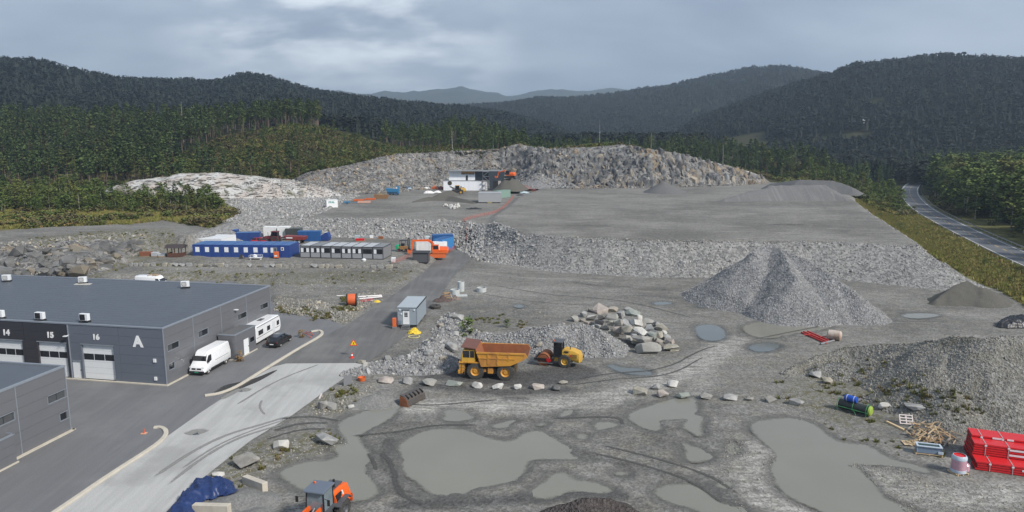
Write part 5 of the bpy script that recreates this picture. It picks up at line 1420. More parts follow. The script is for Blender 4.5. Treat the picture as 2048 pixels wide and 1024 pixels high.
PD = frect(146, 726, 163, 760); PD = (PD[0], PD[1], .12, 2.25)
sj = fw(238, 690)[0]
clad(hall, M_CLAD, 'front', 0, sdark, .12, ZR - .16, [0.02, sj, sdark], 6, [D16, PD])
clad(hall, M_CLADD, 'front', sdark, WL_, .12, ZR - .16, [sdark] + [s14 - .35 + pitch * k - pitch * 0 + .0 for k in range(0, 3)] + [WL_], 6, DOORS[1:])
joints = [sw(389.6, 700)[0], sw(445, 680)[0], sw(495, 650)[0]]
WINS = [srect(334, 684, 359, 700), srect(337, 725, 350, 739), srect(396, 660, 417, 671), srect(475, 628, 494, 635), srect(520, 608, 537, 616)]
hw_ = [1.0, .9, 1.0, 1.0, 1.0]
WINS = [(a, b, (c + d) / 2 - .42, (c + d) / 2 + .42) for a, b, c, d in WINS]
clad(hall, M_CLADS, 'side', 0, DEPTH, .12, ZR - .16, [.02] + joints + [DEPTH], 6, WINS)
for j in joints + [DEPTH - .02]: MB().bx(.0, .03, j - .04, j + .04, .1, ZR - .16).build('joint_cover', M_TRIM, hall)
MB().bx(-.06, .04, -.04, .06, .1, ZR - .16).build('corner_trim', M_TRIM, hall)
def roller_door(par, d, y):
    o = MB().bx(-d[1], -d[0], y, y + .05, d[2], d[3]).build('roller_door', M_WHITE, par)
    h = d[3] - d[2]; zz = np.linspace(d[2], d[3], 7); b = MB()
    for z in zz[1:-1]: b.bx(-d[1], -d[0], y - .004, y, z - .012, z + .012)
    b.build('panel_groove', mat('grey_shadow_gap', (.45, .47, .48), .5), o)
    w = (d[1] - d[0]) / 3; z0, z1 = d[2] + h * .555, d[2] + h * .73
    for k in range(3): MB().bx(-d[1] + k * w + .05, -d[1] + (k + 1) * w - .05, y - .02, y - .001, z0, z1).build('pane', M_GLASSD, o)
    MB().bx(-d[1] - .06, -d[0] + .06, -.04, .0, d[3], d[3] + .12).build('lintel', M_TRIM, o)
for d in DOORS: roller_door(hall, d, .24)
pd = MB().bx(-PD[1], -PD[0], .10, .15, .12, 2.25).build('door', M_WHITE, hall)
MB().bx(-PD[0] - .14, -PD[0] - .06, .05, .1, 1.05, 1.2).build('handle', M_DSTEEL, pd)
MB().bx(-PD[1] - .08, -PD[0] + .08, -.03, .0, 2.25, 2.34).build('lintel', M_TRIM, pd)
for i, w in enumerate(WINS):
    f = MB().bx(-.10, .02, w[0], w[1], w[2], w[2] + .06).bx(-.10, .02, w[0], w[1], w[3] - .06, w[3]).bx(-.10, .02, w[0], w[0] + .06, w[2], w[3]).bx(-.10, .02, w[1] - .06, w[1], w[2], w[3]).build('window', M_TRIM, hall)
    n = 1 if i == 1 else 2; ww = (w[1] - w[0] - .12) / n
    for k in range(n): MB().bx(-.16, -.12, w[0] + .06 + k * ww + (.03 if k else 0), w[0] + .06 + (k + 1) * ww - .03 * (k < n - 1), w[2] + .06, w[3] - .06).build('pane', M_GLASSD if k or i == 1 else M_GLASSG, f)
def ftext(body, x0, y0, x1, y1):
    s, z = fw((x0 + x1) / 2, (y0 + y1) / 2); h = abs(fw((x0 + x1) / 2, y0)[1] - fw((x0 + x1) / 2, y1)[1])
    text(hall, body, h * 1.45, (-s, -.04, z), (math.pi / 2, 0, 0), M_TXT, bold=.05, ex=.02)
ftext('A', 267, 674, 285, 694); ftext('16', 186, 669.5, 198, 679.5); ftext('15', 95, 665, 106, 675.5); ftext('14', 7, 660, 18, 670.5)
s, z = fw(141, 670); MB().bx(-s - .45, -s - .05, -.7, -.35, z - .05, z + .03).bx(-s - .3, -s - .2, -.36, .0, z - .03, z + .02).build('wall_lamp', M_WHITE, hall)
for px, py in ((310, 721), (312, 757)):
    s, z = fw(px, py); MB().bx(-s - .16, -s + .16, -.12, -.001, z - .2, z + .2).build('wall_box', M_WHITE, hall)
s, z = fw(139, 690); MB().bx(-s - .05, -s + .05, -.1, -.001, .1, ZR - .2).build('downpipe', M_TRIM, hall)
s0_, z_ = sw(468, 607); MB().bx(.0, .5, s0_ - .2, s0_ + .2, ZR - 1.4, ZR - 1.32).build('wall_lamp', M_WHITE, hall)

# --- second hall, lower left
OB = Vector(U(142, 861)); ZB = zat(137, 731, OB)
hb = thing('industrial_hall', 'nearer grey hall cut by the left edge with slit windows on its side', 'industrial hall', (OB.x, OB.y, 0), ANG)
LB, WB = 30.0, 34.0
swb = lambda px, py: on_wall(px, py, OB, dY)
MB().bx(-WB, -.30, -LB, -.2, -.1, ZB - .25).build('core', M_CORE, hb)
MB().bx(-WB, -.18, -LB, -.2, ZB - .3, ZB - .1).build('roof', M_ROOFB, hb)
MB().bx(-WB, .06, -.12, .08, ZB - .16, ZB + .02).bx(-.2, .06, -LB, -.12, ZB - .16, ZB + .02).build('parapet_trim', M_TRIM, hb)
MB().bx(.02, .3, -LB, .25, -.1, .14).bx(-WB, .3, .0, .3, -.1, .14).build('plinth', M_CONC, hb)
def brect(x0, y0, x1, y1):
    a = swb(x0, (y0 + y1) / 2)[0]; b = swb(x1, (y0 + y1) / 2)[0]; z = (swb((x0 + x1) / 2, y0)[1] + swb((x0 + x1) / 2, y1)[1]) / 2
    return (a, b, z - .42, z + .42)
BW = [brect(94, 784, 135, 802), brect(-14, 832, 31, 848), brect(119, 825, 139, 838)]
jb = swb(32, 800)[0]
clad(hb, M_CLADS, 'side', -LB, 0, .14, ZB - .16, [-LB, jb - 6, jb, -.02], 6, BW)
MB().bx(-WB, -.02, -.28, 0, .14, ZB - .16).build('wall_panel', M_CLADS, hb)
MB().bx(0, .03, jb - .04, jb + .04, .1, ZB - .16).build('joint_cover', M_TRIM, hb); MB().bx(-.04, .05, -.06, .04, .1, ZB - .16).build('corner_trim', M_TRIM, hb)
for i, w in enumerate(BW):
    f = MB().bx(-.10, .02, w[0], w[1], w[2], w[2] + .06).bx(-.10, .02, w[0], w[1], w[3] - .06, w[3]).bx(-.10, .02, w[0], w[0] + .06, w[2], w[3]).bx(-.10, .02, w[1] - .06, w[1], w[2], w[3]).build('window', M_TRIM, hb)
    n = 1 if i == 2 else 2; ww = (w[1] - w[0] - .12) / n
    for k in range(n): MB().bx(-.16, -.12, w[0] + .06 + k * ww + (.03 if k else 0), w[0] + .06 + (k + 1) * ww - .03 * (k < n - 1), w[2] + .06, w[3] - .06).build('pane', M_GLASSD if i == 2 else M_GLASSG, f)

def shed(label, corner_px, top_px, far_px, width, dirsign, m, door=None, win=None, name='utility_shed'):
    """box against a hall: corner = its outer corner nearest the camera, far = other end of its long side"""
    c = Vector(U(*corner_px)); h = zat(top_px[0], top_px[1], c); L = on_wall(far_px[0], far_px[1], c, dY)[0]
    t = thing(name, label, 'shed', (c.x, c.y, 0), ANG); y0, y1 = min(0, L), max(0, L)
    MB().bx(-width, -.06, y0 + .06, y1 - .06, 0, h - .2).build('wall', m, t)
    pz = np.linspace(.12, h - .14, 4)
    for a, b in zip(pz[:-1], pz[1:]):
        rs = [(y0, y1, a + .008, b - .008)]
        for o in (door, win):
            if o: rs = rect_minus(rs, o)
        mb = MB()
        for r in rs: mb.bx(-.06, 0, r[0], r[1], r[2], r[3])
        mb.build('wall_panel', m, t)
        MB().bx(-width, -.06, y0, y0 + .06, a + .008, b - .008).build('wall_panel', m, t)
    MB().bx(-width, -.06, y0 + .06, y1 - .06, h - .22, h - .1).build('roof', mat('shed_roof', (.12, .125, .13), .6, var=.2, dirt=.4), t)
    MB().bx(-width, .05, y0 - .05, y0 + .12, h - .14, h).bx(-.12, .05, y0 + .12, y1, h - .14, h).bx(-width, .05, y1 - .06, y1 + .05, h - .14, h).build('roof_trim', M_TRIM, t)
    MB().bx(-width, .12, y0 - .15, y0 + .0, -.1, .12).bx(.002, .12, y0, y1 + .1, -.1, .12).build('plinth', M_CONC, t)
    if door: d = MB().bx(-.05, .0, door[0], door[1], door[2], door[3]).build('door', M_WHITE, t); MB().bx(0, .06, door[1] - .16, door[1] - .08, 1.0, 1.12).build('handle', M_DSTEEL, d)
    if win: w = MB().bx(-.05, -.02, win[0], win[1], win[2], win[3]).build('window', M_GLASSD, t); MB().bx(-.03, .02, win[0] - .05, win[1] + .05, win[2] - .06, win[2]).build('sill', M_TRIM, w)
    return t
cS = Vector(U(472.3, 721)); wS = (cS - O).dot(dX)
sh = lambda px, py: on_wall(px, py, cS, dY)
d0, d1 = sh(488.6, 705)[0], sh(498.3, 700)[0]; w0, w1 = sh(500.5, 680)[0], sh(508.5, 678)[0]
shed('small flat roofed grey shed with white door between van and caravan', (472.3, 721), (471.4, 669.9), (513, 698.7), wS - .3, 1, M_CLADS, (d0, d1, .12, 2.15), (w0, w1, 1.35, 1.95))
cB = Vector(U(38, 955)); wBx = (cB - OB).dot(dX)
shed('low grey shed against the nearer hall at the left edge', (-120, 1005), (-130, 940), (38, 955), wBx - .3, 1, M_CLADS)

# --- units on the roof
ac_n = {'i': 0}
def ac(px, py, label, turn=0, first=[None]):
    p = U(px, py, ZR - .11)
    t = thing('air_conditioner', label, 'air conditioner', (p[0], p[1], ZR - .11), ANG + turn, 'air conditioners on the hall roof')
    MB().bx(-.55, .55, -.22, .22, .22, 1.02).build('casing', M_WHITE, t, bevel=.02)
    g_ = MB().bx(-.48, .22, -.235, -.221, .28, .96).build('fan_grille', M_BLACK if not turn else mat('pale_grille', (.42, .42, .41), .6), t)
    MB().lathe([(.30, 0), (.32, .02), (.28, .03)], (-.12, -.236, .62), (0, -1, 0), 16).build('fan_ring', M_TRIM if turn else M_DSTEEL, g_)
    MB().bx(-.6, .6, -.32, -.24, 0, .1).bx(-.6, .6, .24, .32, 0, .1).bx(-.5, -.42, -.3, .3, .1, .22).bx(.42, .5, -.3, .3, .1, .22).build('stand', mat('dark_rubber', (.02, .02, .02), .8), t)
ac(0, 637, 'white air conditioner cut by the left edge near the roof front'); ac(81, 641, 'white air conditioner at the roof front above door 15'); ac(170, 644, 'white air conditioner at the roof front above door 16')
ac(14, 563, 'pale air conditioner at the roof rear by the left edge', .4); ac(166, 567, 'pale air conditioner on white base at the roof rear', .4); ac(371, 576, 'pale air conditioner at the roof rear with a cable beside it', .4)
p = U(166, 568.5, ZR - .115); o = MB().cb(0, 0, .03, 2.3, .75, .06).build('roof_slab', mat('pale_slab', (.5, .48, .43), .8)); o.location = (p[0], p[1], ZR - .12); o.rotation_euler = (0, 0, ANG + .2); tag(o, 'flat pale slab under the middle rear air conditioner', 'slab')

# ------------------------------------------------------------------ cabins and containers
def corr(mb, x0, x1, y, z0, z1, pitch=.28, amp=.035, flip=1, along='x'):
    """corrugated skin"""
    n = max(2, int(abs(x1 - x0) / pitch)); xs = np.linspace(x0, x1, n * 4 + 1); vs = []; off = [0, 0, 1, 1]
    for i, x in enumerate(xs):
        yy = y - flip * amp * off[i % 4]
        for z in (z0, z1): vs.append((x, yy, z) if along == 'x' else (yy, x, z))
    return mb.add(vs, [(2 * i, 2 * i + 2, 2 * i + 3, 2 * i + 1) for i in range(len(xs) - 1)])

def container(label, px0, px1, col, H=2.6, W=2.44, z=None, group=None, cat='container', name='shipping_container', plain=False, roof=None, doors=True, pad=.0, turn=None):
    """steel box whose long side nearest the camera runs between two ground pixels"""
    a = at(*px0) if z is None else Vector((*U(*px0, z), z)); b = at(*px1) if z is None else Vector((*U(*px1, z), z))
    d = (b - a).to_2d(); L = d.length; rz = math.atan2(d.y, d.x)
    t = thing(name, label, cat, (a.x, a.y, min(a.z, b.z)), rz, group); m = col
    mb = MB(); mb.bx(.04, L - .04, .04, W - .04, .14, H - .04)
    if not plain:
        corr(mb, .12, L - .12, 0.04, .2, H - .14, flip=1, amp=.04); corr(mb, .12, W - .12, L - .04, .2, H - .14, flip=-1, amp=.04, along='y')
    mb.build('body', m, t)
    fr = MB()
    for x in (0, L - .12):
        for y in (0, W - .12): fr.bx(x, x + .12, y, y + .12, 0, H)
    for y in (0, W - .1): fr.bx(.12, L - .12, y, y + .1, H - .13, H).bx(.12, L - .12, y, y + .1, .06, .2)
    for x in (0, L - .1): fr.bx(x, x + .1, .12, W - .12, H - .13, H).bx(x, x + .1, .12, W - .12, .06, .2)
    fr.build('frame', m, t)
    rb = MB().bx(.1, L - .1, .1, W - .1, H - .05, H - .02)
    for x in np.arange(.5, L - .3, .6): rb.bx(x, x + .25, .14, W - .14, H - .02, H + .005)
    rb.build('roof', roof or m, t)
    if doors:
        dd = MB().bx(L, L + .03, .14, W / 2 - .01, .22, H - .16).build('door', m, t); MB().tube([(L + .06, .6, .25), (L + .06, .6, H - .2)], .025).build('lock_bar', M_GALV, dd)
        dd = MB().bx(L, L + .03, W / 2 + .01, W - .14, .22, H - .16).build('door', m, t); MB().tube([(L + .06, W - .6, .25), (L + .06, W - .6, H - .2)], .025).build('lock_bar', M_GALV, dd)
    return t, L

ZC = 1.6
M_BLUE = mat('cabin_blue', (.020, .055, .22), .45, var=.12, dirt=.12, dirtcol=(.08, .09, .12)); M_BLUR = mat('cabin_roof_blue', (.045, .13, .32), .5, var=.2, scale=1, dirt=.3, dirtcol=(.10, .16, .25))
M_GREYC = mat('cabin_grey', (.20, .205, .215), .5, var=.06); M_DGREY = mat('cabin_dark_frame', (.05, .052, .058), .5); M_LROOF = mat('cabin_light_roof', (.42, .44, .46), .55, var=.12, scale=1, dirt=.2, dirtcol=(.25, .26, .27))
M_BLIND = mat('white_blind', (.74, .76, .78), .5, var=.05)
def cabin(label, o, rz, w, L, H, m, mroof, group, kind):
    t = thing('site_cabin', label, 'site cabin', (o[0], o[1], o[2]), rz, group)
    MB().bx(.03, w - .03, .03, L - .03, .15, H - .1).build('wall', m, t)
    fm = M_GREYC if kind == 'grey' else m
    f = MB()
    for x in (0, w - .12):
        for y in (0, L - .12): f.bx(x, x + .12, y, y + .12, 0, H)
    for y in (0, L - .12): f.bx(.12, w - .12, y, y + .12, H - .17, H).bx(.12, w - .12, y, y + .12, .02, .17)
    for x in (0, w - .12): f.bx(x, x + .12, .12, L - .12, H - .17, H).bx(x, x + .12, .12, L - .12, .02, .17)
    f.build('frame', M_DGREY if kind == 'grey' else m, t)
    r = MB().bx(.10, w - .10, .10, L - .10, H - .06, H - .01)
    for k in range(4): r.bx(.14 + k * (w - .28) / 4 + .05, .14 + (k + 1) * (w - .28) / 4 - .05, .14, L - .14, H - .01, H + .012)
    r.build('roof', mroof, t)
    if kind == 'grey':
        MB().bx(.14, w - .14, -.01, .03, .2, H * .42).build('lower_panel', mat('cabin_light_grey', (.30, .31, .325), .5, var=.05), t)
        wn = MB().bx(.18, w - .18, -.02, .03, H * .45, H * .82).build('window', M_DGREY, t)
        ww = (w - .44) / 3
        for k in range(3): MB().bx(.22 + k * ww + .02, .22 + (k + 1) * ww - .02, -.035, -.021, H * .47, H * .80).build('pane', M_BLIND if (k == 0 and RNG.uniform() < .6) or (k == 2 and RNG.uniform() < .5) else M_GLASSD, wn)
        MB().bx(.1, w - .1, -.03, 0, H - .35, H - .2).build('shutter_box', M_GREYC, t)
    elif kind == 'blue':
        wn = MB().bx(w * .30, w * .72, -.025, .03, H * .40, H * .80).build('window', M_WHITE, t); MB().bx(w * .33, w * .69, -.035, -.026, H * .43, H * .77).build('pane', M_BLIND, wn)
    elif kind == 'door':
        dd = MB().bx(w * .35, w * .72, -.025, .03, .2, H * .82).build('door', mat('cabin_door_grey', (.22, .24, .27), .5), t); MB().bx(w * .44, w * .64, -.035, -.026, H * .5, H * .76).build('pane', M_GLASSG, dd)
        wn = MB().bx(w * .06, w * .32, -.025, .03, H * .40, H * .80).build('window', M_WHITE, t)
    elif kind == 'small':
        wn = MB().bx(w * .12, w * .42, -.025, .03, H * .58, H * .84).build('window', M_WHITE, t); MB().bx(w * .18, w * .34, -.035, -.026, H * .63, H * .79).build('pane', M_GLASSD, wn)
    elif kind == 'white':
        wn = MB().bx(w * .25, w * .75, -.025, .03, H * .45, H * .80).build('window', M_DGREY, t); MB().bx(w * .3, w * .7, -.035, -.026, H * .5, H * .76).build('pane', M_GLASSD, wn)
    return t
def cabin_row(p0, p1, n, L, H, maker, z=ZC):
    a, b = Vector(U(*p0, z)), Vector(U(*p1, z)); d = (b - a) / n; rz = math.atan2(d.y, d.x)
    for i in range(n): maker(i, (*(a + d * i), z), rz, d.length - .03)
ordn = ['first', 'second', 'third', 'fourth', 'fifth', 'sixth', 'seventh', 'eighth', 'ninth', 'tenth']
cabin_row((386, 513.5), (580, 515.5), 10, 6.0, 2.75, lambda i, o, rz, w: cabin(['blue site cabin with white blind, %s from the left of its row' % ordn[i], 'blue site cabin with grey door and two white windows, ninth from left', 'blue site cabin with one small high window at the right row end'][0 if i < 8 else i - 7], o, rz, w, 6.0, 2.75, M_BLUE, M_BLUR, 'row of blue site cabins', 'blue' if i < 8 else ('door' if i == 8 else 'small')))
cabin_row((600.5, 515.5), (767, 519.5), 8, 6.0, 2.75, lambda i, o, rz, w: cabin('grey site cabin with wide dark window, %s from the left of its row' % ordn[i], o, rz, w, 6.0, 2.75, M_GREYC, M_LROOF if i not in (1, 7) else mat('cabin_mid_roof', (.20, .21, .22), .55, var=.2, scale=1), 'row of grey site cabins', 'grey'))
cabin_row((371, 500.5), (444, 501.5), 4, 7.5, 2.8, lambda i, o, rz, w: cabin('white site cabin behind the blue row, %s from the left' % ordn[i], o, rz, w, 7.5, 2.8, M_WHITE, mat('cabin_white_roof', (.60, .62, .64), .5, var=.12, scale=1, dirt=.2, dirtcol=(.4, .41, .42)), 'row of white site cabins', 'white'))
M_BLUC = mat('container_blue', (.018, .095, .28), .45, var=.15, dirt=.2, dirtcol=(.05, .1, .2)); M_DBLU = mat('container_dark_blue', (.018, .055, .20), .45, var=.15)
container('dark blue container with long side showing behind the white cabins', (472, 487.5), (520, 486.5), M_DBLU, 2.7, z=ZC, roof=M_BLUR)
container('blue container with only its roof showing above the white cabins', (432, 481.5), (474, 481), M_DBLU, 2.7, z=ZC, roof=M_BLUR)
M_WHC = mat('container_white', (.74, .75, .75), .45, var=.05, dirt=.12, dirtcol=(.5, .48, .44))
container('left of two white containers behind the dark red tractor', (527.5, 474), (552, 473.7), M_WHC, 2.6, z=ZC + .3)
container('right of two white containers behind the dark red tractor', (555, 474), (579, 473.7), M_WHC, 2.6, z=ZC + .3)
container('dark green grey container between white and blue containers', (571, 477), (601, 477), mat('container_dark_grey', (.07, .085, .085), .5, dirt=.3), 2.6, z=ZC)
container('bright blue corrugated container behind the red trailer', (595, 483), (641, 482.5), M_BLUC, 2.55, z=ZC)
container('light blue container standing at the end of the asphalt road', (885, 504), (908, 497), mat('container_light_blue', (.05, .22, .50), .45, var=.12), 2.9, roof=M_BLUC)
container('white container behind the orange excavator boom', (869, 505.5), (894.5, 504), M_WHC, 2.5)
container('white container left of the orange excavator body', (832, 502.5), (862, 502.5), M_WHC, 2.3, doors=False)
container('long blue container at the back of the excavator corner', (866, 493), (907, 491.5), M_BLUC, 2.8, z=1.2)

# skip with sloped lid
p = at(649, 481); t = thing('skip', 'blue waste skip with sloping white lid at the rubble foot', 'skip', p, -.1)
MB().prism([(-1.3, .1), (1.3, .1), (1.5, 1.0), (1.2, 2.1), (.6, 2.1), (-1.5, .9)], 'y', -.9, .9).build('tub', M_BLUE, t)
MB().prism([(-1.5, .94), (.58, 2.15), (.55, 2.2), (-1.55, .98)], 'y', -.95, .95).build('lid', M_WHITE, t)

# --- grey office cabin by the road
a, b = Vector((*U(795, 656, .15), .15)), Vector((*U(834.5, 654.5, .15), .15)); d = b - a; W_ = d.length; rzc = math.atan2(d.y, d.x)
bk = Vector(U(863, 631, .15)); sd_ = bk - b.to_2d(); rzc = .35 * rzc + .65 * (math.atan2(sd_.y, sd_.x) - math.pi / 2); L_ = (bk - b.to_2d()).length; Hc = zat(834.5, 613, b) - .15 - .1
t = thing('office_cabin', 'pale blue grey office cabin with white door beside the asphalt road', 'site cabin', (b.x - math.cos(rzc) * W_, b.y - math.sin(rzc) * W_, .15), rzc)
M_OFF = mat('office_blue_grey', (.27, .315, .355), .45, var=.05); M_OFFR = mat('office_roof', (.36, .41, .44), .5, var=.08, scale=.6, dirt=.2, dirtcol=(.28, .32, .34))
MB().bx(0, W_, 0, L_, .35, Hc - .1).build('wall', M_OFF, t)
MB().bx(-.06, W_ + .06, -.08, L_ + .06, Hc - .1, Hc).build('roof', M_OFFR, t)
MB().bx(W_ + .02, W_ + .09, -.1, L_ + .08, Hc - .16, Hc + .03).build('roof_edge', M_BLACK, t)
MB().bx(-.02, .05, -.03, 0, .35, Hc - .1).bx(W_ - .05, W_ + .02, -.03, 0, .35, Hc - .1).build('corner_trim', M_TRIM, t)
MB().bx(.1, W_ - .1, .1, .3, .0, .35).bx(.1, W_ - .1, L_ / 2, L_ / 2 + .3, 0, .35).bx(.1, W_ - .1, L_ - .4, L_ - .1, 0, .35).build('support', M_DSTEEL, t)
x0, x1 = W_ * .27, W_ * .60; dd = MB().bx(x0, x1, -.05, -.001, .42, 2.55).build('door', M_WHITE, t)
MB().bx(x0 - .06, x1 + .06, -.16, -.001, 2.58, 2.66).build('canopy', M_DSTEEL, dd)
wnd = MB()
for i in range(2):
    for j in range(3): wnd.bx((x0 + x1) / 2 - .24 + i * .26, (x0 + x1) / 2 - .02 + i * .26, -.06, -.05, 1.55 + j * .24, 1.75 + j * .24)
wnd.build('pane', M_GLASSD, dd)
MB().bx(.1, .55, -.08, -.001, .5, 1.0).build('vent_box', mat('vent_grey_blue', (.16, .22, .28), .5), t)
for x, z in ((.35, Hc - .45), (W_ - .4, Hc - .45), (.55, 2.0)): MB().lathe([(0, 0), (.1, 0), (.12, .1), (0, .14)], (x, -.001, z), (0, -1, 0), 12).build('lamp', M_WHITE, t)
st = MB()
for k in range(3): st.bx(x0 - .1, x1 + .1, -.35 - .28 * k, -.1 - .28 * k, .33 - .14 * k - .05, .33 - .14 * k)
st.tube([(x0 - .1, -.1, .3), (x0 - .1, -1.0, .0)], .03).tube([(x1 + .1, -.1, .3), (x1 + .1, -1.0, .0)], .03)
st.build('steps', M_GALV, t)

# --- unfinished white building on the upper terrace
zb = ZT; wa = Vector(U(887, 381, zb)); Yb = wa.y
def bw(px, py): return on_wall(px, py, wa, Vector((1, 0)))
t = thing('unfinished_building', 'unfinished white and black flat roofed building below the quarry face', 'building', (wa.x, Yb, zb))
M_SHEET = mat('white_weather_sheet', (.78, .80, .83), .55, var=.05, scale=.5); M_ANTH = mat('anthracite_facade', (.035, .045, .058), .5, var=.08)
x1 = bw(963, 370)[0]; zl = bw(920, 362)[1] - zb; xl = bw(897, 350)[0]; xm = bw(949.5, 350)[0]; xd0 = bw(979, 360)[0]; xd1 = bw(1008, 360)[0]; zu = bw(920, 343)[1] - zb
MB().bx(0, x1, 0, 8, 0, zl).build('lower_storey', M_SHEET, t); MB().bx(-.1, x1 + .1, -.1, 8.1, zl, zl + .18).build('terrace_slab', M_GREYC, t)
MB().bx(x1, x1 + 2.6, 1.2, 8, 0, zl - .4).build('side_block', M_SHEET, t)
MB().bx(xl, xm, 2.2, 9, zl + .18, zu).build('upper_storey', M_SHEET, t)
MB().bx(xm, xd0, 2.4, 9, zl + .18, zu).build('dark_wing', M_ANTH, t)
MB().bx(xd0, xd1, .4, 9, 0, zu).build('tower', M_ANTH, t)
MB().bx(xl - .2, xd1 + .2, .3, 9.2, zu, zu + .22).build('roof', M_GREYC, t)
tm = mat('raw_timber', (.45, .24, .09), .7, var=.2); fr = MB(); xw0 = bw(922, 350)[0]
fr.bx(xw0, xm - .1, 2.05, 2.19, zu - 1.0, zu - .1); fb = fr.build('timber_band', tm, t)
for k in range(9): MB().bx(xw0 + .1 + k * (xm - xw0 - .3) / 9, xw0 + .1 + (k + .62) * (xm - xw0 - .3) / 9, 1.98, 2.04, zu - 1.35, zu - .9).build('opening', M_BLACK, fb)
xo = bw(933, 355)[0]; MB().bx(xo - .4, xo + .45, 2.1, 2.19, zl + .2, zl + 2.2).build('doorway', M_BLACK, t)
xg = bw(987, 370)[0]; xh = bw(1002, 370)[0]; MB().bx(xg, xh - 1.2, .3, .39, .4, 4.0).build('doorway', M_BLACK, t); MB().bx(xh - 1.2, xh, .3, .39, .9, 4.0).build('board', mat('pale_board', (.42, .38, .36), .8), t)
MB().bx(xh + .2, xd1 + .2, .2, .39, 0, .9).build('base_panel', M_SHEET, t)
js = MB()
for k in range(1, 9): js.bx(x1 * k / 9 - .02, x1 * k / 9 + .02, -.02, 0, 0, zl)
for k in range(1, 6): js.bx(xl + (xm - xl) * k / 6 - .02, xl + (xm - xl) * k / 6 + .02, 2.18, 2.2, zl + .2, zu)
js.build('sheet_joint', mat('joint_tape', (.55, .58, .62), .6), t)
sc = thing('scaffold_stair', 'grey scaffold stair tower against the unfinished building', 'scaffold', (wa.x + bw(972, 360)[0], Yb - .6, zb)); 
pm_ = MB()
for x in (-1.3, 1.3):
    for y in (-.7, .6): pm_.cyl((x, y, 0), (x, y, zu + .5), .05, n=6)
pm_.build('upright', M_GALV, sc)
for k in range(4):
    z0 = k * zu / 4; s_ = 1 if k % 2 else -1
    MB().bx(-1.3, 1.3, -.75, -.68, z0 + zu / 4 - .1, z0 + zu / 4 - .05).bx(-1.3, 1.3, -.75, .6, z0 + zu / 4 - .04, z0 + zu / 4).build('deck', M_GALV, sc)
    MB().prism([(-1.2 * s_, z0), (1.2 * s_, z0 + zu / 4), (1.2 * s_, z0 + zu / 4 + .18), (-1.2 * s_, z0 + .18)], 'y', -.6, .1).build('stair_flight', M_GALV, sc)
def kiosk(label, p0, p1, H, W, m, z=ZT):
    a, b = Vector(U(*p0, z)), Vector(U(*p1, z)); d = b - a; L = d.length; t = thing('plant_container', label, 'container', (a.x, a.y, z), math.atan2(d.y, d.x))
    MB().bx(0, L, 0, W, .35, H).build('body', m, t); MB().bx(-.05, L + .05, -.05, W + .05, H, H + .12).build('roof', m, t); MB().bx(.3, L - .3, .2, W - .2, 0, .35).build('base_frame', M_BLACK, t)
    for k in (1, 2, 3): MB().bx(L + .001, L + .04, W * (k - .9) / 3.2, W * k / 3.2 - .05, .5, H - .2).build('door', m, t)
    MB().bx(L * .4, L * .6, -.04, -.001, .05, .5).build('hatch', mat('hatch_ochre', (.33, .27, .12), .7), t)
kiosk('large plain grey container on the upper terrace near the orange fence', (957, 406.5), (1002, 406.5), 3.3, 7.5, mat('kiosk_grey', (.33, .34, .35), .5, var=.06))
container('pale green container right behind the large grey one', (996, 397), (1021, 394), mat('container_pale_green', (.22, .33, .28), .5, var=.1), 2.7, z=ZT)
t, L = container('white box container with teal letters at the terrace edge', (653.5, 416), (676, 415), M_WHC, 2.5, z=ZT, doors=False, plain=True)
text(t, 'BBAL', .8, (L * .45, -.02, 1.75), (math.pi / 2, 0, 0), mat('teal_print', (.02, .28, .27), .5))

# far houses on the opposite hillside
for i, (px, py, lb) in enumerate(((1702, 256, 'white far house, left of the pair below the wooded hill'), (1721, 256, 'white far house, right of the pair below the wooded hill'), (1757, 254, 'low white far house standing alone right of the pair'), (1960, 250, 'tiny white far house near the right edge under the dark hill'))):
    r_ = 742; x = (px - 1024) / F * r_ * .99; z = CAM_H + (270 - py) / F * r_ * .99
    z = max(z - 4, h1(x, r_)); t = thing('far_house', lb, 'house', (x, r_, z), .3 * i)
    MB().bx(-4.5, 4.5, -3.5, 3.5, -8, 4.5).build('wall', M_WHITE, t); MB().prism([(-3.9, 4.4), (3.9, 4.4), (0, 7)], 'x', -4.8, 4.8).build('roof', M_DGREY, t)
    for k in (-2.5, 0, 2.5): MB().bx(k - .6, k + .6, -3.56, -3.5, 1.6, 3.2).build('window', M_GLASSD, t)

# ------------------------------------------------------------------ vehicles and machines
M_TYRE = mat('dusty_tyre', (.045, .043, .040), .85, var=.3, dirt=.45, dirtcol=(.10, .095, .085)); M_RIMG = mat('grey_rim', (.33, .33, .34), .4, .6)
M_CATY = mat('machine_yellow', (.58, .34, .045), .5, var=.15, scale=1.5, dirt=.5, dirtcol=(.30, .19, .06)); M_TRKY = mat('faded_truck_orange', (.55, .265, .035), .55, var=.22, scale=1.0, dirt=.75, dirtcol=(.30, .125, .05))
M_RUST = mat('rusty_steel', (.27, .095, .038), .85, var=.3, scale=1.6, dirt=.5, dirtcol=(.14, .065, .045)); M_RUSTD = mat('dark_rusty_steel', (.15, .065, .05), .85, var=.25, scale=1.2, dirt=.4, dirtcol=(.09, .05, .045))
M_ORNG = mat('machine_orange', (.75, .115, .012), .4, var=.08, scale=2, dirt=.12, dirtcol=(.35, .10, .04)); M_ORD = mat('faded_orange', (.62, .13, .03), .5, var=.12, dirt=.25, dirtcol=(.30, .12, .06))
M_CARW = mat('white_car_paint', (.78, .79, .80), .28, var=.02, coat=.4); M_CARB = mat('black_car_paint', (.010, .010, .011), .18, var=.05, coat=.6); M_CARR = mat('red_car_paint', (.50, .010, .014), .3, var=.05, coat=.4)
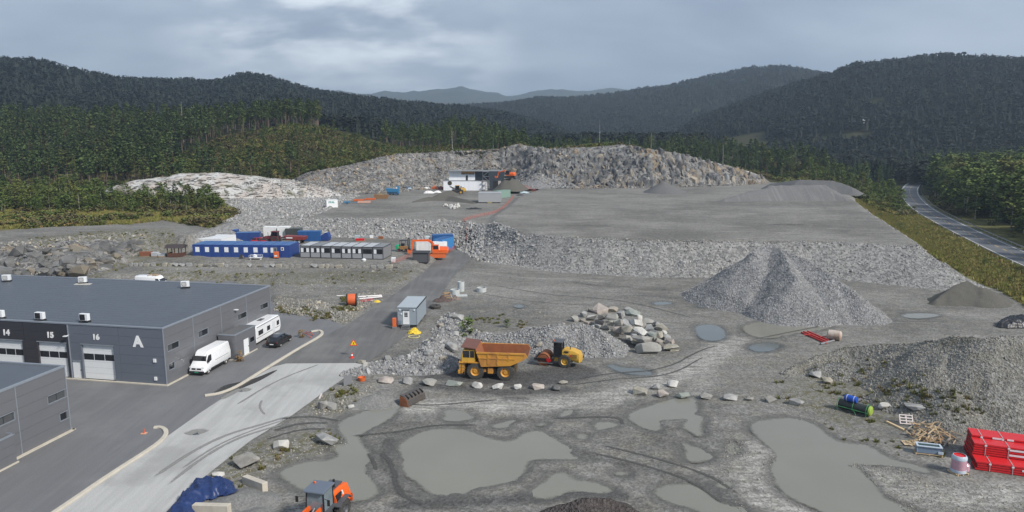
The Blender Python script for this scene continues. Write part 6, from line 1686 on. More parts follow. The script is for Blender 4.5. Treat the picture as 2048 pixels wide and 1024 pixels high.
M_CHAS = mat('machine_chassis', (.10, .075, .045), .7, var=.3, dirt=.5, dirtcol=(.16, .13, .10)); M_TAIL = mat('red_lamp', (.45, .01, .01), .3); M_CHROM = mat('pale_headlamp', (.62, .64, .66), .15, var=.05)
M_MACHG = mat('machine_grey', (.075, .08, .09), .5, var=.1); M_CABR = mat('cab_roof_blue_grey', (.115, .14, .18), .4, var=.08)

def loft(secs, cap=True):
    """body through cross sections (x, z0, z1, half width low, half width high)"""
    m = MB(); vs = []; k = 12
    for x, z0, z1, w0, w1 in secs:
        h = z1 - z0; L = [(w0 * .88, z0), (w0, z0 + .12 * h), (w0, z0 + .5 * h), (w1 + (w0 - w1) * .15, z1 - .16 * h), (w1, z1 - .06 * h), (w1 - .09, z1)]
        for y, z in L: vs.append((x, y, z))
        for y, z in L[::-1]: vs.append((x, -y, z))
    n = len(secs)
    fs = [(i * k + j, i * k + (j + 1) % k, (i + 1) * k + (j + 1) % k, (i + 1) * k + j) for i in range(n - 1) for j in range(k)]
    if cap: fs += [tuple(range(k)), tuple(range(n * k - 1, (n - 1) * k - 1, -1))]
    return m.add(vs, fs)

def wheel(par, x, y, r, w, rim, lugs=0, name='wheel', hub=.55):
    s = 1 if y > 0 else -1; m = MB()
    m.lathe([(r * hub, -w / 2), (r * .93, -w / 2), (r, -w * .36), (r, w * .36), (r * .93, w / 2), (r * hub, w / 2), (r * hub, -w / 2)], (x, y, r), (0, 1, 0), 28)
    o = m.build(name, M_TYRE, par, smooth=True)
    if lugs:
        lg = MB()
        for i in range(lugs):
            for sd in (-1, 1):
                a = 2 * math.pi * (i + (.5 if sd > 0 else 0)) / lugs
                lg.ob((x + math.cos(a) * (r - .01), y + sd * w * .24, r + math.sin(a) * (r - .01)), (.09, w * .5, r * .16), (0, -a, .35 * sd))
        lg.build('tread', M_TYRE, o)
    rm = MB().lathe([(0, w * .30), (r * .2, w * .34), (r * .26, w * .25), (r * .42, w * .2), (r * .5, w * .42), (r * hub, w * .46), (r * hub + .01, w * .2)], (x, y, r), (0, s, 0), 24); rm.build('rim', rim, o, smooth=True)
    return o

def by_wheels(fpx, rpx, half, side, z=None):
    """place a vehicle by the ground points of its two wheels on the side we see; returns location, turn, wheelbase"""
    f, r = at(*fpx, z), at(*rpx, z); d = (f - r).to_2d(); L = d.length; d /= L; n = Vector((-d.y, d.x))      # n points to its left
    c = (f + r) / 2; c2 = Vector((c.x, c.y)) + (-n if side == 'left' else n) * half
    return (c2.x, c2.y, c.z), math.atan2(d.y, d.x), L

# --- dump truck
loc, rz_, wb = by_wheels((951, 757), (1011, 760), 1.45, 'left')
T = thing('dump_truck', 'large faded orange dump truck with rusty empty body and canopy', 'dump truck', loc, rz_)
hb_ = wb / 2; RW = .98
for x in (hb_,):
    for y in (1.45, -1.45): wheel(T, x, y, RW, .62, M_TRKY, 22)
for y in (1.5, -1.5): wheel(T, -hb_, y, RW, .6, M_TRKY, 22); wheel(T, -hb_, y - .68 * (1 if y > 0 else -1), RW, .55, M_TRKY)
MB().bx(-hb_ - 1.2, hb_ + 1.3, -.75, .75, .75, 1.25).bx(-.6, .5, -1.2, 1.3, .65, 1.25).cyl((-hb_, -1.5, RW), (-hb_, 1.5, RW), .35).cyl((hb_, -1.5, RW), (hb_, 1.5, RW), .22).build('chassis', M_CHAS, T)
MB().bx(-.35, .3, 1.1, 1.7, .75, 1.45).bx(.5, .9, 1.2, 1.6, .9, 1.3).build('tank', M_TRKY, T, bevel=.05)
MB().bx(hb_ + 1.25, hb_ + 1.95, -1.55, 1.55, .8, 2.1).bx(hb_ + 1.5, hb_ + 2.05, -1.75, 1.75, .62, 1.05).bx(hb_ + .95, hb_ + 1.96, -1.72, 1.72, 1.9, 2.05).build('front_guard', M_TRKY, T, bevel=.05)
MB().bx(hb_ + 1.96, hb_ + 1.99, -.8, .8, 1.1, 1.85).build('grille', M_BLACK, T)
MB().bx(hb_ - .5, hb_ + 1.3, -1.75, 1.75, 2.0, 2.12).bx(hb_ - .9, hb_ + .9, 1.16, 1.78, 1.98, 2.1).build('deck', M_TRKY, T)
MB().prism([(hb_ - .05, 2.02), (hb_ + 1.62, 2.02), (hb_ + 1.6, 2.7), (hb_ + 1.42, 3.55), (hb_ + .05, 3.55)], 'y', .3, 1.66).build('cab', M_CATY, T, bevel=.04)
for nm_, x0, x1 in (('window', hb_ + .66, hb_ + 1.42), ('window', hb_ + .12, hb_ + .58)): MB().bx(x0, x1, 1.66, 1.68, 2.62, 3.42).build(nm_, M_GLASSD, T)
MB().prism([(hb_ + 1.60, 2.68), (hb_ + 1.63, 2.68), (hb_ + 1.47, 3.45), (hb_ + 1.44, 3.45)], 'y', .4, 1.56).build('windscreen', M_GLASSD, T)
MB().prism([(hb_ - .2, 2.12), (hb_ + 1.3, 2.12), (hb_ + 1.2, 2.7), (hb_ - .2, 2.7)], 'y', -1.4, .2).build('bonnet', M_TRKY, T, bevel=.05)
for s in (1, -1): MB().bx(hb_ + 1.97, hb_ + 2.02, s * 1.25 - .2, s * 1.25 + .2, 1.5, 1.75).build('headlight', M_CHROM, T)
bed = MB()
side = [(hb_ - .75, 1.62), (-hb_ - .6, 1.85), (-hb_ - 1.9, 2.45), (-hb_ - 2.65, 2.95), (-hb_ - 2.35, 3.42), (hb_ - .45, 3.38), (hb_ - .25, 3.2)]
for s in (1, -1): bed.prism(side, 'y', s * 1.86 - .06, s * 1.86 + .06)
bed.build('body_side', M_TRKY, T)
MB().prism([(hb_ - .75, 1.62), (-hb_ - .6, 1.85), (-hb_ - 2.65, 2.95), (-hb_ - 2.62, 3.05), (-hb_ - .6, 2.0), (hb_ - .62, 1.8)], 'y', -1.8, 1.8).build('body_floor', M_RUST, T)
MB().prism([(hb_ - .75, 1.64), (hb_ - .1, 3.75), (hb_ - .02, 3.72), (hb_ - .62, 1.64)], 'y', -1.8, 1.8).build('body_front', M_RUST, T)
MB().prism([(hb_ - .12, 3.68), (hb_ + 1.62, 3.88), (hb_ + 1.62, 3.98), (hb_ - .12, 3.80)], 'y', -1.85, 1.85).build('canopy', M_RUSTD, T)
inn = MB()
for s in (1, -1): inn.prism([(a, b) for a, b in side], 'y', s * 1.795 - .004, s * 1.795 + .004)
inn.build('body_lining', M_RUST, T)
rb_ = MB()
for s in (1, -1):
    for x in (-.9, .2, -2.2): rb_.bx(x - .09, x + .09, s * 1.92 - .05 + (.0 if s > 0 else 0), s * 1.92 + .06, 1.95 if x > -1.5 else 2.45, 3.3)
    rb_.bx(-hb_ - 2.3, hb_ - .2, s * 1.93 - .06, s * 1.93 + .08, 3.22, 3.42); rb_.bx(-2.9, hb_ - .5, s * 1.93 - .05, s * 1.93 + .05, 2.62, 2.76)
rb_.build('body_rib', M_TRKY, T)
ld = MB().tube([(hb_ + 1.6, 1.8, .6), (hb_ + 1.6, 1.8, 2.0)], .03).tube([(hb_ + 1.25, 1.8, .6), (hb_ + 1.25, 1.8, 2.0)], .03)
for k in range(4): ld.tube([(hb_ + 1.25, 1.8, .75 + .33 * k), (hb_ + 1.6, 1.8, .75 + .33 * k)], .02)
ld.build('ladder', M_CHAS, T)

# --- road roller
a_ = at(1129, 735); b_ = at(1087, 731); d = (b_ - a_).to_2d().normalized(); n = Vector((-d.y, d.x)); c = (a_ + b_) / 2
T = thing('road_roller', 'yellow single drum road roller parked behind the dump truck', 'road roller', (c.x - n.x * .95, c.y - n.y * .95, c.z), math.atan2(d.y, d.x)); L2 = (a_ - b_).length / 2
dr = MB().lathe([(.0, -1.05), (.62, -1.05), (.66, -.95), (.78, -1.05), (.78, 1.05), (.66, .95), (.62, 1.05), (0, 1.05)], (L2, 0, .78), (0, 1, 0), 36).build('drum', M_RUST, T, smooth=True)
MB().bx(L2 - 1.25, L2 + 1.15, 1.08, 1.2, .72, 1.0).bx(L2 - 1.25, L2 + 1.15, -1.2, -1.08, .72, 1.0).bx(L2 + 1.0, L2 + 1.15, -1.08, 1.08, .72, 1.0).bx(L2 - 1.3, L2 - 1.0, -1.08, 1.08, .6, 1.05).build('drum_frame', M_BLACK, T)
MB().bx(L2 - 1.2, L2 + 1.1, 1.2, 1.24, .42, .52).build('step_bar', M_GALV, T); MB().ob((L2 - .7, 1.24, .85), (.5, .05, .5), (0, .5, 0)).build('warning_plate', M_CARR, T)
for y in (.85, -.85): wheel(T, -L2, y, .78, .55, M_CATY, 16)
MB().bx(-L2 - .3, L2 - 1.1, -.6, .6, .6, 1.15).build('chassis', M_CATY, T, bevel=.04)
loft([(-L2 - 1.95, .72, 1.5, .55, .5), (-L2 - 1.75, .62, 1.85, .8, .68), (-L2 - .9, .85, 2.15, .82, .68), (-L2 + .2, 1.35, 2.22, .82, .7), (-L2 + .38, 1.35, 2.1, .8, .7)]).build('hood', M_CATY, T, smooth=True)
MB().bx(-L2 - 1.5, -L2 - .95, .80, .86, 1.25, 1.7).build('vent', mat('vent_dark_yellow', (.24, .15, .03), .7), T); MB().bx(-L2 - .45, -L2 + .1, .82, .86, 1.85, 2.05).build('plate', M_BLACK, T)
text(T, 'X', .5, (-L2 - .75, .87, 1.5), (math.pi / 2, 0, math.pi), mat('red_spray', (.5, .03, .02), .6), 'sprayed_mark')
MB().bx(-L2 + .45, L2 - 1.15, -.75, .75, 1.15, 1.35).build('platform', M_BLACK, T)
cb_ = MB()
for x in (-L2 + .5, L2 - 1.25):
    for y in (-.72, .72): cb_.bx(x - .05, x + .05, y - .05, y + .05, 1.35, 3.0)
cb_.build('cab_frame', M_BLACK, T)
MB().bx(-L2 + .52, L2 - 1.27, -.74, .74, 1.4, 2.95).build('cab_glass', M_GLASSD, T); MB().bx(-L2 + .32, L2 - 1.05, -.85, .85, 3.0, 3.14).build('cab_roof', M_MACHG, T, bevel=.03)
MB().lathe([(.0, .16), (.07, .14), (.08, 0)], (L2 - 1.2, .5, 3.14), (0, 0, 1), 10).build('beacon', M_ORNG, T); MB().cyl((-L2 - .55, .3, 2.15), (-L2 - .55, .3, 2.6), .05).build('exhaust', M_BLACK, T)

# --- wheel loaders
def wheel_loader(label, loc, rz, paint, k=1.0, raised=0.0, cabroof=None):
    t = thing('wheel_loader', label, 'wheel loader', loc, rz); t.scale = (k, k, k)
    for x in (1.45, -1.45):
        for y in (1.0, -1.0): wheel(t, x, y, .78, .58, paint if cabroof is None else M_MACHG, 18)
    MB().bx(-2.0, .1, -.55, .55, .6, 1.3).bx(.2, 1.9, -.5, .5, .6, 1.35).cyl((1.45, -1, .78), (1.45, 1, .78), .2).cyl((-1.45, -1, .78), (-1.45, 1, .78), .2).build('chassis', M_MACHG, t)
    loft([(-3.1, .75, 1.75, .72, .62), (-2.95, .7, 2.15, .95, .72), (-1.9, 1.2, 2.38, .95, .68), (-.75, 1.3, 2.4, .9, .68)]).build('engine_cover', paint, t, smooth=True)
    MB().bx(-2.5, -.8, -.5, .5, 2.36, 2.46).build('cover_top', M_MACHG, t)
    for s in (1, -1):
        MB().prism([(-1.7, 1.45), (-.8, 1.45), (-.8, 2.2), (-1.45, 2.2)], 'y', s * .90 - .03, s * .90 + .03).build('side_louvre', M_BLACK, t)
        MB().prism([(-2.0, 1.5), (-1.85, 1.5), (-1.55, 2.2), (-1.7, 2.2)], 'y', s * .91 - .03, s * .91 + .03).build('stripe', M_WHITE, t); MB().bx(-3.14, -2.9, -1.05, 1.05, .65, 1.25).build('counterweight', paint, t, bevel=.08)
    MB().cyl((-1.5, .35, 2.4), (-1.5, .35, 3.05), .09).build('exhaust', M_BLACK, t); MB().cyl((-1.15, -.3, 2.4), (-1.15, -.3, 2.85), .14).build('air_filter', M_MACHG, t)
    fd = MB()
    for x in (1.45, -1.45):
        for y in (1.02, -1.02): fd.prism([(x - .85, 1.35), (x - .6, 1.62), (x + .6, 1.62), (x + .85, 1.35), (x + .85, 1.42), (x + .62, 1.70), (x - .62, 1.70), (x - .85, 1.42)], 'y', y - .32, y + .32)
    fd.build('fender', M_MACHG, t)
    MB().bx(-.75, .75, -.75, .75, 1.3, 1.62).build('cab_base', M_MACHG, t)
    cf = MB()
    for x in (-.7, .72):
        for y in (-.7, .7): cf.cyl((x, y, 1.6), (x * .93, y * .95, 3.1), .055, n=6)
    cf.build('cab_frame', M_BLACK, t); MB().prism([(-.66, 1.62), (.74, 1.62), (.66, 3.08), (-.6, 3.08)], 'y', -.68, .68).build('cab_glass', mat('pale_cab_glass', (.16, .20, .22), .06, var=.35, scale=2.5, spec=.9) if cabroof else M_GLASSD, t)
    MB().prism([(-.85, 3.1), (.95, 3.1), (.9, 3.24), (-.8, 3.24)], 'y', -.82, .82).build('cab_roof', cabroof or paint, t, bevel=.05)
    for s in (1, -1): mr = MB().tube([(.75, s * .8, 2.7), (1.0, s * 1.25, 2.75)], .02).bx(.98, 1.04, s * 1.25 - .1, s * 1.25 + .1, 2.35, 2.8); mr.build('mirror', M_BLACK, t)
    MB().lathe([(.07, 0), (.08, .12), (0, .17)], (-.3, -.5, 3.24), (0, 0, 1), 10).build('beacon', M_ORNG, t)
    z2, x2 = (.35, 3.1) if not raised else (2.6, 2.9)
    arm = MB()
    for s in (1, -1): arm.prism([(.55, 1.75), (.75, 2.0), (1.6, 2.0 + .5 * (raised > 0)), (x2, z2 + .3), (x2, z2), (1.5, 1.55 + .5 * (raised > 0))], 'y', s * .45 - .08, s * .45 + .08)
    arm.bx(1.7, 1.9, -.5, .5, 1.55 + .45 * (raised > 0), 1.8 + .45 * (raised > 0)); arm.build('lift_arm', paint if cabroof else M_MACHG, t)
    MB().cyl((.9, .2, 1.4), (2.0, .2, 1.55 if not raised else 2.2), .08).cyl((.9, -.2, 1.4), (2.0, -.2, 1.55 if not raised else 2.2), .08).cyl((.8, 0, 1.9), (x2 - .2, 0, z2 + .6), .07).build('cylinder', M_GALV, t)
    bucket_mesh(1.35).build('bucket', M_DSTEEL if not raised else mat('dark_bucket', (.035, .033, .032), .7), t)
    b = t.children[-1]; b.location = (x2 - .05, 0, z2 - .3); b.rotation_euler = (0, .1 if not raised else 1.15, 0)
    for s in (1, -1): MB().bx(1.75, 1.95, s * .75 - .12, s * .75 + .12, 1.6, 1.8).build('headlight', M_CHROM, t)
    MB().prism([(1.92, 1.36), (1.95, 1.36), (1.95, 1.6), (1.92, 1.6)], 'y', -.25, .25).build('front_plate', M_WHITE, t)
    return t
def bucket_mesh(hw):
    prof = [(0, .0), (.9, 0), (1.05, .03), (.9, .07), (.12, .09), (.05, .5), (.2, .95), (.55, 1.2), (.5, 1.28), (.1, 1.05), (-.1, .6), (-.08, .1)]
    m = MB().prism(prof, 'y', -hw, hw)
    for s in (1, -1): m.prism([(-.08, .02), (.95, .02), (.6, 1.15), (.2, 1.05), (-.1, .6)], 'y', s * hw - .03, s * hw + .03)
    return m
pl = Vector((*U(652, 1040), 0)); wheel_loader('orange wheel loader with blue grey cab roof cut by the bottom edge', (pl.x - .1, pl.y - 1.0, 0), R(-104), M_ORNG, 1.0, 0, M_CABR)
pf = at(915, 388); wheel_loader('small yellow wheel loader with raised bucket before the unfinished building', tuple(pf), R(178), M_CATY, 1.05, 1.0)

# loose loader bucket in the yard
pb = at(833, 806); M_BKT = mat('worn_bucket', (.10, .095, .09), .55, .4, dirt=.6, dirtcol=(.13, .08, .05))
T = thing('loader_bucket', 'loose rusty loader bucket lying by the muddy channel', 'bucket', (pb.x, pb.y, pb.z), R(62))
q = [(0, 0), (1.1, 0), (1.25, .04), (1.1, .08), (.15, .12), (.05, .55), (.3, 1.05), (.75, 1.3), (.68, 1.38), (.15, 1.15), (-.15, .65), (-.12, .1)]
MB().prism([(y, z) for y, z in q], 'x', -1.5, 1.5).build('shell', M_BKT, T)
for s in (1, -1): MB().prism([(-.1, .02), (1.1, .02), (.72, 1.25), (.25, 1.12), (-.13, .62)], 'x', s * 1.5 - .04, s * 1.5 + .04).build('side_plate', M_RUST, T)
for k in range(5): MB().ob((-1.2 + .6 * k, .05, 1.0), (.12, .55, .28), (.7, 0, 0)).build('bracket', M_BLACK, T)
for k in range(7): MB().bx(-1.4 + .45 * k, -1.2 + .45 * k, 1.2, 1.42, .0, .08).build('tooth', M_DSTEEL, T)
T.rotation_euler = (R(-14), 0, R(60))

# --- excavators
def excavator(label, loc, rz, k, boom, stick_end, bucket_turn, low=False):
    t = thing('excavator', label, 'excavator', loc, rz); t.scale = (k,) * 3
    for s in (1, -1):
        MB().prism([(-1.9, .35), (-1.6, .02), (1.6, .02), (1.9, .35), (1.9, .55), (1.6, .85), (-1.6, .85), (-1.9, .55)], 'y', s * 1.1 - .28, s * 1.1 + .28).build('track', M_DSTEEL if low else M_ORD, t)
    MB().bx(-.9, .9, -.9, .9, .4, .95).build('undercarriage', M_ORD, t)
    MB().bx(-2.3, 1.2, -1.25, 1.25, 1.0, 1.35).build('platform', M_ORD, t); loft([(-2.4, 1.3, 2.05, 1.15, 1.0), (-2.2, 1.2, 2.3, 1.25, 1.05), (-.4, 1.3, 2.35, 1.25, 1.05)]).build('engine_house', M_ORNG, t)
    MB().prism([(-.3, 1.35), (1.2, 1.35), (1.3, 2.0), (1.05, 2.95), (-.2, 2.95)], 'y', .35, 1.25).build('cab', M_ORNG if not low else M_BLACK, t, bevel=.04); MB().bx(-.1, 1.0, 1.25, 1.262, 1.95, 2.8).build('window', M_GLASSD, t)
    MB().prism(boom, 'y', -.28, .12).build('boom', M_ORNG, t)
    (x0, z0), (x1, z1) = stick_end
    nx, nz = z1 - z0, x0 - x1; l_ = math.hypot(nx, nz); nx, nz = nx / l_ * .22, nz / l_ * .22
    MB().prism([(x0 - nx, z0 - nz), (x0 + nx, z0 + nz), (x1 + nx * .6, z1 + nz * .6), (x1 - nx * .6, z1 - nz * .6)], 'y', -.24, .08).build('stick', M_ORNG, t)
    MB().cyl((1.2, -.45, 1.5), (boom[2][0] - .6, -.45, boom[2][1] - .5), .08).cyl((1.2, .25, 1.5), (boom[2][0] - .6, .25, boom[2][1] - .5), .08).build('cylinder', M_GALV, t)
    b = MB().prism([(0, 0), (.3, .35), (.1, .8), (-.5, .9), (-.9, .4), (-.85, .3), (-.5, .72), (0, .62), (.15, .35)], 'y', -.6, .5); 
    for s in (-.6, .5): b.prism([(0, 0), (.3, .35), (.1, .8), (-.5, .9), (-.9, .4)], 'y', s - .02, s + .02)
    b = b.build('bucket', M_ORD, t); b.location = (x1, 0, z1); b.rotation_euler = (0, bucket_turn, 0)
    return t
pe = at(876, 514)
excavator('orange excavator with arched boom in front of the white containers', (pe.x, pe.y, pe.z), R(184), 1.0, [(.6, 1.5), (1.0, 3.4), (2.0, 4.1), (5.6, 3.95), (5.6, 3.6), (2.2, 3.6), (1.4, 3.0), (1.2, 1.5)], ((5.5, 4.0), (5.9, 1.6)), R(150))
pe = Vector((*U(1019, 356, ZP + 4.8), 0)); pe.z = top(pe.x, pe.y); excavator('orange excavator working on rock behind the unfinished building', (pe.x, pe.y, pe.z), R(160), 1.0, [(.6, 1.5), (1.0, 2.6), (2.0, 3.2), (4.6, 2.4), (4.6, 2.1), (2.2, 2.7), (1.4, 2.2), (1.2, 1.5)], ((4.5, 2.4), (5.2, .6)), R(150), True)

# --- vans and cars
M_NAVY = mat('navy_blue_paint', (.012, .02, .085), .3)
def van(label, loc, rz, wb, navy=False):
    t = thing('van', label, 'van', loc, rz)
    xf = wb / 2
    for x in (xf, -xf):
        for y in (.86, -.86): wheel(t, x, y, .36, .24, M_RIMG)
    loft([(-xf - 1.15, .42, 2.55, .98, .80), (-xf - 1.05, .34, 2.68, 1.0, .84), (xf - .75, .34, 2.70, 1.0, .84), (xf - .35, .34, 2.56, 1.0, .80), (xf + .25, .34, 1.66, 1.0, .86), (xf + .78, .34, 1.28, .97, .82), (xf + .95, .42, .95, .90, .80)]).build('body', M_CARW, t, smooth=True)
    MB().add([(xf - .28, -.74, 2.44), (xf - .28, .74, 2.44), (xf + .27, .86, 1.66), (xf + .27, -.86, 1.66), (xf - .36, -.74, 2.44), (xf - .36, .74, 2.44), (xf + .15, .86, 1.6), (xf + .15, -.86, 1.6)], [(0, 1, 2, 3), (4, 7, 6, 5), (0, 4, 5, 1), (1, 5, 6, 2), (2, 6, 7, 3), (3, 7, 4, 0)]).build('windscreen', M_GLASSD, t)
    for s in (1, -1):
        MB().prism([(xf - .75, 1.45), (xf + .12, 1.45), (xf + .05, 1.75), (xf - .3, 2.25), (xf - .75, 2.25)], 'y', s * .955 - .04, s * .955 + .04).build('side_window', M_GLASSD, t)
        MB().bx(-xf + .5, xf - .5, s * 1.0 - .012, s * 1.0 + .012, .34, .62).bx(-xf - .9, -xf - .45, s * 1.0 - .012, s * 1.0 + .012, .36, .6).build('side_trim', M_BLACK, t)
        MB().bx(-xf - .6, xf - 1.5, s * 1.0 - .01, s * 1.0 + .006, 1.28, 1.32).build('door_rail', M_MACHG, t)
        MB().bx(xf + .05, xf + .2, s * 1.12 - .1, s * 1.12 + .1, 1.5, 1.8).build('mirror', M_BLACK, t)
        MB().ob((xf + .84, s * .78, 1.0), (.14, .24, .22), (0, .5, 0)).build('headlight', M_CHROM, t)
        MB().bx(-xf - 1.17, -xf - 1.13, s * .88 - .06, s * .88 + .06, .9, 1.5).build('tail_light', M_TAIL, t)
    MB().bx(xf + .80, xf + .99, -.93, .93, .32, .62).build('bumper', M_BLACK, t, bevel=.04); MB().bx(xf + .90, xf + .97, -.6, .6, .78, .98).build('grille', M_BLACK, t)
    MB().bx(xf + .99, xf + 1.0, -.26, .26, .42, .54).build('number_plate', mat('green_plate', (.02, .25, .12), .5), t); MB().lathe([(0, .01), (.11, .01), (.11, 0)], (xf + .97, 0, .88), (1, 0, 0), 14).build('badge', M_CHROM, t)
    if navy:
        for s in (1, -1): MB().prism([(-xf - 1.1, .5), (-xf - .2, .5), (-xf - .7, 1.4), (-xf - 1.1, 2.3)], 'y', s * .985 - .02, s * .985 + .025).build('stripe', M_NAVY, t)
        rk = MB()
        for x in (-.6, .4, 1.0): rk.bx(x, x + .06, -.7, .7, 2.72, 2.82)
        rk.bx(-.6, 1.1, -.7, -.64, 2.82, 2.86).bx(-.6, 1.1, .64, .7, 2.82, 2.86).bx(.1, .8, -.3, .3, 2.82, 2.95).build('roof_rack', mat('rack_wood', (.35, .24, .15), .7), t)
    return t
loc, rz_, wb = by_wheels((416, 748), (451, 728), .86, 'left', 0.0); van('white high roofed van with green number plate by the hall side wall', loc, rz_, min(max(wb, 3.2), 4.0))
pv = Vector((*U(307, 575, .7), .7)); van('white van with navy rear stripe standing behind the hall', (pv.x, pv.y, h1(pv.x, pv.y)), R(-4), 3.6, True)

def car(label, loc, rz, wb, paint, estate=True, light=None):
    t = thing('car', label, 'car', loc, rz); xf = wb / 2
    for x in (xf, -xf):
        for y in (.76, -.76): wheel(t, x, y, .32, .21, M_RIMG)
    loft([(-xf - .95, .36, .88, .80, .72), (-xf - .85, .26, .98, .88, .80), (-xf, .24, .98, .90, .82), (xf - .3, .24, .96, .90, .82), (xf + .4, .26, .86, .88, .78), (xf + .82, .32, .68, .78, .66)]).build('body', paint, t, smooth=True)
    xr = -xf - .78 if estate else -xf - .4
    loft([(xr, .92, .98, .78, .74), (xr + .32, .92, 1.40, .79, .64), (-xf + .9, .92, 1.47, .80, .64), (xf - .95, .92, 1.42, .80, .62), (xf - .1, .92, .98, .78, .72)]).build('windows', M_GLASSD, t, smooth=True)
    MB().prism([(xr + .30, 1.395), (-xf + .9, 1.465), (xf - .92, 1.415), (xf - .92, 1.45), (-xf + .9, 1.50), (xr + .30, 1.43)], 'y', -.62, .62).build('roof', paint, t, bevel=.02)
    pl_ = MB()
    for s in (1, -1):
        for x in (-xf + .55, .15): pl_.bx(x - .05, x + .05, s * .72 - .09, s * .72 + .075, .95, 1.40)
    pl_.build('pillar', paint, t)
    for s in (1, -1):
        MB().bx(-xf - .93, -xf - .8, s * .68 - .12, s * .68 + .12, .68, .88).build('tail_light', M_TAIL, t); MB().bx(xf + .68, xf + .80, s * .56 - .14, s * .56 + .14, .52, .66).build('headlight', M_CHROM, t); MB().bx(xf - .75, xf - .6, s * .95 - .08, s * .95 + .08, .95, 1.08).build('mirror', paint, t)
    MB().bx(-xf - .97, -xf - .92, -.26, .26, .52, .63).build('number_plate', M_WHITE, t)
    return t
loc, rz_, wb = by_wheels((560.5, 693.5), (580, 682), .76, 'right', 0.0)
car('black estate car parked beside the white caravan', loc, rz_, 2.8, M_CARB) if False else None
f_, r_ = Vector(U(578.5, 682.5)), Vector(U(561, 693.5)); d = (f_ - r_).normalized(); c = (f_ + r_) / 2 + Vector((-d.y, d.x)) * .76; car('black estate car parked beside the white caravan', (c.x, c.y, 0), math.atan2(d.y, d.x), 2.8, M_CARB)
p = at(522, 487); car('bright red car parked in front of the dark red tractor', tuple(p), R(-8), 2.6, M_CARR)
p = at(816, 380); car('small pale blue car at the far end of the upper terrace', tuple(p), R(-60), 2.5, mat('pale_blue_paint', (.33, .42, .52), .3))

# caravan
a, b = Vector(U(514.5, 693.5)), Vector(U(563, 664)); d = (b - a); Lc = d.length; d /= Lc
T = thing('caravan', 'white caravan parked along the hall behind the black car', 'caravan', (a.x, a.y, 0), math.atan2(d.y, d.x)); Hc_ = 2.75
prof = [(0.05, .45), (Lc - .35, .45), (Lc - .02, .9), (Lc, 1.7), (Lc - .25, 2.45), (Lc - .6, Hc_), (.25, Hc_), (.0, 2.5), (-.02, .8)]
MB().prism(prof, 'y', .06, 2.36).build('shell', M_CARW, T, bevel=.08)
for x0, x1 in ((Lc * .09, Lc * .27), (Lc * .43, Lc * .55), (Lc * .83, Lc * .93)): MB().bx(x0, x1, .03, .058, 1.35, 2.0).build('window', M_GLASSD, T, bevel=.01)
MB().bx(Lc * .64, Lc * .76, .035, .058, .6, 2.25).build('door', mat('caravan_door', (.62, .64, .66), .4), T)
MB().bx(.1, Lc - .4, .04, .058, 1.06, 1.12).build('stripe', M_MACHG, T); MB().bx(.2, Lc - .5, .0, .06, 2.55, 2.62).build('awning_rail', M_GALV, T)
MB().bx(Lc * .42, Lc * .58, .9, 1.5, Hc_ - .01, Hc_ + .06).build('skylight', M_GLASSG, T); MB().bx(.5, Lc - .8, .3, 2.1, .25, .45).bx(Lc - .5, Lc + 1.1, 1.15, 1.27, .38, .48).build('chassis', M_DSTEEL, T)
for y in (.2, 2.2): wheel(T, Lc * .45, y, .32, .2, M_RIMG)

# tractor with trailer
p = at(551, 487); M_MAR = mat('dark_red_machine', (.13, .018, .03), .45, var=.12, dirt=.2)
T = thing('tractor', 'dark red tractor hitched to a red trailer behind the blue cabins', 'tractor', tuple(p), R(176))
for y in (.9, -.9): wheel(T, -.2, y, .95, .6, M_MAR, 16); wheel(T, 2.3, y * .95, .68, .5, M_MAR, 14)
MB().bx(-.4, 2.6, -.4, .4, .7, 1.2).build('chassis', M_DSTEEL, T); loft([(.9, 1.15, 2.0, .5, .42), (2.6, 1.1, 1.85, .48, .4), (3.0, 1.0, 1.6, .4, .34)]).build('bonnet', M_MAR, T)
MB().prism([(-.9, 1.3), (.9, 1.3), (.85, 2.2), (.6, 2.95), (-.75, 2.95)], 'y', -.75, .75).build('cab', M_GLASSD, T); MB().bx(-.95, .8, -.85, .85, 2.95, 3.12).build('cab_roof', M_MAR, T, bevel=.05)
for s in (1, -1): MB().prism([(-1.2, 1.2), (-.9, 1.9), (.5, 1.95), (.8, 1.4), (.7, 1.35), (.4, 1.85), (-.85, 1.8), (-1.1, 1.2)], 'y', s * .95 - .3, s * .95 + .3).build('fender', M_MAR, T)
MB().bx(3.0, 4.0, -1.1, 1.1, .3, 1.0).build('front_loader', M_MAR, T); MB().cyl((1.6, .45, 1.9), (1.6, .45, 2.9), .06).build('exhaust', M_BLACK, T)
p2 = at(591, 486); T = thing('trailer', 'dark red tipping trailer with white stripe behind the tractor', 'trailer', tuple(p2), R(176))
M_TRL = mat('trailer_red', (.20, .03, .03), .5, var=.15, dirt=.3)
for x in (-.55, .55):
    for y in (.95, -.95): wheel(T, x - .5, y, .48, .4, mat('pale_rim', (.6, .58, .54), .5))
MB().prism([(-2.4, .95), (2.4, .95), (2.8, 1.9), (-2.6, 1.75)], 'y', -1.15, 1.15).build('tub', M_TRL, T); MB().bx(-2.3, 3.6, -.25, .25, .7, .95).build('drawbar', M_DSTEEL, T); MB().bx(.6, 2.2, 1.16, 1.19, 1.3, 1.6).build('plate', M_WHITE, T)
T.location.x += .3

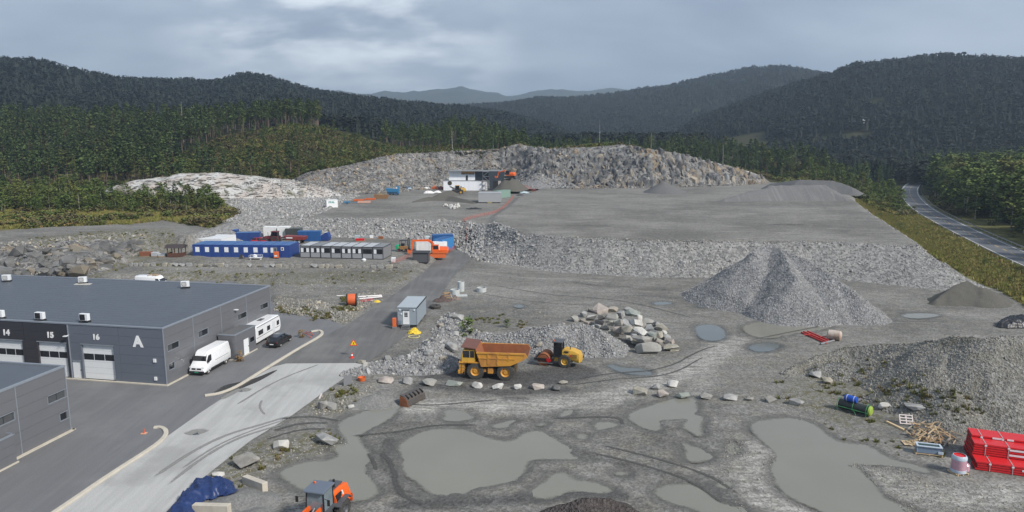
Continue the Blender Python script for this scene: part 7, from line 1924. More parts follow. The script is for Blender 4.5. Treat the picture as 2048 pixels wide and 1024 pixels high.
# forklift
p = at(808, 503); T = thing('forklift', 'old forklift with green counterweight beside the orange excavator', 'forklift', tuple(p), R(-12)); M_OCH = mat('ochre_machine', (.36, .19, .07), .6, var=.2, dirt=.3)
for x in (.8, -.9):
    for y in (.65, -.65): wheel(T, x, y, .42, .35, M_MAR)
MB().bx(-1.2, 1.0, -.6, .6, .5, 1.3).build('chassis', M_OCH, T, bevel=.05); MB().bx(-1.75, -1.1, -.7, .7, .45, 1.6).build('counterweight', mat('signal_green', (.015, .42, .20), .4), T, bevel=.12)
g_ = MB()
for x in (-.8, .7):
    for y in (-.55, .55): g_.cyl((x, y, 1.3), (x * .9, y, 2.6), .05, n=6)
g_.bx(-.85, .75, -.6, .6, 2.6, 2.68).build('guard', M_BLACK, T); MB().bx(-.6, .1, -.35, .35, 1.3, 1.9).build('seat', M_BLACK, T)
ms = MB()
for y in (-.4, .4): ms.bx(1.15, 1.28, y - .06, y + .06, .1, 3.3)
ms.bx(1.15, 1.25, -.4, .4, 3.2, 3.3).bx(1.15, 1.25, -.4, .4, 1.5, 1.6); ms.build('mast', M_BLACK, T)
for y in (-.3, .3): MB().bx(1.3, 2.4, y - .06, y + .06, .3, .36).build('fork', M_MAR, T)

# far machines on the upper terrace
p = at(786, 390); T = thing('crusher', 'bright blue wheeled machine at the far end of the terrace', 'machine', tuple(p), R(175)); M_TEAL = mat('machine_blue', (.03, .17, .33), .5, var=.15)
MB().prism([(-2.2, 1.2), (2.0, 1.2), (2.6, 2.6), (-2.4, 2.3)], 'y', -1.1, 1.1).build('hopper', M_TEAL, T); MB().bx(-2.3, -1.2, -1, 1, 2.0, 3.3).build('cab', M_TEAL, T); MB().bx(-2.4, 2.0, -.8, .8, .6, 1.25).build('chassis', M_TEAL, T); MB().bx(-2.0, -1.4, .98, 1.02, 2.5, 3.1).build('window', M_WHITE, T)
for x in (-1.6, .2, 1.4):
    for y in (1, -1): wheel(T, x, y, .5, .35, M_TEAL)
p = at(763, 397); T = thing('skip', 'brown open skip full of scrap beside the blue machine', 'skip', tuple(p), R(10)); M_BRN = mat('scrap_brown', (.20, .11, .05), .8, var=.35, dirt=.4)
MB().prism([(-2.4, 0), (2.2, 0), (2.7, 1.4), (-2.9, 1.4), (-2.75, 1.3), (2.5, 1.3), (2.1, .1), (-2.3, .1)], 'y', -1.1, 1.1).build('tub', M_BRN, T)
for s in (1, -1): MB().prism([(-2.4, 0), (2.2, 0), (2.7, 1.4), (-2.9, 1.4)], 'y', s * 1.1 - .04, s * 1.1 + .04).build('side', M_BRN, T)
rg = np.random.default_rng(5); m_ = MB()
for i in range(26): m_.ob((rg.uniform(-2.3, 2.2), rg.uniform(-.9, .9), rg.uniform(.9, 1.7)), (rg.uniform(.3, 1.6), rg.uniform(.1, .4), rg.uniform(.1, .3)), rg.uniform(-.6, .6, 3))
tag(m_.build('scrap', mat('scrap_mixed', (.26, .19, .11), .8, var=.5, scale=3), T), kind='stuff')

# ------------------------------------------------------------------ stones, blocks and small things
RK = {}
RK['grey'] = rock_mat('boulder_grey', (.23, .23, .225), (.36, .36, .35), (.30, .29, .26), .08, .9); RK['pink'] = rock_mat('boulder_pink', (.31, .265, .235), (.41, .37, .33), (.35, .31, .28), .08, .9)
RK['pale'] = rock_mat('boulder_pale', (.42, .41, .38), (.56, .55, .52), (.45, .43, .38), .08, .9); RK['dark'] = rock_mat('boulder_dark', (.10, .10, .10), (.18, .18, .175), (.15, .14, .13), .08, .9)
RK['tan'] = rock_mat('boulder_tan', (.24, .225, .185), (.36, .34, .285), (.31, .28, .23), .08, .9); RK['green'] = rock_mat('boulder_greenish', (.20, .22, .20), (.30, .32, .29), (.25, .27, .24), .08, .9); RK['warm'] = rock_mat('boulder_warm_grey', (.21, .20, .18), (.32, .31, .285), (.27, .245, .205), .08, .9)
def boulder_mesh(seed, sx, sy, sz, blocky=.5):
    rg = np.random.default_rng(seed); n = 18; p = rg.normal(size=(n, 3)); p /= np.linalg.norm(p, axis=1)[:, None]
    c = np.sign(p) * np.abs(p) ** (1 - .55 * blocky); p = c / np.max(np.abs(c), axis=1)[:, None] * (1 - .0) * blocky + p * (1 - blocky)
    p *= rg.uniform(.86, 1.04, (n, 1)); p *= np.array([sx, sy, sz]) * .5; p[:, 2] = np.maximum(p[:, 2] + sz * .42, -.05 * sz)
    b = bmesh.new()
    for v in p: b.verts.new(v)
    r = bmesh.ops.convex_hull(b, input=b.verts[:]); bmesh.ops.delete(b, geom=[e for e in r['geom_interior'] if isinstance(e, bmesh.types.BMVert)], context='VERTS')
    bmesh.ops.recalc_face_normals(b, faces=b.faces)
    bmesh.ops.bevel(b, geom=b.edges[:], offset=.022 * min(sx, sy, sz), segments=1, affect='EDGES', profile=.6)
    me = bpy.data.meshes.new('boulder'); b.to_mesh(me); b.free(); return me
BSEED = [900]
def boulder(label, px, py, w, h, kind, group='boulders lining the yard', depth=None, name='boulder', zoff=0.0, rz=None, tilt=None):
    """a stone seen at px,py (its foot) and w x h pixels large"""
    BSEED[0] += 1; p = att(px, py); k = ppm(p) / 1.22; sx = w / k; sz = max(.25, h / k * .86); sy = depth or sx * .8
    me = boulder_mesh(BSEED[0], sx * 1.08, sy, sz, .45); me.materials.append(RK[kind]); o = bpy.data.objects.new(name, me); C.objects.link(o)
    o.location = (p.x, p.y + sy * .35, p.z - .04 + zoff); o.rotation_euler = tilt or (0, 0, rz if rz is not None else random.uniform(-.35, .35)); return tag(o, label, 'boulder', group)
for a in [('pinkish flat boulder nearest the road bank, first of the line', 769, 767, 26, 12, 'pink'), ('pale grey squarish boulder right of the pinkish one', 814, 769, 19, 16, 'grey'), ('long low grey boulder behind the loose loader bucket', 857, 773, 27, 13, 'grey'),
          ('long grey boulder left in front of the dump truck', 908, 773, 29, 13, 'green'), ('pale angular boulder under the dump truck front wheel', 954, 777, 18, 13, 'pale'), ('pale boulder in front of the dump truck rear wheel', 995, 779, 19, 13, 'pale'),
          ('small white boulder right of the dump truck', 1036, 780, 16, 12, 'pale'), ('rounded pinkish grey boulder in front of the road roller', 1074, 780, 24, 13, 'pink'), ('small dark boulder in front of the road roller', 1111, 782, 17, 12, 'dark'),
          ('small flat tan boulder right of the road roller front', 1126, 769, 17, 8, 'tan'), ('large tan block at the left end of the right boulder row', 1282, 791, 28, 16, 'tan'), ('grey boulder behind the cluster by the track', 1311, 780, 17, 14, 'grey'),
          ('pinkish upright boulder of the cluster by the track', 1327, 796, 20, 17, 'pink'), ('pale pointed boulder farthest up of the cluster by the track', 1347, 775, 19, 14, 'pale'), ('greenish boulder half in the forked puddle', 1367, 798, 24, 13, 'green'),
          ('brown edged block right of the forked puddle', 1413, 799, 22, 12, 'warm'), ('grey block between forked puddle and large puddle', 1463, 802, 26, 12, 'grey'), ('small low boulder in the right boulder row', 1500, 802, 17, 7, 'warm'),
          ('brown grey boulder above the large right puddle', 1544, 806, 20, 13, 'warm'), ('tilted grey boulder left of the green roller frame', 1595, 813, 25, 15, 'grey'), ('pale low boulder right of the blue barrel', 1773, 818, 26, 10, 'pale'), ('long flat grey boulder at the foot of the gravel heap', 1838, 821, 38, 11, 'grey')]:
    boulder(*a)
for a in [('large brown grey boulder with white top by the concrete road', 489, 938, 44, 27, 'warm'), ('pale layered boulder between the other two by the road', 560, 900, 30, 19, 'pale'), ('large dark grey boulder on the verge beside the channel', 647, 892, 40, 22, 'grey'),
          ('left of two grey blocks on the weedy verge', 645, 820, 21, 18, 'warm'), ('right of two grey blocks on the weedy verge', 662, 820, 19, 17, 'grey'), ('small pale stone right of the verge blocks', 702, 817, 12, 8, 'pale')]: boulder(*a, group='boulders on the road verge')
for a in [('grey slab lying on the right gravel heap', 1638, 757, 26, 13, 'grey'), ('tan block leaning below the slab on the right heap', 1656, 768, 18, 14, 'tan'), ('tan boulder perched on rubble behind the road roller', 1078, 694, 12, 12, 'tan')]: boulder(*a, group='boulders on the gravel heaps')

# the heap of quarry blocks: every block that shows
BL = [(1166, 634, 14, 14, 'grey'), (1182, 626, 17, 12, 'warm'), (1202, 624, 26, 13, 'pink'), (1225, 625, 20, 14, 'tan'), (1245, 637, 15, 18, 'grey'), (1266, 632, 24, 12, 'green'), (1278, 640, 11, 13, 'pale'),
      (1150, 644, 15, 16, 'grey'), (1167, 644, 14, 10, 'warm'), (1186, 640, 20, 12, 'pale'), (1206, 640, 16, 14, 'dark'), (1226, 639, 24, 11, 'grey'), (1296, 648, 22, 11, 'grey'), (1200, 648, 16, 12, 'pink'), (1222, 650, 12, 12, 'tan'),
      (1240, 652, 16, 15, 'warm'), (1254, 652, 20, 16, 'grey'), (1273, 652, 26, 14, 'pale'), (1300, 662, 22, 14, 'grey'), (1316, 654, 12, 14, 'grey'), (1326, 661, 23, 14, 'tan'), (1238, 668, 20, 18, 'pink'), (1258, 666, 22, 18, 'tan'),
      (1282, 669, 24, 14, 'pale'), (1226, 672, 22, 16, 'tan'), (1260, 680, 22, 13, 'pale'), (1286, 684, 30, 17, 'warm'), (1304, 678, 18, 18, 'green'), (1320, 676, 20, 14, 'tan'), (1334, 680, 18, 14, 'grey'), (1273, 692, 20, 14, 'tan'),
      (1316, 692, 26, 20, 'warm'), (1340, 690, 16, 16, 'pink'), (1290, 694, 18, 18, 'dark'), (1310, 669, 16, 10, 'dark'), (1214, 634, 14, 10, 'warm'), (1258, 622, 14, 8, 'grey'), (1196, 657, 14, 10, 'grey'), (1176, 650, 14, 9, 'pink'), (1212, 660, 16, 11, 'warm'),
      (1345, 701, 24, 11, 'tan'), (1234, 646, 12, 9, 'green'), (1288, 656, 14, 10, 'warm'), (1246, 660, 12, 9, 'dark'), (1268, 674, 12, 9, 'grey'), (1330, 668, 12, 9, 'pale')]
KW = {'grey': 'grey', 'warm': 'brownish grey', 'pink': 'pinkish', 'tan': 'tan', 'green': 'greenish grey', 'pale': 'nearly white', 'dark': 'dark'}
Bz = poly([(1166, 634), (1202, 622), (1250, 630), (1300, 645), (1330, 665), (1335, 690), (1290, 695), (1240, 680), (1200, 650)], 0)
for i, (px, py, w, h, k) in enumerate(BL):
    p = Vector(U(px, py)); s_ = float(sdf(np.array([p.x]), np.array([p.y]), Bz)[0]); rr_ = random.Random(i)
    z = max(0, min(1.5, s_ * .55)) ; q = Vector(U(px, py, z)); kk = ppm(Vector((q.x, q.y, z))); sx, sz = w / kk * 1.15, h / kk * 1.0
    me = boulder_mesh(1200 + i, sx * 1.08, sx * rr_.uniform(.6, 1.1), sz * .92, .8); me.materials.append(RK[k]); o = bpy.data.objects.new('boulder', me); C.objects.link(o)
    o.location = (q.x, q.y + sx * .3, z - .1); o.rotation_euler = (rr_.uniform(-.3, .3), rr_.uniform(-.3, .3), rr_.uniform(0, 6.28))
    tag(o, '%s angular block in the heap of quarry blocks right of the rubble' % KW[k], 'boulder', '%s blocks heaped together' % KW[k])
boulder('largest flat faced dark grey slab at the foot of the block heap', 1298, 709, 44, 26, 'grey', 'slabs at the foot of the block heap', 1.6)
boulder('flat tan slab at the right foot of the block heap', 1342, 703, 30, 12, 'tan', 'slabs at the foot of the block heap', 1.6, zoff=.1)
# large rocks in the bank by the cabin and along the right end of the slope
for i, (px, py, w, h, k) in enumerate([(776, 722, 16, 12, 'grey'), (858, 712, 18, 13, 'grey'), (902, 705, 22, 22, 'grey'), (885, 722, 15, 10, 'tan'), (915, 640, 20, 14, 'grey'), (838, 726, 12, 9, 'warm'), (722, 728, 14, 9, 'tan'), (910, 672, 15, 10, 'grey'), (880, 655, 12, 9, 'tan')]):
    boulder('%s rock standing out of the bank of broken rock by the office cabin' % KW[k], px, py, w, h, k, '%s rocks in the bank of broken rock' % KW[k])

# low wall of squared blocks along the cabin terrace
a, b = Vector((*U(258, 531, 1.0), 0)), Vector((*U(796, 536, 1.0), 0)); d = (b - a).to_2d(); L = d.length; d /= L
W = thing('block_wall', 'low wall of squared stone blocks edging the cabin terrace', 'stone wall', (a.x, a.y, 0), math.atan2(d.y, d.x)); x = 0; rr_ = random.Random(4)
bm_ = [boulder_mesh(1500 + i, 1, 1, 1, .95) for i in range(5)]
for j, me in enumerate(bm_): me.materials.append(RK[['grey', 'warm', 'tan', 'grey', 'warm'][j]])
while x < L:
    w = rr_.uniform(.8, 1.7); g_ = a.to_2d() + d * x; o = bpy.data.objects.new('block', rr_.choice(bm_)); C.objects.link(o); o.parent = W; hgt_ = rr_.uniform(.65, .95)
    o.location = (x + w / 2, rr_.uniform(-.12, .12), h1(g_.x, g_.y - 1.0) - .08); o.scale = (w * .98, .8, hgt_); o.rotation_euler = (0, 0, rr_.uniform(-.08, .08)); x += w + rr_.uniform(0, .25) + (1.2 if rr_.random() < .07 else 0)

# --- cable drum and pipes on the field
p = at(704, 611); T = thing('cable_drum', 'orange cable drum standing on the gravel field beside white pipes', 'cable drum', tuple(p), R(8)); M_CABO = mat('orange_cable', (.62, .12, .035), .55, var=.15, scale=1, stretch=(14, 1, 1))
MB().lathe([(.75, -.7), (.9, -.62), (.96, 0), (.9, .62), (.75, .7)], (0, 0, 1.02), (1, 0, 0), 30).build('cable', M_CABO, T, smooth=True)
for s in (-1, 1): MB().lathe([(.15, -.05), (1.02, -.05), (1.02, .05), (.15, .05), (.15, -.05)], (s * .78, 0, 1.02), (1, 0, 0), 30).build('flange', M_DSTEEL, T)
MB().cyl((.75, 0, 1.02), (1.35, 0, 1.0), .12).build('axle', M_GALV, T)
M_PIPW = mat('white_pipe', (.70, .68, .68), .45, var=.05); M_PIPR = mat('pink_pipe', (.50, .10, .12), .5, var=.1)
for i, (a, b, r_, mm, lb) in enumerate([((673, 592), (764, 592), .07, M_PIPW, 'longest thin white pipe passing behind the cable drum'), ((716, 595), (763, 593), .13, M_PIPW, 'thick white pipe lying nearest the cable drum'), ((718, 599), (764, 596), .11, M_PIPW, 'thick white pipe in front of the other white pipe'),
                                        ((720, 602), (745, 600), .06, M_PIPR, 'short pink pipe under the white pipes'), ((718, 605), (746, 603), .06, M_PIPR, 'lowest pink pipe right of the cable drum')]):
    A, B = at(*a), at(*b); o = MB().cyl((0, 0, r_), ((B - A).x, (B - A).y, (B - A).z + r_ + .12 * i / 2), r_, n=10).build('pipe', mm, smooth=True); o.location = A; tag(o, lb, 'pipe', 'pipes beside the cable drum')
def crumple(name, label, cat, px, py, sx, sy, sz, m, seed, n=18):
    """a heap of loose cloth or straps"""
    p = att(px, py); xs = np.linspace(-1, 1, n); X, Y = np.meshgrid(xs, xs); r = np.sqrt(X ** 2 + Y ** 2) + .25 * fbm(X * 3, Y * 3, 1.6, 3, seed)
    Z = np.maximum(0, 1 - r) ** .6 * sz * (.55 + .7 * np.abs(fbm(X * 4, Y * 4, 1.2, 4, seed + 3))) 
    co, q = grid_mesh(name, xs * sx / 2, xs * sy / 2, Z, Z > .01); me, _ = np_mesh(name, co, q, False); me.materials.append(m); o = bpy.data.objects.new(name, me); C.objects.link(o); o.location = (p.x, p.y, p.z + .01); return tag(o, label, cat)
M_STRAP = mat('yellow_strap', (.65, .46, .03), .6, var=.2)
crumple('strap_heap', 'small yellow strap heap right of the pink pipes', 'straps', 754, 604, 1.2, 1.0, .5, M_STRAP, 71)
crumple('strap_heap', 'heap of yellow straps at the corner of the office cabin', 'straps', 829, 666, 1.9, 1.6, 1.0, M_STRAP, 72)
p = at(828, 674); T = MB().lathe([(.72, 0), (.86, .05), (.86, .1), (.72, .12), (.72, 0)], (0, 0, 0), (0, 0, 1), 24).build('hose_coil', mat('pale_yellow_hose', (.52, .46, .22), .6), smooth=True); T.location = p; tag(T, 'pale yellow hose coil lying in front of the yellow straps', 'hose')
p = at(789, 657); T = thing('heater', 'orange upright heater at the left of the office cabin', 'heater', tuple(p), .1); MB().bx(-.28, .28, -.25, .25, .3, 1.6).build('case', M_ORD, T, bevel=.04); MB().bx(-.32, .32, -.3, .3, .05, .3).build('stand', M_GALV, T)

# road works sign and its foot
p = at(708, 713); T = thing('warning_sign', 'yellow triangular road works sign with red border on a thin post', 'road sign', tuple(p), R(4))
MB().cyl((0, 0, 0), (0, 0, 1.45), .035, n=8).build('post', M_GALV, T); s = .52; zc = 1.45
MB().prism([(-s, zc), (s, zc), (0, zc + s * 1.74)], 'y', -.03, -.01).build('border', mat('sign_red', (.62, .03, .02), .5), T); MB().prism([(-s * .74, zc + .10), (s * .74, zc + .10), (0, zc + s * 1.40)], 'y', -.04, -.031).build('face', mat('sign_yellow', (.80, .52, .01), .5), T)
MB().prism([(-.10, zc + .16), (-.02, zc + .36), (.03, zc + .5), (.08, zc + .44), (.04, zc + .32), (.12, zc + .16), (.06, zc + .16), (0, zc + .27), (-.04, zc + .16)], 'y', -.046, -.041).build('figure', M_BLACK, T)
p = at(704, 716); T = thing('traffic_cone', 'red and white traffic cone at the foot of the road works sign', 'traffic cone', tuple(p)); M_CONE = mat('cone_red', (.62, .04, .03), .5)
MB().cyl((0, 0, .05), (0, 0, .34), .20, .15, 14).cyl((0, 0, .52), (0, 0, .72), .11, .05, 14).build('cone', M_CONE, T); MB().cyl((0, 0, .34), (0, 0, .52), .15, .11, 14).build('band', M_WHITE, T); MB().bx(-.26, .26, -.26, .26, 0, .05).build('base', M_CONE, T)
p = at(288, 867); T = thing('orange_marker', 'low orange marker stub on the asphalt near the hooked kerb', 'marker', tuple(p)); MB().bx(-.25, .25, -.2, .2, 0, .07).build('base', mat('pale_orange', (.6, .33, .22), .6), T); MB().cyl((0, 0, .07), (.02, 0, .5), .09, .06, 10).build('stub', mat('orange_red', (.5, .10, .05), .6), T)

# concrete rings and scrap beyond the cabin
def ring(label, px, py, r_, h, tk=.1): 
    p = att(px, py); o = MB().lathe([(r_ - tk, 0), (r_, 0), (r_, h), (r_ - tk, h), (r_ - tk, 0)], (0, 0, 0), (0, 0, 1), 28).build('concrete_ring', mat('light_concrete', (.47, .50, .50), .75, var=.08, dirt=.2), smooth=True); o.location = p; return tag(o, label, 'concrete ring', 'concrete manhole rings by the track')
ring('tall narrow concrete ring standing behind the wide one', 922, 582, .62, 1.75); ring('wide low concrete ring in front of the tall one', 910, 588, .85, .85); ring('wide concrete ring standing alone to the right', 963, 583, .88, .75)
crumple('scrap_heap', 'dark rusty scrap heap behind the office cabin', 'scrap', 884, 602, 3.4, 2.2, 1.0, mat('scrap_dark', (.085, .06, .055), .8, var=.5, scale=4), 81, 26)
crumple('rubbish_heap', 'brown rubbish bags in front of the wide low ring', 'rubbish', 911, 599, 1.9, 1.3, .8, mat('rubbish_brown', (.17, .13, .11), .7, var=.4, scale=4), 82)
p = att(868, 616); T = MB().lathe([(.45, 0), (.85, .0), (.95, .15), (.95, .4), (.85, .5), (.45, .5), (.45, 0)], (0, 0, 0), (0, 0, 1), 26).build('tyre', M_TYRE, smooth=True); T.location = (p.x + .2, p.y, p.z); tag(T, 'big worn tyre lying at the back corner of the office cabin', 'tyre')
M_WOOD = mat('pallet_wood', (.34, .21, .11), .8, var=.3, scale=2, stretch=(1, 6, 1), rand=.2); M_WOODP = mat('pale_timber', (.48, .36, .22), .75, var=.25, scale=2, rand=.25); M_WOODG = mat('grey_timber', (.27, .24, .21), .85, var=.25, rand=.2); M_PINKW = mat('whitish_pallet', (.58, .52, .50), .7, var=.12)
def pallet(label, loc, rot, m, w=1.2, l=.8, n=5, group=None):
    T = thing('pallet', label, 'pallet', loc, 0, group); T.rotation_euler = rot
    for i in range(n): y = -l / 2 + (l - .1) * i / (n - 1); MB().bx(-w / 2, w / 2, y, y + .1, .11, .135).build('slat', m, T)
    for x in (-w / 2, -.05, w / 2 - .1): MB().bx(x, x + .1, -l / 2, l / 2, 0, .108).build('bearer', m, T)
    return T
for k in range(4):
    p = att(893.5, 601 - k * .5); pallet('brown pallet in the stack beside the scrap heap, %s from the ground' % ordn[k], (p.x, p.y, p.z + .02 + k * .36), (0, 0, .4 + .05 * k), M_WOOD, 1.2, .9, 5, 'stacked brown pallets')
p = att(923, 592); o = MB().bx(-1.0, 1.0, -.6, .6, 0, .16).build('concrete_slab', mat('slab_concrete', (.44, .46, .45), .8)); o.location = p; o.rotation_euler = (0, 0, .2); tag(o, 'pale concrete slab on the ground below the tall ring', 'slab')
o = MB().ob((0, 0, .5), (.06, 1.9, .08), (.45, 0, .3)).build('plank', M_PINKW); o.location = att(903, 598); tag(o, 'pale plank leaning between pallets and rubbish', 'plank')

# steel plate, orange tub by the verge
p = att(696, 771); T = thing('grey_sheet', 'upright grey steel panel on the weedy verge by the rubble bank', 'panel', tuple(p), R(20)); MB().prism([(-.5, 0), (.5, 0), (.5, 1.35), (-.45, 1.05)], 'y', -.05, .05).build('sheet', M_GREYC, T); MB().bx(-.5, .5, .05, .5, 0, .12).build('foot', M_DSTEEL, T)
p = att(724, 761); T = MB().lathe([(.0, .05), (.34, .05), (.42, .42), (.46, .42), (.38, 0), (0, 0)], (0, 0, 0), (0, 0, 1), 18).build('tub', M_ORD, smooth=True); T.location = p; tag(T, 'small orange tub on the rubble left of the pinkish boulder', 'tub')
o = MB().bx(-.09, .09, -.75, .75, 0, .1).build('plank', M_PINKW); o.location = att(641, 793); o.rotation_euler = (0, 0, .1); tag(o, 'short white plank on the verge by the concrete road', 'plank')

# --- field roller and barrel on the right
a, b = at(1688, 822), at(1738, 836); d = (b - a).to_2d(); Lr = d.length + .5; T = thing('field_roller', 'black field roller in a green frame above the large right puddle', 'roller', ((a.x + b.x) / 2, (a.y + b.y) / 2 + .5, 0), math.atan2(d.y, d.x)); M_GRN = mat('frame_green', (.05, .22, .085), .5, var=.15); M_LIME = mat('lime_green', (.28, .42, .06), .5, var=.3, dirt=.4, dirtcol=(.3, .2, .05))
MB().cyl((-Lr / 2, 0, .62), (Lr / 2, 0, .62), .5, n=28).build('drum', mat('black_drum', (.028, .035, .032), .5, var=.2), T, smooth=True)
MB().lathe([(0, 0), (.35, .0), (.47, .05), (.52, .22), (.49, .24)], (Lr / 2 + .22, 0, .62), (-1, 0, 0), 24).build('end_cap', M_LIME, T)
for x in (-Lr / 2 - .05, 0, Lr / 2 - .15): MB().tube([(x, math.cos(t) * .62, .62 + math.sin(t) * .62) for t in np.linspace(-.6, 3.74, 14)], .035, 6).build('hoop', M_GRN, T)
MB().tube([(-Lr / 2, -.62, .5), (Lr / 2, -.62, .5)], .04).tube([(-Lr / 2, .62, .6), (Lr / 2, .62, .6)], .04).tube([(-Lr / 2, -.62, .5), (-Lr / 2, -.66, .0)], .035).tube([(Lr / 2 - .1, -.62, .5), (Lr / 2 - .1, -.66, 0)], .035).tube([(.1, -.62, .5), (.5, -.8, .1)], .03).build('rail', M_GRN, T)
T2 = thing('barrel', 'blue plastic barrel lying on top of the green framed roller', 'barrel', (T.location.x - .3, T.location.y + .25, 1.42), T.rotation_euler.z); M_BAR = mat('barrel_blue', (.012, .075, .42), .4, var=.05)
MB().lathe([(0, -.62), (.28, -.62), (.32, -.5), (.34, -.2), (.34, .2), (.32, .5), (.28, .62), (0, .62)], (0, 0, 0), (1, 0, 0), 24).build('shell', M_BAR, T2, smooth=True)
for x in (-.36, .36): MB().lathe([(.335, -.035), (.36, -.03), (.36, .03), (.335, .035)], (x, 0, 0), (1, 0, 0), 24).build('hoop', mat('pale_hoop', (.45, .5, .6), .5), T2)

# timber
A, B = at(1773, 845), at(1808, 862); o = MB().cb(0, 0, .09, (B - A).length, .24, .18).build('plank', M_WOODP); o.location = (A + B) / 2; o.rotation_euler = (0, 0, math.atan2((B - A).y, (B - A).x)); tag(o, 'long thick timber plank lying alone left of the broken wood', 'plank')
p = at(1815, 851); pallet('whitish pallet propped up behind the broken wood heap', (p.x, p.y + .35, .42), (R(48), 0, R(-14)), M_PINKW, 1.25, 1.0, 4)
T = thing('wood_heap', 'heap of broken pallet wood beside the red pipe bundles', 'wood heap', tuple(at(1856, 872))); rr_ = random.Random(9)
pc = Vector(T.location)
for i in range(95):
    q = U(rr_.triangular(1806, 1918, 1858), rr_.uniform(852, 893)); c = math.exp(-((q[0] - pc.x) / 2.6) ** 2); L_w = rr_.uniform(.5, 1.7)
    o = MB().ob((0, 0, 0), (L_w, rr_.uniform(.07, .13), rr_.uniform(.03, .09)), (rr_.uniform(-.4, .4), rr_.uniform(-.55, .55), rr_.uniform(0, 3.14))).build('plank', rr_.choice([M_WOODP, M_WOODP, M_WOODP, M_WOOD, M_WOODG]), T)
    o.location = (q[0] - pc.x, q[1] - pc.y, .08 + rr_.uniform(0, .55) * c)
A, B = at(1808, 886), at(1838, 890); o = MB().bx(-.75, .75, -.45, .45, .08, .12).build('plywood_sheet', mat('pale_plywood', (.58, .44, .27), .7, var=.08)); o.location = (A + B) / 2; o.rotation_euler = (.04, -.03, R(-8)); tag(o, 'pale plywood sheet lying left of the grey tub', 'board')
p = at(1860, 911); T = pallet('raw pallet under the wrapped grey tub', (p.x, p.y + .35, 0), (0, 0, R(-17)), M_WOODP, 2.2, 1.0, 6)
T = thing('tub', 'blue grey oblong tub with film on its rim standing on a pallet', 'tub', (p.x, p.y + .35, .14), R(-17)); M_TUB = mat('tub_blue_grey', (.17, .23, .31), .35, var=.12); M_FILM = mat('milky_film', (.46, .53, .60), .25, var=.2, scale=4)
MB().prism([(-.92, -.36), (.92, -.36), (1.0, -.42), (1.0, .42), (-1.0, .42), (-1.0, -.42)], 'z', 0, .62).build('wall', M_TUB, T, bevel=.06)
fr = MB().bx(-1.04, 1.04, -.46, -.30, .62, .72).bx(-1.04, 1.04, .30, .46, .62, .72).bx(-1.04, -.86, -.3, .3, .62, .72).bx(.86, 1.04, -.3, .3, .62, .72); fr.build('rim', M_FILM, T, bevel=.02); MB().bx(-.86, .86, -.3, .3, .62, .65).build('inside', mat('dark_green_inside', (.02, .045, .04), .4), T)
MB().bx(.7, 1.12, -.5, -.38, .1, .3).build('loose_film', M_FILM, T)

# red pipe sheets
M_RED = mat('signal_red_plastic', (.58, .018, .022), .38, var=.06, scale=1.2); M_REDD = mat('dark_red_end', (.16, .008, .010), .5); M_BAND = mat('strap_band', (.42, .36, .36), .5)
A, B = Vector(U(1952, 940)), Vector(U(2048, 953.5)); d = (B - A).normalized(); rzr = math.atan2(d.y, d.x); LEN = 7.0
def bundle(label, y0, z0, dep, n, th, seed, straps=(1.15, 4.2), plate=None):
    T = thing('panel_bundle', label, 'red panel bundle', (A.x, A.y, 0), rzr, 'bundles of red plastic panels'); rr_ = random.Random(seed)
    for i in range(n):
        x0 = rr_.uniform(-.12, .1) - .03 * i * 0; z = z0 + i * th
        MB().bx(x0, LEN + x0, y0, y0 + dep, z + .045, z + th - .012).build('panel', M_RED, T, bevel=.015)
        rb = MB()
        for k in range(max(3, int(dep / .22))): yy = y0 + .08 + k * .22; rb.cyl((x0 - .03, yy, z + th / 2 + .01), (x0 + .4, yy, z + th / 2 + .01), th * .36, n=8)
        rb.bx(x0 + .05, LEN, y0 + .04, y0 + dep - .04, z, z + .045); rb.build('duct_end', M_REDD, T)
    H = z0 + n * th
    for x in straps: MB().bx(x, x + .06, y0 - .03, y0 - .012, z0, H + .012).bx(x, x + .06, y0 - .03, y0 + dep, H + .004, H + .018).build('strap', M_BAND, T); MB().bx(x - .06, x + .12, y0 - .05, y0 - .03, H - .2, H - .06).build('strap_clip', M_WHITE, T)
    for x, z, w in plate or (): MB().bx(x, x + w, y0 - .02, y0 - .004, z, z + .16).build('label_plate', M_WHITE, T)
    return T
bundle('front bottom bundle of red panels nearest the camera', 0, 0, 1.45, 4, .205, 1, (.95, 2.6), ((3.3, .4, 1.0),)); bundle('lower middle bundle of red panels hidden under another', 1.5, 0, 1.35, 4, .205, 2)
bundle('upper front bundle of red panels with two white plates', 1.5, .83, 1.35, 5, .205, 3, (.85, 2.55), ((2.65, 1.5, 1.2), (2.65, 1.05, 1.2))); bundle('rear lower bundle of red panels at the heap foot', 2.9, 0, 1.7, 4, .205, 4)
bundle('rear upper bundle of red panels, highest of all', 2.9, .83, 1.7, 6, .205, 5, (.8, 2.4), ((1.65, 1.88, .75), (2.75, 1.88, .5)))
p = at(1923, 951); T = pallet('raw pallet under the film wrapped coil', (p.x, p.y + .5, 0), (0, 0, R(14)), M_WOODP, 1.15, 1.1, 6)
T = thing('wrapped_coil', 'stack of red hose coils wrapped in white film on a pallet', 'hose coil', (p.x, p.y + .5, .14), 0); M_WRAP = mat('pink_film', (.52, .30, .36), .22, var=.3, scale=3.5, coat=.4)
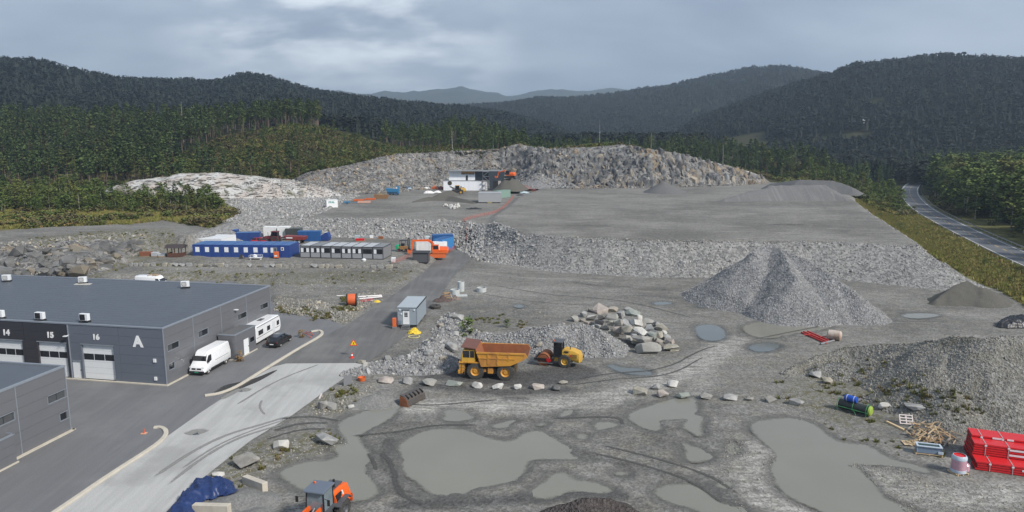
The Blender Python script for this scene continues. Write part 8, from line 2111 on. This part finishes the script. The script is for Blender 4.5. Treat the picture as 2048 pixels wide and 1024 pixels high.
MB().lathe([(.56, 0), (.60, .1), (.58, .42), (.60, .5), (.565, .86), (.585, .95), (.575, 1.30), (.52, 1.45), (.46, 1.47)], (0, 0, 0), (0, 0, 1), 28).build('film', M_WRAP, T, smooth=True); MB().lathe([(.565, .0), (.61, .02), (.605, .26), (.565, .28)], (0, 0, 0), (0, 0, 1), 28).lathe([(.58, 1.12), (.60, 1.15), (.59, 1.35), (.50, 1.475), (.46, 1.48)], (0, 0, 0), (0, 0, 1), 28).build('film_band', M_FILM, T, smooth=True)
MB().lathe([(0, 1.40), (.47, 1.40), (.47, 1.455)], (0, 0, 0), (0, 0, 1), 24).build('coil', M_RED, T)
T2 = MB().lathe([(0, 0), (.38, 0), (.4, .5), (.3, .62), (0, .62)], (0, 0, 0), (0, 0, 1), 20).build('wrapped_coil', M_WRAP, smooth=True); T2.location = (p.x + .85, p.y + 1.0, .0); tag(T2, 'smaller pink wrapped coil squeezed between pallet and red bundles', 'hose coil')

# rusty tank on its red frame, black tarpaulin
p = at(1672, 682); T = thing('tank', 'rusty white steel tank lying at the head of the gravel heap', 'tank', (p.x, p.y + .6, p.z), R(-32)); M_TANK = mat('rusty_white_tank', (.50, .44, .38), .7, var=.15, scale=1, dirt=.8, dirtcol=(.24, .09, .04))
MB().lathe([(0, -.95), (.45, -.92), (.68, -.75), (.70, 0), (.68, .75), (.45, .92), (0, .95)], (0, 0, .68), (1, 0, 0), 28).build('shell', M_TANK, T, smooth=True)
T = thing('beam_bundle', 'bundle of red steel beams lying left of the rusty tank', 'steel frame', tuple(at(1632, 676))); A, B = at(1606, 666), at(1656, 688); M_RST = mat('red_steel', (.42, .035, .03), .5, var=.12); dd = B - A
for k in range(4):
    o = MB().cb(0, 0, .12, dd.length * (1 - .06 * k), .14, .18).build('beam', M_RST, T); o.location = (-.1 + .3 * k - .4, .25 * k - .3, .02 + .1 * (k % 2)); o.rotation_euler = (0, 0, math.atan2(dd.y, dd.x))
for k, (x, y) in enumerate(((-.9, .6), (.9, -.5))): o = MB().cb(0, 0, .3, .1, 1.3, .1).build('cross_beam', M_RST, T); o.location = (x, y, .05); o.rotation_euler = (0, 0, math.atan2(dd.y, dd.x))
A, B = at(1641, 690), at(1668, 683); o = MB().cyl((0, 0, .15), ((B - A).x, (B - A).y, .15), .14, n=12).build('pipe', M_GREYC); o.location = A; tag(o, 'short grey pipe below the red steel beams', 'pipe')
def tarp(label, outline, z0, hmax, m, seed, freq=1.0, name='tarpaulin'):
    """loose sheet with folds over an outline"""
    P = smooth_poly(poly(outline, z0), 2); lo, hi = P.min(0) - .2, P.max(0) + .2; xs, ys = np.arange(lo[0], hi[0], .09), np.arange(lo[1], hi[1], .09); X, Y = np.meshgrid(xs, ys)
    s = sdf(X, Y, P) + fbm(X, Y, .7, 3, seed) * .18
    rid = 1 - np.abs(fbm(X + Y * .6, Y * .5 - X * .2, .9 / freq, 4, seed + 1)); rid2 = 1 - np.abs(fbm(X, Y, .45 / freq, 3, seed + 5))
    Z = z0 + np.clip(s, 0, 1.2) ** .6 * hmax * .6 + rid ** 3 * .34 * sst(s, 0, .4) + rid2 ** 3 * .14 * sst(s, 0, .3)
    base = gtop(X, Y); Z = np.maximum(Z, base + .03 + rid2 ** 2 * .1)
    co, q = grid_mesh(name, xs, ys, Z, s > 0); me, _ = np_mesh(name, co, q, True); me.materials.append(m); o = bpy.data.objects.new(name, me); C.objects.link(o); return tag(o, label, 'tarpaulin')
tarp('black tarpaulin heap at the right edge behind the gravel heap', [(1986, 655), (2000, 645), (2015, 640), (2060, 640), (2090, 655), (2030, 658)], 0, 1.3, mat('black_sheet', (.022, .022, .026), .4), 91)
bt = tarp('crumpled dark blue tarpaulin over sand at the bottom left', [(330, 1040), (345, 1012), (372, 985), (385, 968), (398, 962), (430, 960), (462, 960), (468, 975), (476, 990), (462, 998), (440, 990), (430, 998), (412, 998), (395, 1012), (388, 1032), (380, 1050)], .15, .75, mat('navy_tarpaulin', (.013, .032, .115), .42, var=.35, scale=2), 95, .9)
for px, py in ((371, 1007), (386, 1004)):
    pp = att(px, py); o = MB().bx(-.16, .16, -.05, .05, 0, .02).build('paper_label', M_WHITE, None); o.location = (pp.x, pp.y, pp.z + .62); o.rotation_euler = (.2, .1, .3); tag(o, ('left' if px < 380 else 'right') + ' white paper scrap lying on the blue tarpaulin', 'label')
# concrete bunker blocks by the tarpaulin
for lb, a, b in (('pale concrete block at the upper right of the sand bay', (490, 964), (531, 985)), ('pale concrete block at the bottom edge of the sand bay', (388, 1022), (460, 1030))):
    A, B = Vector((*U(*a), 0)), Vector((*U(*b), 0)); d = B - A; o = MB().prism([(0, 0), (d.length, 0), (d.length, .85), (0, .6)], 'y', -.25, .25).build('concrete_block', M_CONC, bevel=.03); o.location = A; o.rotation_euler = (0, 0, math.atan2(d.y, d.x)); tag(o, lb, 'concrete block')
boulder('flat pale stone in the grass left of the tarpaulin', 434, 955, 20, 12, 'pale', 'boulders on the road verge')

# dry bushes by the shed and kerb, red bent pipe
M_DRY = leaf_mat('dry_bush', (.22, .14, .06), (.30, .19, .08), (.25, .13, .06), 1.5)
for lb, px, py, s in (('dry brown bush at the corner of the small shed', 479, 722, .75), ('dry brown bush beside red pipes inside the kerb hook', 604, 674, .7)):
    p = at(px, py); T = thing('dry_bush', lb, 'bush', tuple(p)); 
    for nm, me in (('foliage', leafy_crown(700 + px, 1.7, .6, .02, 12, .16, 16, M_DRY)), ('stem', trunk_mesh('stem', 1.0, .03, M_BIRCH, 701 + px, .1, branches=6, spread=.5))): o = bpy.data.objects.new(nm, me); C.objects.link(o); o.parent = T
    T.scale = (s,) * 3
for k, (a, b) in enumerate((((609, 667), (622, 677)), ((612, 665), (627, 672)))):
    A, B = at(*a), at(*b); o = MB().tube([(0, 0, .1), ((B - A).x * .6, (B - A).y * .6, .3), ((B - A).x, (B - A).y, .1)], .05, 8).build('pipe', mat('red_hose', (.55, .07, .03), .5)); o.location = A; tag(o, ('lower' if k == 0 else 'upper') + ' bent red pipe beside the dry bush in the kerb hook', 'pipe')
p = att(936, 668); 
for i, (px, py, s) in enumerate(((936, 672, 1.0), (1015, 655, .5))):
    p = att(px, py); T = thing('shrub', ['leafy green bush in the rubble left of the dump truck canopy', 'tiny green bush on the rubble crest behind the roller'][i], 'bush', tuple(p)); 
    for nm, me in (('foliage', SHRU.meshes[i][1]), ('stem', SHRU.meshes[i][0])): o = bpy.data.objects.new(nm, me); C.objects.link(o); o.parent = T
    T.scale = (s,) * 3

# --- small things round the cabins
p = at(354, 513); T = thing('gazebo', 'small brown wooden gazebo left of the blue cabins', 'gazebo', tuple(p), R(3)); M_BRW = mat('brown_wood', (.10, .045, .03), .7, var=.25)
for x in (-1.5, 0, 1.5):
    for y in (-1.2, 1.2): MB().bx(x - .08, x + .08, y - .08, y + .08, 0, 2.1).build('post', M_BRW, T)
MB().bx(-1.5, 1.5, -1.24, -1.16, .1, .95).bx(-1.54, -1.46, -1.2, 1.2, .1, .95).bx(1.46, 1.54, -1.2, 1.2, .1, .95).build('parapet', M_BRW, T); MB().prism([(-1.7, 2.1), (1.7, 2.1), (0, 2.8)], 'x', -2.0, 2.0).build('roof', mat('dark_shingle', (.045, .035, .035), .8), T)
p = at(843, 524); T = thing('storage_shed', 'dark grey lidded storage shed in front of the orange excavator', 'shed', tuple(p), R(-3)); MB().bx(-1.65, 1.65, -1.1, 1.1, .05, 2.1).build('wall', mat('dark_cladding', (.075, .078, .085), .6, var=.15, stretch=(6, 1, .2)), T); MB().prism([(-1.3, 2.1), (1.3, 2.2), (1.3, 2.32), (-1.3, 2.2)], 'x', -1.85, 1.85).build('roof', mat('near_black_roof', (.03, .032, .035), .6), T)
fr = MB()
for x in (-1.68, 1.6): fr.bx(x, x + .08, -1.14, -1.1, 0, 2.1)
fr.bx(-1.68, 1.68, -1.14, -1.1, 0, .08).build('frame', M_BLACK, T)
p = at(553, 517); T = thing('heater', 'orange fuel heater standing at the blue cabin door', 'heater', tuple(p)); MB().bx(-.5, .5, -.4, .4, .15, 1.5).build('case', M_ORD, T, bevel=.06); MB().bx(-.3, .3, -.42, -.40, .5, .8).build('plate', M_WHITE, T); MB().bx(-.45, .45, -.35, .35, 0, .15).build('feet', M_BLACK, T)
p = at(512, 519); T = thing('handcart', 'white framed cart with sacks in front of the blue cabins', 'cart', tuple(p)); MB().bx(-1.3, 1.3, -.5, .5, .4, .5).tube([(-1.3, -.5, .5), (-1.3, -.5, 1.0), (1.3, -.5, 1.0), (1.3, -.5, .5)], .03).tube([(-1.3, .5, .5), (-1.3, .5, 1.0), (1.3, .5, 1.0), (1.3, .5, .5)], .03).bx(-1.1, -1, -.4, .4, 0, .4).bx(1, 1.1, -.4, .4, 0, .4).build('frame', M_WHITE, T); MB().lathe([(0, 0), (.5, .05), (.45, .5), (0, .7)], (-.2, 0, .5), (0, 0, 1), 12).build('sack', M_WHITE, T)
crumple('equipment', 'dark small equipment in front of a blue cabin window', 'equipment', 484, 517, 1.2, .8, 1.3, M_DSTEEL, 85)
p = at(787, 524); o = MB().prism([(-.38, 0), (.38, 0), (.45, 1.0), (-.45, 1.0)], 'y', -.4, .4).build('bin', M_WHITE, bevel=.04); o.location = p; tag(o, 'white bin at the right end of the grey cabins', 'bin')
o = MB().lathe([(0, 0), (.4, .0), (.5, .35), (.2, .55), (0, .55)], (0, 0, 0), (0, 0, 1), 16).build('bucket', M_WHITE, smooth=True); o.location = at(728, 522); tag(o, 'small white tub in front of the grey cabins', 'tub')
for lb, px, py, w, d_, h, m in (('reddish brown timber pile left of the gazebo', 293, 512, 2.6, 1.2, 1.0, mat('red_timber', (.20, .075, .04), .8, var=.3)), ('grey block pallet left of the gazebo', 311, 513, 1.4, 1.1, 1.0, M_LROOF), ('second grey block pallet next to the gazebo', 325, 513, 1.6, 1.1, .7, M_LROOF),
                                 ('pale blue tank box at the foot of the rubble slope', 715, 478, 1.3, 1.0, 1.0, mat('pale_tank', (.38, .45, .46), .5)), ('grey covered stack at the foot of the rubble slope', 730, 478, 2.6, 1.2, .6, mat('stack_grey', (.22, .24, .24), .7)), ('white box at the foot of the rubble slope', 743, 477, .9, .8, .8, M_WHITE),
                                 ('rusty box at the foot of the rubble slope', 762, 478, 1.2, .8, .7, M_RUST), ('red stacked goods behind the grey cabins', 720, 482, 2.2, 1.0, .7, M_CARR), ('white cube tank behind the long blue container', 856, 487, 1.2, 1.2, 1.9, mat('cube_tank_white', (.56, .62, .63), .5)), ('yellow machine top behind the bright blue container', 632, 468, 1.5, 1.2, 1.6, M_STRAP)):
    p = at(px, py); T = thing('goods_stack', lb, 'goods', tuple(p), R(random.uniform(-8, 8))); MB().bx(-w / 2, w / 2, -d_ / 2, d_ / 2, .12, h).build('load', m, T, bevel=.05); MB().bx(-w / 2 - .03, w / 2 + .03, -d_ / 2, d_ / 2, 0, .12).build('pallet', M_WOOD, T)

# --- upper terrace odds and ends
for lb, px, py, w, d_, h, m in (('orange crate left of the unfinished building', 869, 378, 2.6, 1.6, 2.0, M_ORD), ('left white sack pile before the unfinished building', 858, 386, 3.4, 2.4, 1.3, M_PIPW), ('right white sack pile before the unfinished building', 875, 385, 2.6, 2.0, 1.2, M_PIPW), ('long white bundle at the back of the terrace', 852, 377, 3.0, 1.6, .9, M_PIPW), ('brown boards at the back of the terrace', 842, 378, 2.6, 1.4, .6, M_WOOD), ('dark red stack beside the unfinished building', 883, 379, 2.2, 1.6, 2.0, M_MAR),
                                 ('black mat heap lying on the terrace', 948, 418, 4.0, 1.2, .6, M_BLACK), ('pale wrapped rolls near the plateau edge', 1048, 386, 3.4, 1.8, 1.2, mat('pale_teal_wrap', (.38, .47, .50), .5)), ('dark rolls left of the pale wrapped rolls', 1040, 391, 2.2, 1.4, 1.0, M_DGREY)):
    p = att(px, py); T = crumple('goods_heap', lb, 'goods', px, py, w * 1.3, d_ * 1.8, h, m, int(px), 14)
for i, (px, py, w) in enumerate(((717, 402, 3.6), (740, 400, 4.0), (728, 406, 4.4))):
    p = att(px, py); T = thing('barrier_stack', ['left orange barrier stack on the upper terrace', 'right orange barrier stack on the upper terrace', 'low pale orange barrier stack in front of the others'][i], 'barriers', tuple(p), R(8)); 
    for k in range(3): MB().bx(-w / 2 + .1 * k, w / 2, -.5, .5, .05 + .22 * k, .22 + .22 * k).build('barrier', M_ORD if i < 2 else mat('pale_orange_barrier', (.62, .38, .30), .6), T)
p = att(694, 408); T = thing('cart', 'small blue trailer cart on the upper terrace', 'cart', tuple(p), R(10)); MB().bx(-1.2, 1.0, -.6, .6, .45, .9).bx(1.0, 3.5, -.05, .05, .45, .55).build('tub', M_TEAL, T)
for y in (.65, -.65): wheel(T, 0, y, .4, .2, M_TEAL)
for i in range(14):
    q = Vector(U(random.uniform(885, 925), random.uniform(411, 419), ZT)); 
    me = boulder_mesh(1700 + i, random.uniform(.9, 1.8), random.uniform(.8, 1.4), random.uniform(.7, 1.4), .5); me.materials.append(RK['pale']); o = bpy.data.objects.new('boulder', me); C.objects.link(o); o.location = (q.x, q.y, ZT - .1); o.rotation_euler = (0, 0, random.uniform(0, 6)); tag(o, 'pale rock in the small heap before the spoil on the terrace', 'boulder', 'small heap of pale rocks on the terrace')

# orange safety fence down from the terrace to the road
M_FEN = mat('orange_netting', (.46, .13, .10), .6, var=.3, scale=2)
def net(label, pts, h=.75):
    P = [att(*p) for p in pts]; D = [P[0]]
    for a, b in zip(P[:-1], P[1:]):
        n = max(1, int((b - a).length / 2.2))
        for k in range(1, n + 1): q = a.lerp(b, k / n); D.append(Vector((q.x, q.y, top(q.x, q.y))))
    T = thing('safety_fence', label, 'safety fence', tuple(D[0])); o0 = D[0]
    pm = MB().bx(-.04, .04, -.04, .04, 0, h + .15).mesh('post'); pm.materials.append(M_FEN)
    for q in D: o = bpy.data.objects.new('post', pm); C.objects.link(o); o.parent = T; o.location = q - o0
    m = MB()
    for a, b in zip(D[:-1], D[1:]):
        a, b = a - o0, b - o0; sg = .12 * random.random()
        for k in range(4): z = .10 + k * (h - .1) / 3; m.add([(a.x, a.y, a.z + z), (b.x, b.y, b.z + z - sg), (b.x, b.y, b.z + z + .06 - sg), (a.x, a.y, a.z + z + .06)], [(0, 1, 2, 3)])
    m.build('netting', M_FEN, T)
net('orange safety netting running from the road up past the grey container', [(932, 481), (935, 466), (929, 452), (926, 443), (940, 438), (960, 433), (985, 428), (1002, 420), (1014, 410), (1026, 396)])
net('short orange safety netting at the road edge by the containers', [(786, 527), (812, 518), (822, 512)], .8); net('orange safety netting beside the light blue container', [(880, 513), (895, 507), (910, 498)], .8); net('orange safety netting near the foot of the quarry', [(1050, 380), (1062, 381), (1072, 383)], 1.0)
